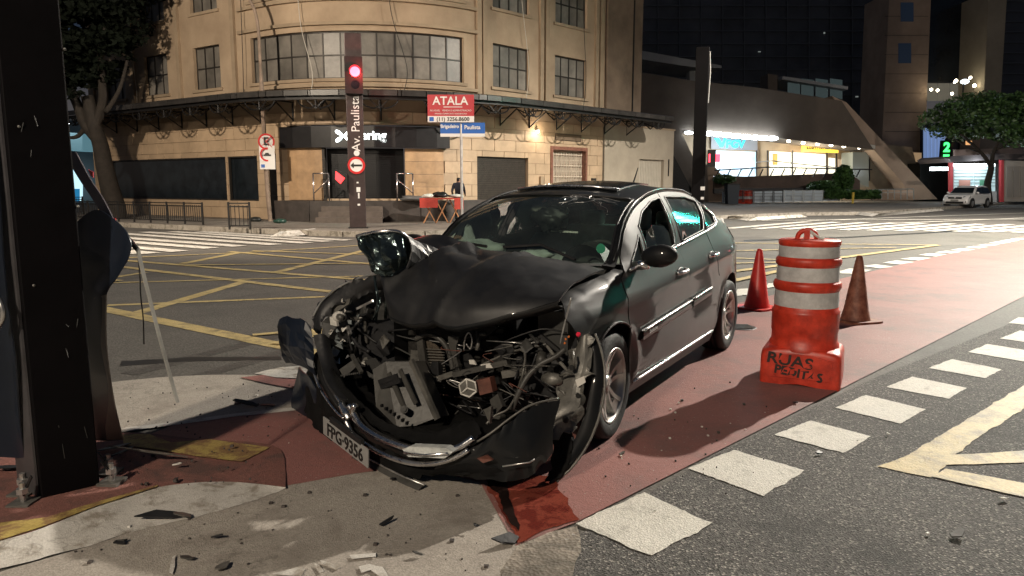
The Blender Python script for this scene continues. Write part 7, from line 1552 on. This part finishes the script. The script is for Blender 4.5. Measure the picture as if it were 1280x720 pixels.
# parked white hatchback
def hatchback():
    g = W(1208, 260, 50); T = thing('parked_car', 'small white hatchback parked with its front towards the camera by the kiosk', 'car', (g[0], 50, 0), math.radians(216))
    wp = mat('white_car_paint', (.78, .77, .75), .3, 0, coat=.6)
    pr = [(-1.85, .35), (-1.88, .75), (-1.80, 1.0), (-1.55, 1.42), (-1.2, 1.50), (.1, 1.48), (.40, 1.38), (.95, .98), (1.65, .86), (1.88, .66), (1.92, .38), (1.80, .24), (-1.7, .24)]
    hw = lambda z, x: (.82 if z < .9 else .82 - (z - .9) * .36) * (1 - .10 * max(0, abs(x) - 1.3) ** 1.2)
    mb = MB(); n = len(pr)
    for sg in (-1, -.8, .8, 1):
        for x, z in pr: inn = .97 if abs(sg) == 1 else 1.0; mb.v.append((x * inn, (sg) * hw(z, x), .85 + (z - .85) * inn if abs(sg) == 1 else z))
    for b in range(3):
        for i in range(n): j = (i + 1) % n; mb.f.append((b * n + i, b * n + j, (b + 1) * n + j, (b + 1) * n + i))
    mb.f.append(tuple(range(n))[::-1]); mb.f.append(tuple(range(3 * n, 4 * n)))
    o = mb.build('body', wp, T, False, world=False); mod_bevel(o, .05, 3)
    dg_ = M['dark_glass']
    MB().add([(.47, -.60, 1.36), (.47, .60, 1.36), (.965, .70, 1.0), (.965, -.70, 1.0)], [(0, 1, 2, 3)]).build('windscreen', dg_, T, world=False)
    for sg in (1, -1):
        MB().prism([(.30, sg * .69, 1.36), (-.35, sg * .68, 1.40), (-.35, sg * .80, .97), (.80, sg * .80, .97)], (0, sg * .03, 0)).build('side_window', dg_, T, world=False)
        MB().prism([(-.42, sg * .68, 1.40), (-1.25, sg * .68, 1.38), (-1.5, sg * .80, .99), (-.42, sg * .80, .97)], (0, sg * .03, 0)).build('side_window', dg_, T, world=False)
        for x in (1.2, -1.2):
            w_ = MB().lathe([(.0, sg * .855), (.18, sg * .86), (.20, sg * .84)], (x, 0, .30), 16, 'y').build('wheel_trim', M['silver'], T, True, world=False); MB().lathe([(.2, sg * .84), (.22, sg * .865), (.28, sg * .87), (.30, sg * .84), (.30, sg * .66)], (x, 0, .30), 20, 'y').build('tyre', M['rubber'], T, True, world=False)
            MB().lathe([(.0, sg * .828), (.36, sg * .832), (.365, sg * .80)], (x, 0, .32), 20, 'y').build('wheel_arch', M['ink'], T, world=False)
        MB().hexa([(1.66, sg * .46, .66), (1.86, sg * .48, .62), (1.70, sg * .78, .64), (1.5, sg * .80, .68), (1.62, sg * .46, .84), (1.82, sg * .48, .76), (1.66, sg * .78, .80), (1.45, sg * .80, .86)]).build('headlight', M['lens'], T, world=False)
        MB().ball((.78, sg * .93, 1.02), .10, 8, 6, (.6, 1, .7)).build('wing_mirror', wp, T, True, world=False)
        MB().box((1.82, sg * .60 - .09, .36), (1.90, sg * .60 + .09, .48)).build('fog_lamp_recess', M['ink'], T, world=False)
    MB().box((1.86, -.42, .62), (1.915, .42, .74)).box((1.86, -.55, .30), (1.925, .55, .44)).build('grille', M['ink'], T, world=False); MB().box((1.91, -.24, .46), (1.945, .24, .57)).build('number_plate', MATS['plate_grey'], T, world=False)
    MB().ball((1.91, 0, .69), .06, 8, 6, (.3, 1, 1)).build('badge', M['chrome'], T, True, world=False)
hatchback()

# debris
rd_ = random.Random(21)
def shard(name, label, c, r, m, thick=.004, tilt=.15, cat='debris', group=None, elong=1.0, rot=0.):
    n = rd_.randrange(5, 8); P = []
    for i in range(n):
        a = 2 * PI * i / n + rd_.uniform(-.3, .3); q = r * rd_.uniform(.55, 1.15); x, y = math.cos(a) * q * elong, math.sin(a) * q / elong
        P.append(Vector((c[0] + x * math.cos(rot) - y * math.sin(rot), c[1] + x * math.sin(rot) + y * math.cos(rot), 0)))
    tx, ty = rd_.uniform(-tilt, tilt), rd_.uniform(-tilt, tilt); zs = [(p.x - c[0]) * tx + (p.y - c[1]) * ty for p in P]; z0 = min(zs)
    for p, z in zip(P, zs): p.z = c[2] + .014 + z - z0
    o = MB().prism(P, (0, 0, thick)).build(name, m, None); return tag(o, label, cat, group)
big = [((632, 682), .05, 'plastic', 'curved black plastic fragment at the tip of the red stain', 1.6, .5), ((205, 652), .055, 'plastic', 'long black broken strip lying along the white kerb', 2.0, .35), ((228, 650), .035, 'gplastic2', 'grey crumpled fragment beside the long black strip on the kerb', 1.3, 0), ((278, 714), .03, 'gplastic2', 'upright grey shard at the lower edge of the picture', 1.5, 1.2), ((152, 681), .022, 'gplastic', 'flat dark flake on the concrete below the kerb', 1.4, .2),
       ((186, 580), .075, 'gplastic2', 'long grey metal sliver on the red platform right of the post', 2.4, .3), ((140, 566), .05, 'gplastic2', 'jagged metal piece at the foot of the post', 1.8, .2), ((155, 572), .05, 'plastic', 'black torn piece on the red platform near the anchor bolts', 1.6, .6), ((10, 590), .06, 'plastic', 'black clump of plastic at the far left edge of the platform', 1.2, .3), ((22, 602), .04, 'gplastic', 'grey flake left of the steel post', 1.5, .1),
       ((310, 510), .05, 'plastic', 'dark fragment on the refuge line left of the car', 2.0, .1), ((335, 510), .045, 'plastic', 'second dark fragment nearer the car on the refuge line', 1.8, .3), ((298, 507), .03, 'gplastic2', 'small grey fragment at the left end of the refuge line pieces', 1.4, .9), ((321, 497), .012, 'white_pl', 'small white chip on the concrete refuge left of the car', 1, 0),
       ((778, 571), .022, 'gplastic2', 'small twisted black and silver piece on the red path by the front wheel', 1.4, .5), ((994, 506), .020, 'plastic', 'tiny black upright scrap on the red path before the barrel', 1.0, 0), ((1023, 570), .022, 'plastic', 'small black scrap on the asphalt between white squares', 1.2, 0), ((1196, 674), .035, 'gplastic', 'dark grey flat flake on the coarse asphalt at lower right', 1.2, .8), ((1254, 628), .02, 'white_pl', 'small pale scrap on the asphalt near the yellow lines', 1.6, 0), ((1110, 546), .012, 'white_pl', 'tiny pale chip just left of the yellow corner', 1, 0),
       ((484, 657), .028, 'plastic', 'thin black splinter on the concrete in front of the car', 2.4, .9), ((490, 603), .02, 'plastic', 'small black square chip under the hanging lip', 1, 0), ((594, 661), .010, 'plastic', 'tiny black crumb on the concrete right of the splinter', 1, 0), ((150, 683), .02, 'plastic', 'small brown-black flake on the concrete apron', 1.5, 0), ((522, 698), .016, 'gplastic', 'grey-brown flake low on the concrete apron', 1.6, 0), ((235, 704), .02, 'gplastic', 'dull flake near the lower left letters', 1.3, .4), ((272, 676), .018, 'plastic', 'dark crumb pair on the concrete left', 1.8, 0), ((222, 585), .02, 'white_pl', 'small pale chip on the dark red platform', 1.4, 0)]
for (x, y), r, m_, lb, el, ro in big: shard('debris_fragment', lb, G(x, y, .05 if (x < 230 and y < 600) else 0), r, M[m_], .006, .3, 'debris', None, el, ro)
V = MB(); 
for k in range(250):
    t = rd_.random()
    if t < .30: x, y, z = rd_.uniform(0, 330), rd_.uniform(556, 606), .052
    elif t < .62: x, y, z = rd_.uniform(60, 640), rd_.uniform(600, 715), .006
    elif t < .85: x, y, z = rd_.uniform(640, 960), rd_.uniform(470, 620), .012
    else: x, y, z = rd_.uniform(150, 380), rd_.uniform(478, 550), .02
    c = G(x, y, z); r = rd_.uniform(.0015, .006) if rd_.random() < .9 else .011
    V.hexa([(c[0] + a * r * rd_.uniform(.5, 1), c[1] + b * r * rd_.uniform(.5, 1), c[2] + (.002 if q else -.003) + q * r * .7) for q in (0, 1) for a, b in ((-1, -1), (1, -1), (1, 1), (-1, 1))])
tag(V.build('broken_crumbs', mat('crumbs', (.06, .05, .045), .7, 0, 1, .5), None), 'scattered dark crumbs of plastic, glass and grit around the wreck', 'debris', None, 'stuff')
V = MB()
for k in range(26):
    x, y = (rd_.uniform(760, 960), rd_.uniform(500, 580)) if k < 12 else (rd_.uniform(150, 1200), rd_.uniform(500, 700)); c = G(x, y, .012); r = rd_.uniform(.003, .009)
    V.hexa([(c[0] + a * r * rd_.uniform(.5, 1), c[1] + b * r * rd_.uniform(.5, 1), c[2] + q * r * .9) for q in (0, 1) for a, b in ((-1, -1), (1, -1), (1, 1), (-1, 1))])
tag(V.build('pale_chips', M['white_pl'], None), 'scattered pale chips and pebbles on the red path and asphalt', 'debris', None, 'stuff')
# fluid stain and its dark trickle
o = sheet('fluid_stain', [G(*p)[:2] for p in ((604, 600), (640, 596), (690, 598), (700, 615), (716, 645), (722, 652), (690, 662), (664, 672), (647, 682), (640, 664), (628, 640), (612, 618))], .012, M['wet'], None, .03, dens=.03); tag(o, 'glossy red wet fluid stain spreading from under the smashed bumper', 'spill')
o = sheet('fluid_trickle', [G(*p)[:2] for p in ((598, 590), (630, 594), (634, 615), (640, 640), (650, 660), (648, 668), (640, 660), (630, 640), (620, 618), (606, 606))], .016, mat('oil_black', (.014, .008, .007), .15, 0, 6, .3), None, .03, dens=.03); tag(o, 'thin black oil trickle running through the red stain', 'spill')
g = G(925, 410); mh = thing('manhole_cover', 'small iron manhole cover on the red path behind the rear wheel', 'manhole cover', (g[0], g[1], .01)); MB().lathe([(0, .004), (.16, .004), (.17, 0)], n=24).build('cover', M['black_metal'], mh, world=False)
for k in range(6): MB().box((-.12, -.10 + k * .04, .004), (.12, -.085 + k * .04, .010)).build('rib', M['gplastic2'], mh, world=False)

# ================================================================== STREET LAMPS (outside the frame, where the light comes from)
for i, (l, a, p, c, sp_, r) in enumerate(STREET):
    out = (Vector(a) - Vector(l)); out.z = 0; out.normalize(); base = Vector(l) - out * 1.6
    T = thing('street_lamp', ['tall street lamp standing right of the picture that lights the red path', 'tall street lamp standing behind the camera', 'tall street lamp left of the picture near the side street', 'tall street lamp at the right beyond the crossing'][i], 'street lamp', (base.x, base.y, 0))
    MB().tube(smooth_path([(base.x, base.y, 0), (base.x, base.y, l[2] - 1.2), (base.x + out.x * .3, base.y + out.y * .3, l[2] - .1), (l[0], l[1], l[2] + .12)], 5), .07, 8).build('pole', M['black_metal'], T, True)
    MB().box((l[0] - .28, l[1] - .18, l[2] + .02), (l[0] + .28, l[1] + .18, l[2] + .16)).build('lamp_head', M['black_metal'], T); MB().box((l[0] - .22, l[1] - .14, l[2] - .0), (l[0] + .22, l[1] + .14, l[2] + .017)).build('lamp_lens', MATS['lamp_lens'], T)
# green signal to the right of the picture, whose teal light glints on the car
gs = signal_pole(18.9, 23.8, 'traffic signal post showing green and red, right of the picture', 8.0, .4); MB().box((-.35, -.4, 5.6), (.35, -.12, 7.6)).build('signal_housing', M['black_metal'], gs, world=False)
gs.rotation_euler.z = math.radians(-52)
GE = mat('green_signal', (.1, 1, .7), .4, emit=(.05, 1, .72), estr=110)
for z in (5.95, 6.6, 7.25): MB().lathe([(0, -.42), (.25, -.42), (.25, -.40)], (0, 0, z), 16, 'y').build('green_light', GE, gs, world=False)
MB().lathe([(0, -.15), (.13, -.15), (.13, -.13)], (0, 0, 2.3), 16, 'y').build('red_light', mat('red_signal_far', (1, .05, .05), .4, emit=(1, .03, .08), estr=30), gs, world=False)
lamp('green_signal_light', (18.4, 23.2, 6.6), 30, (.1, 1, .72), .15)
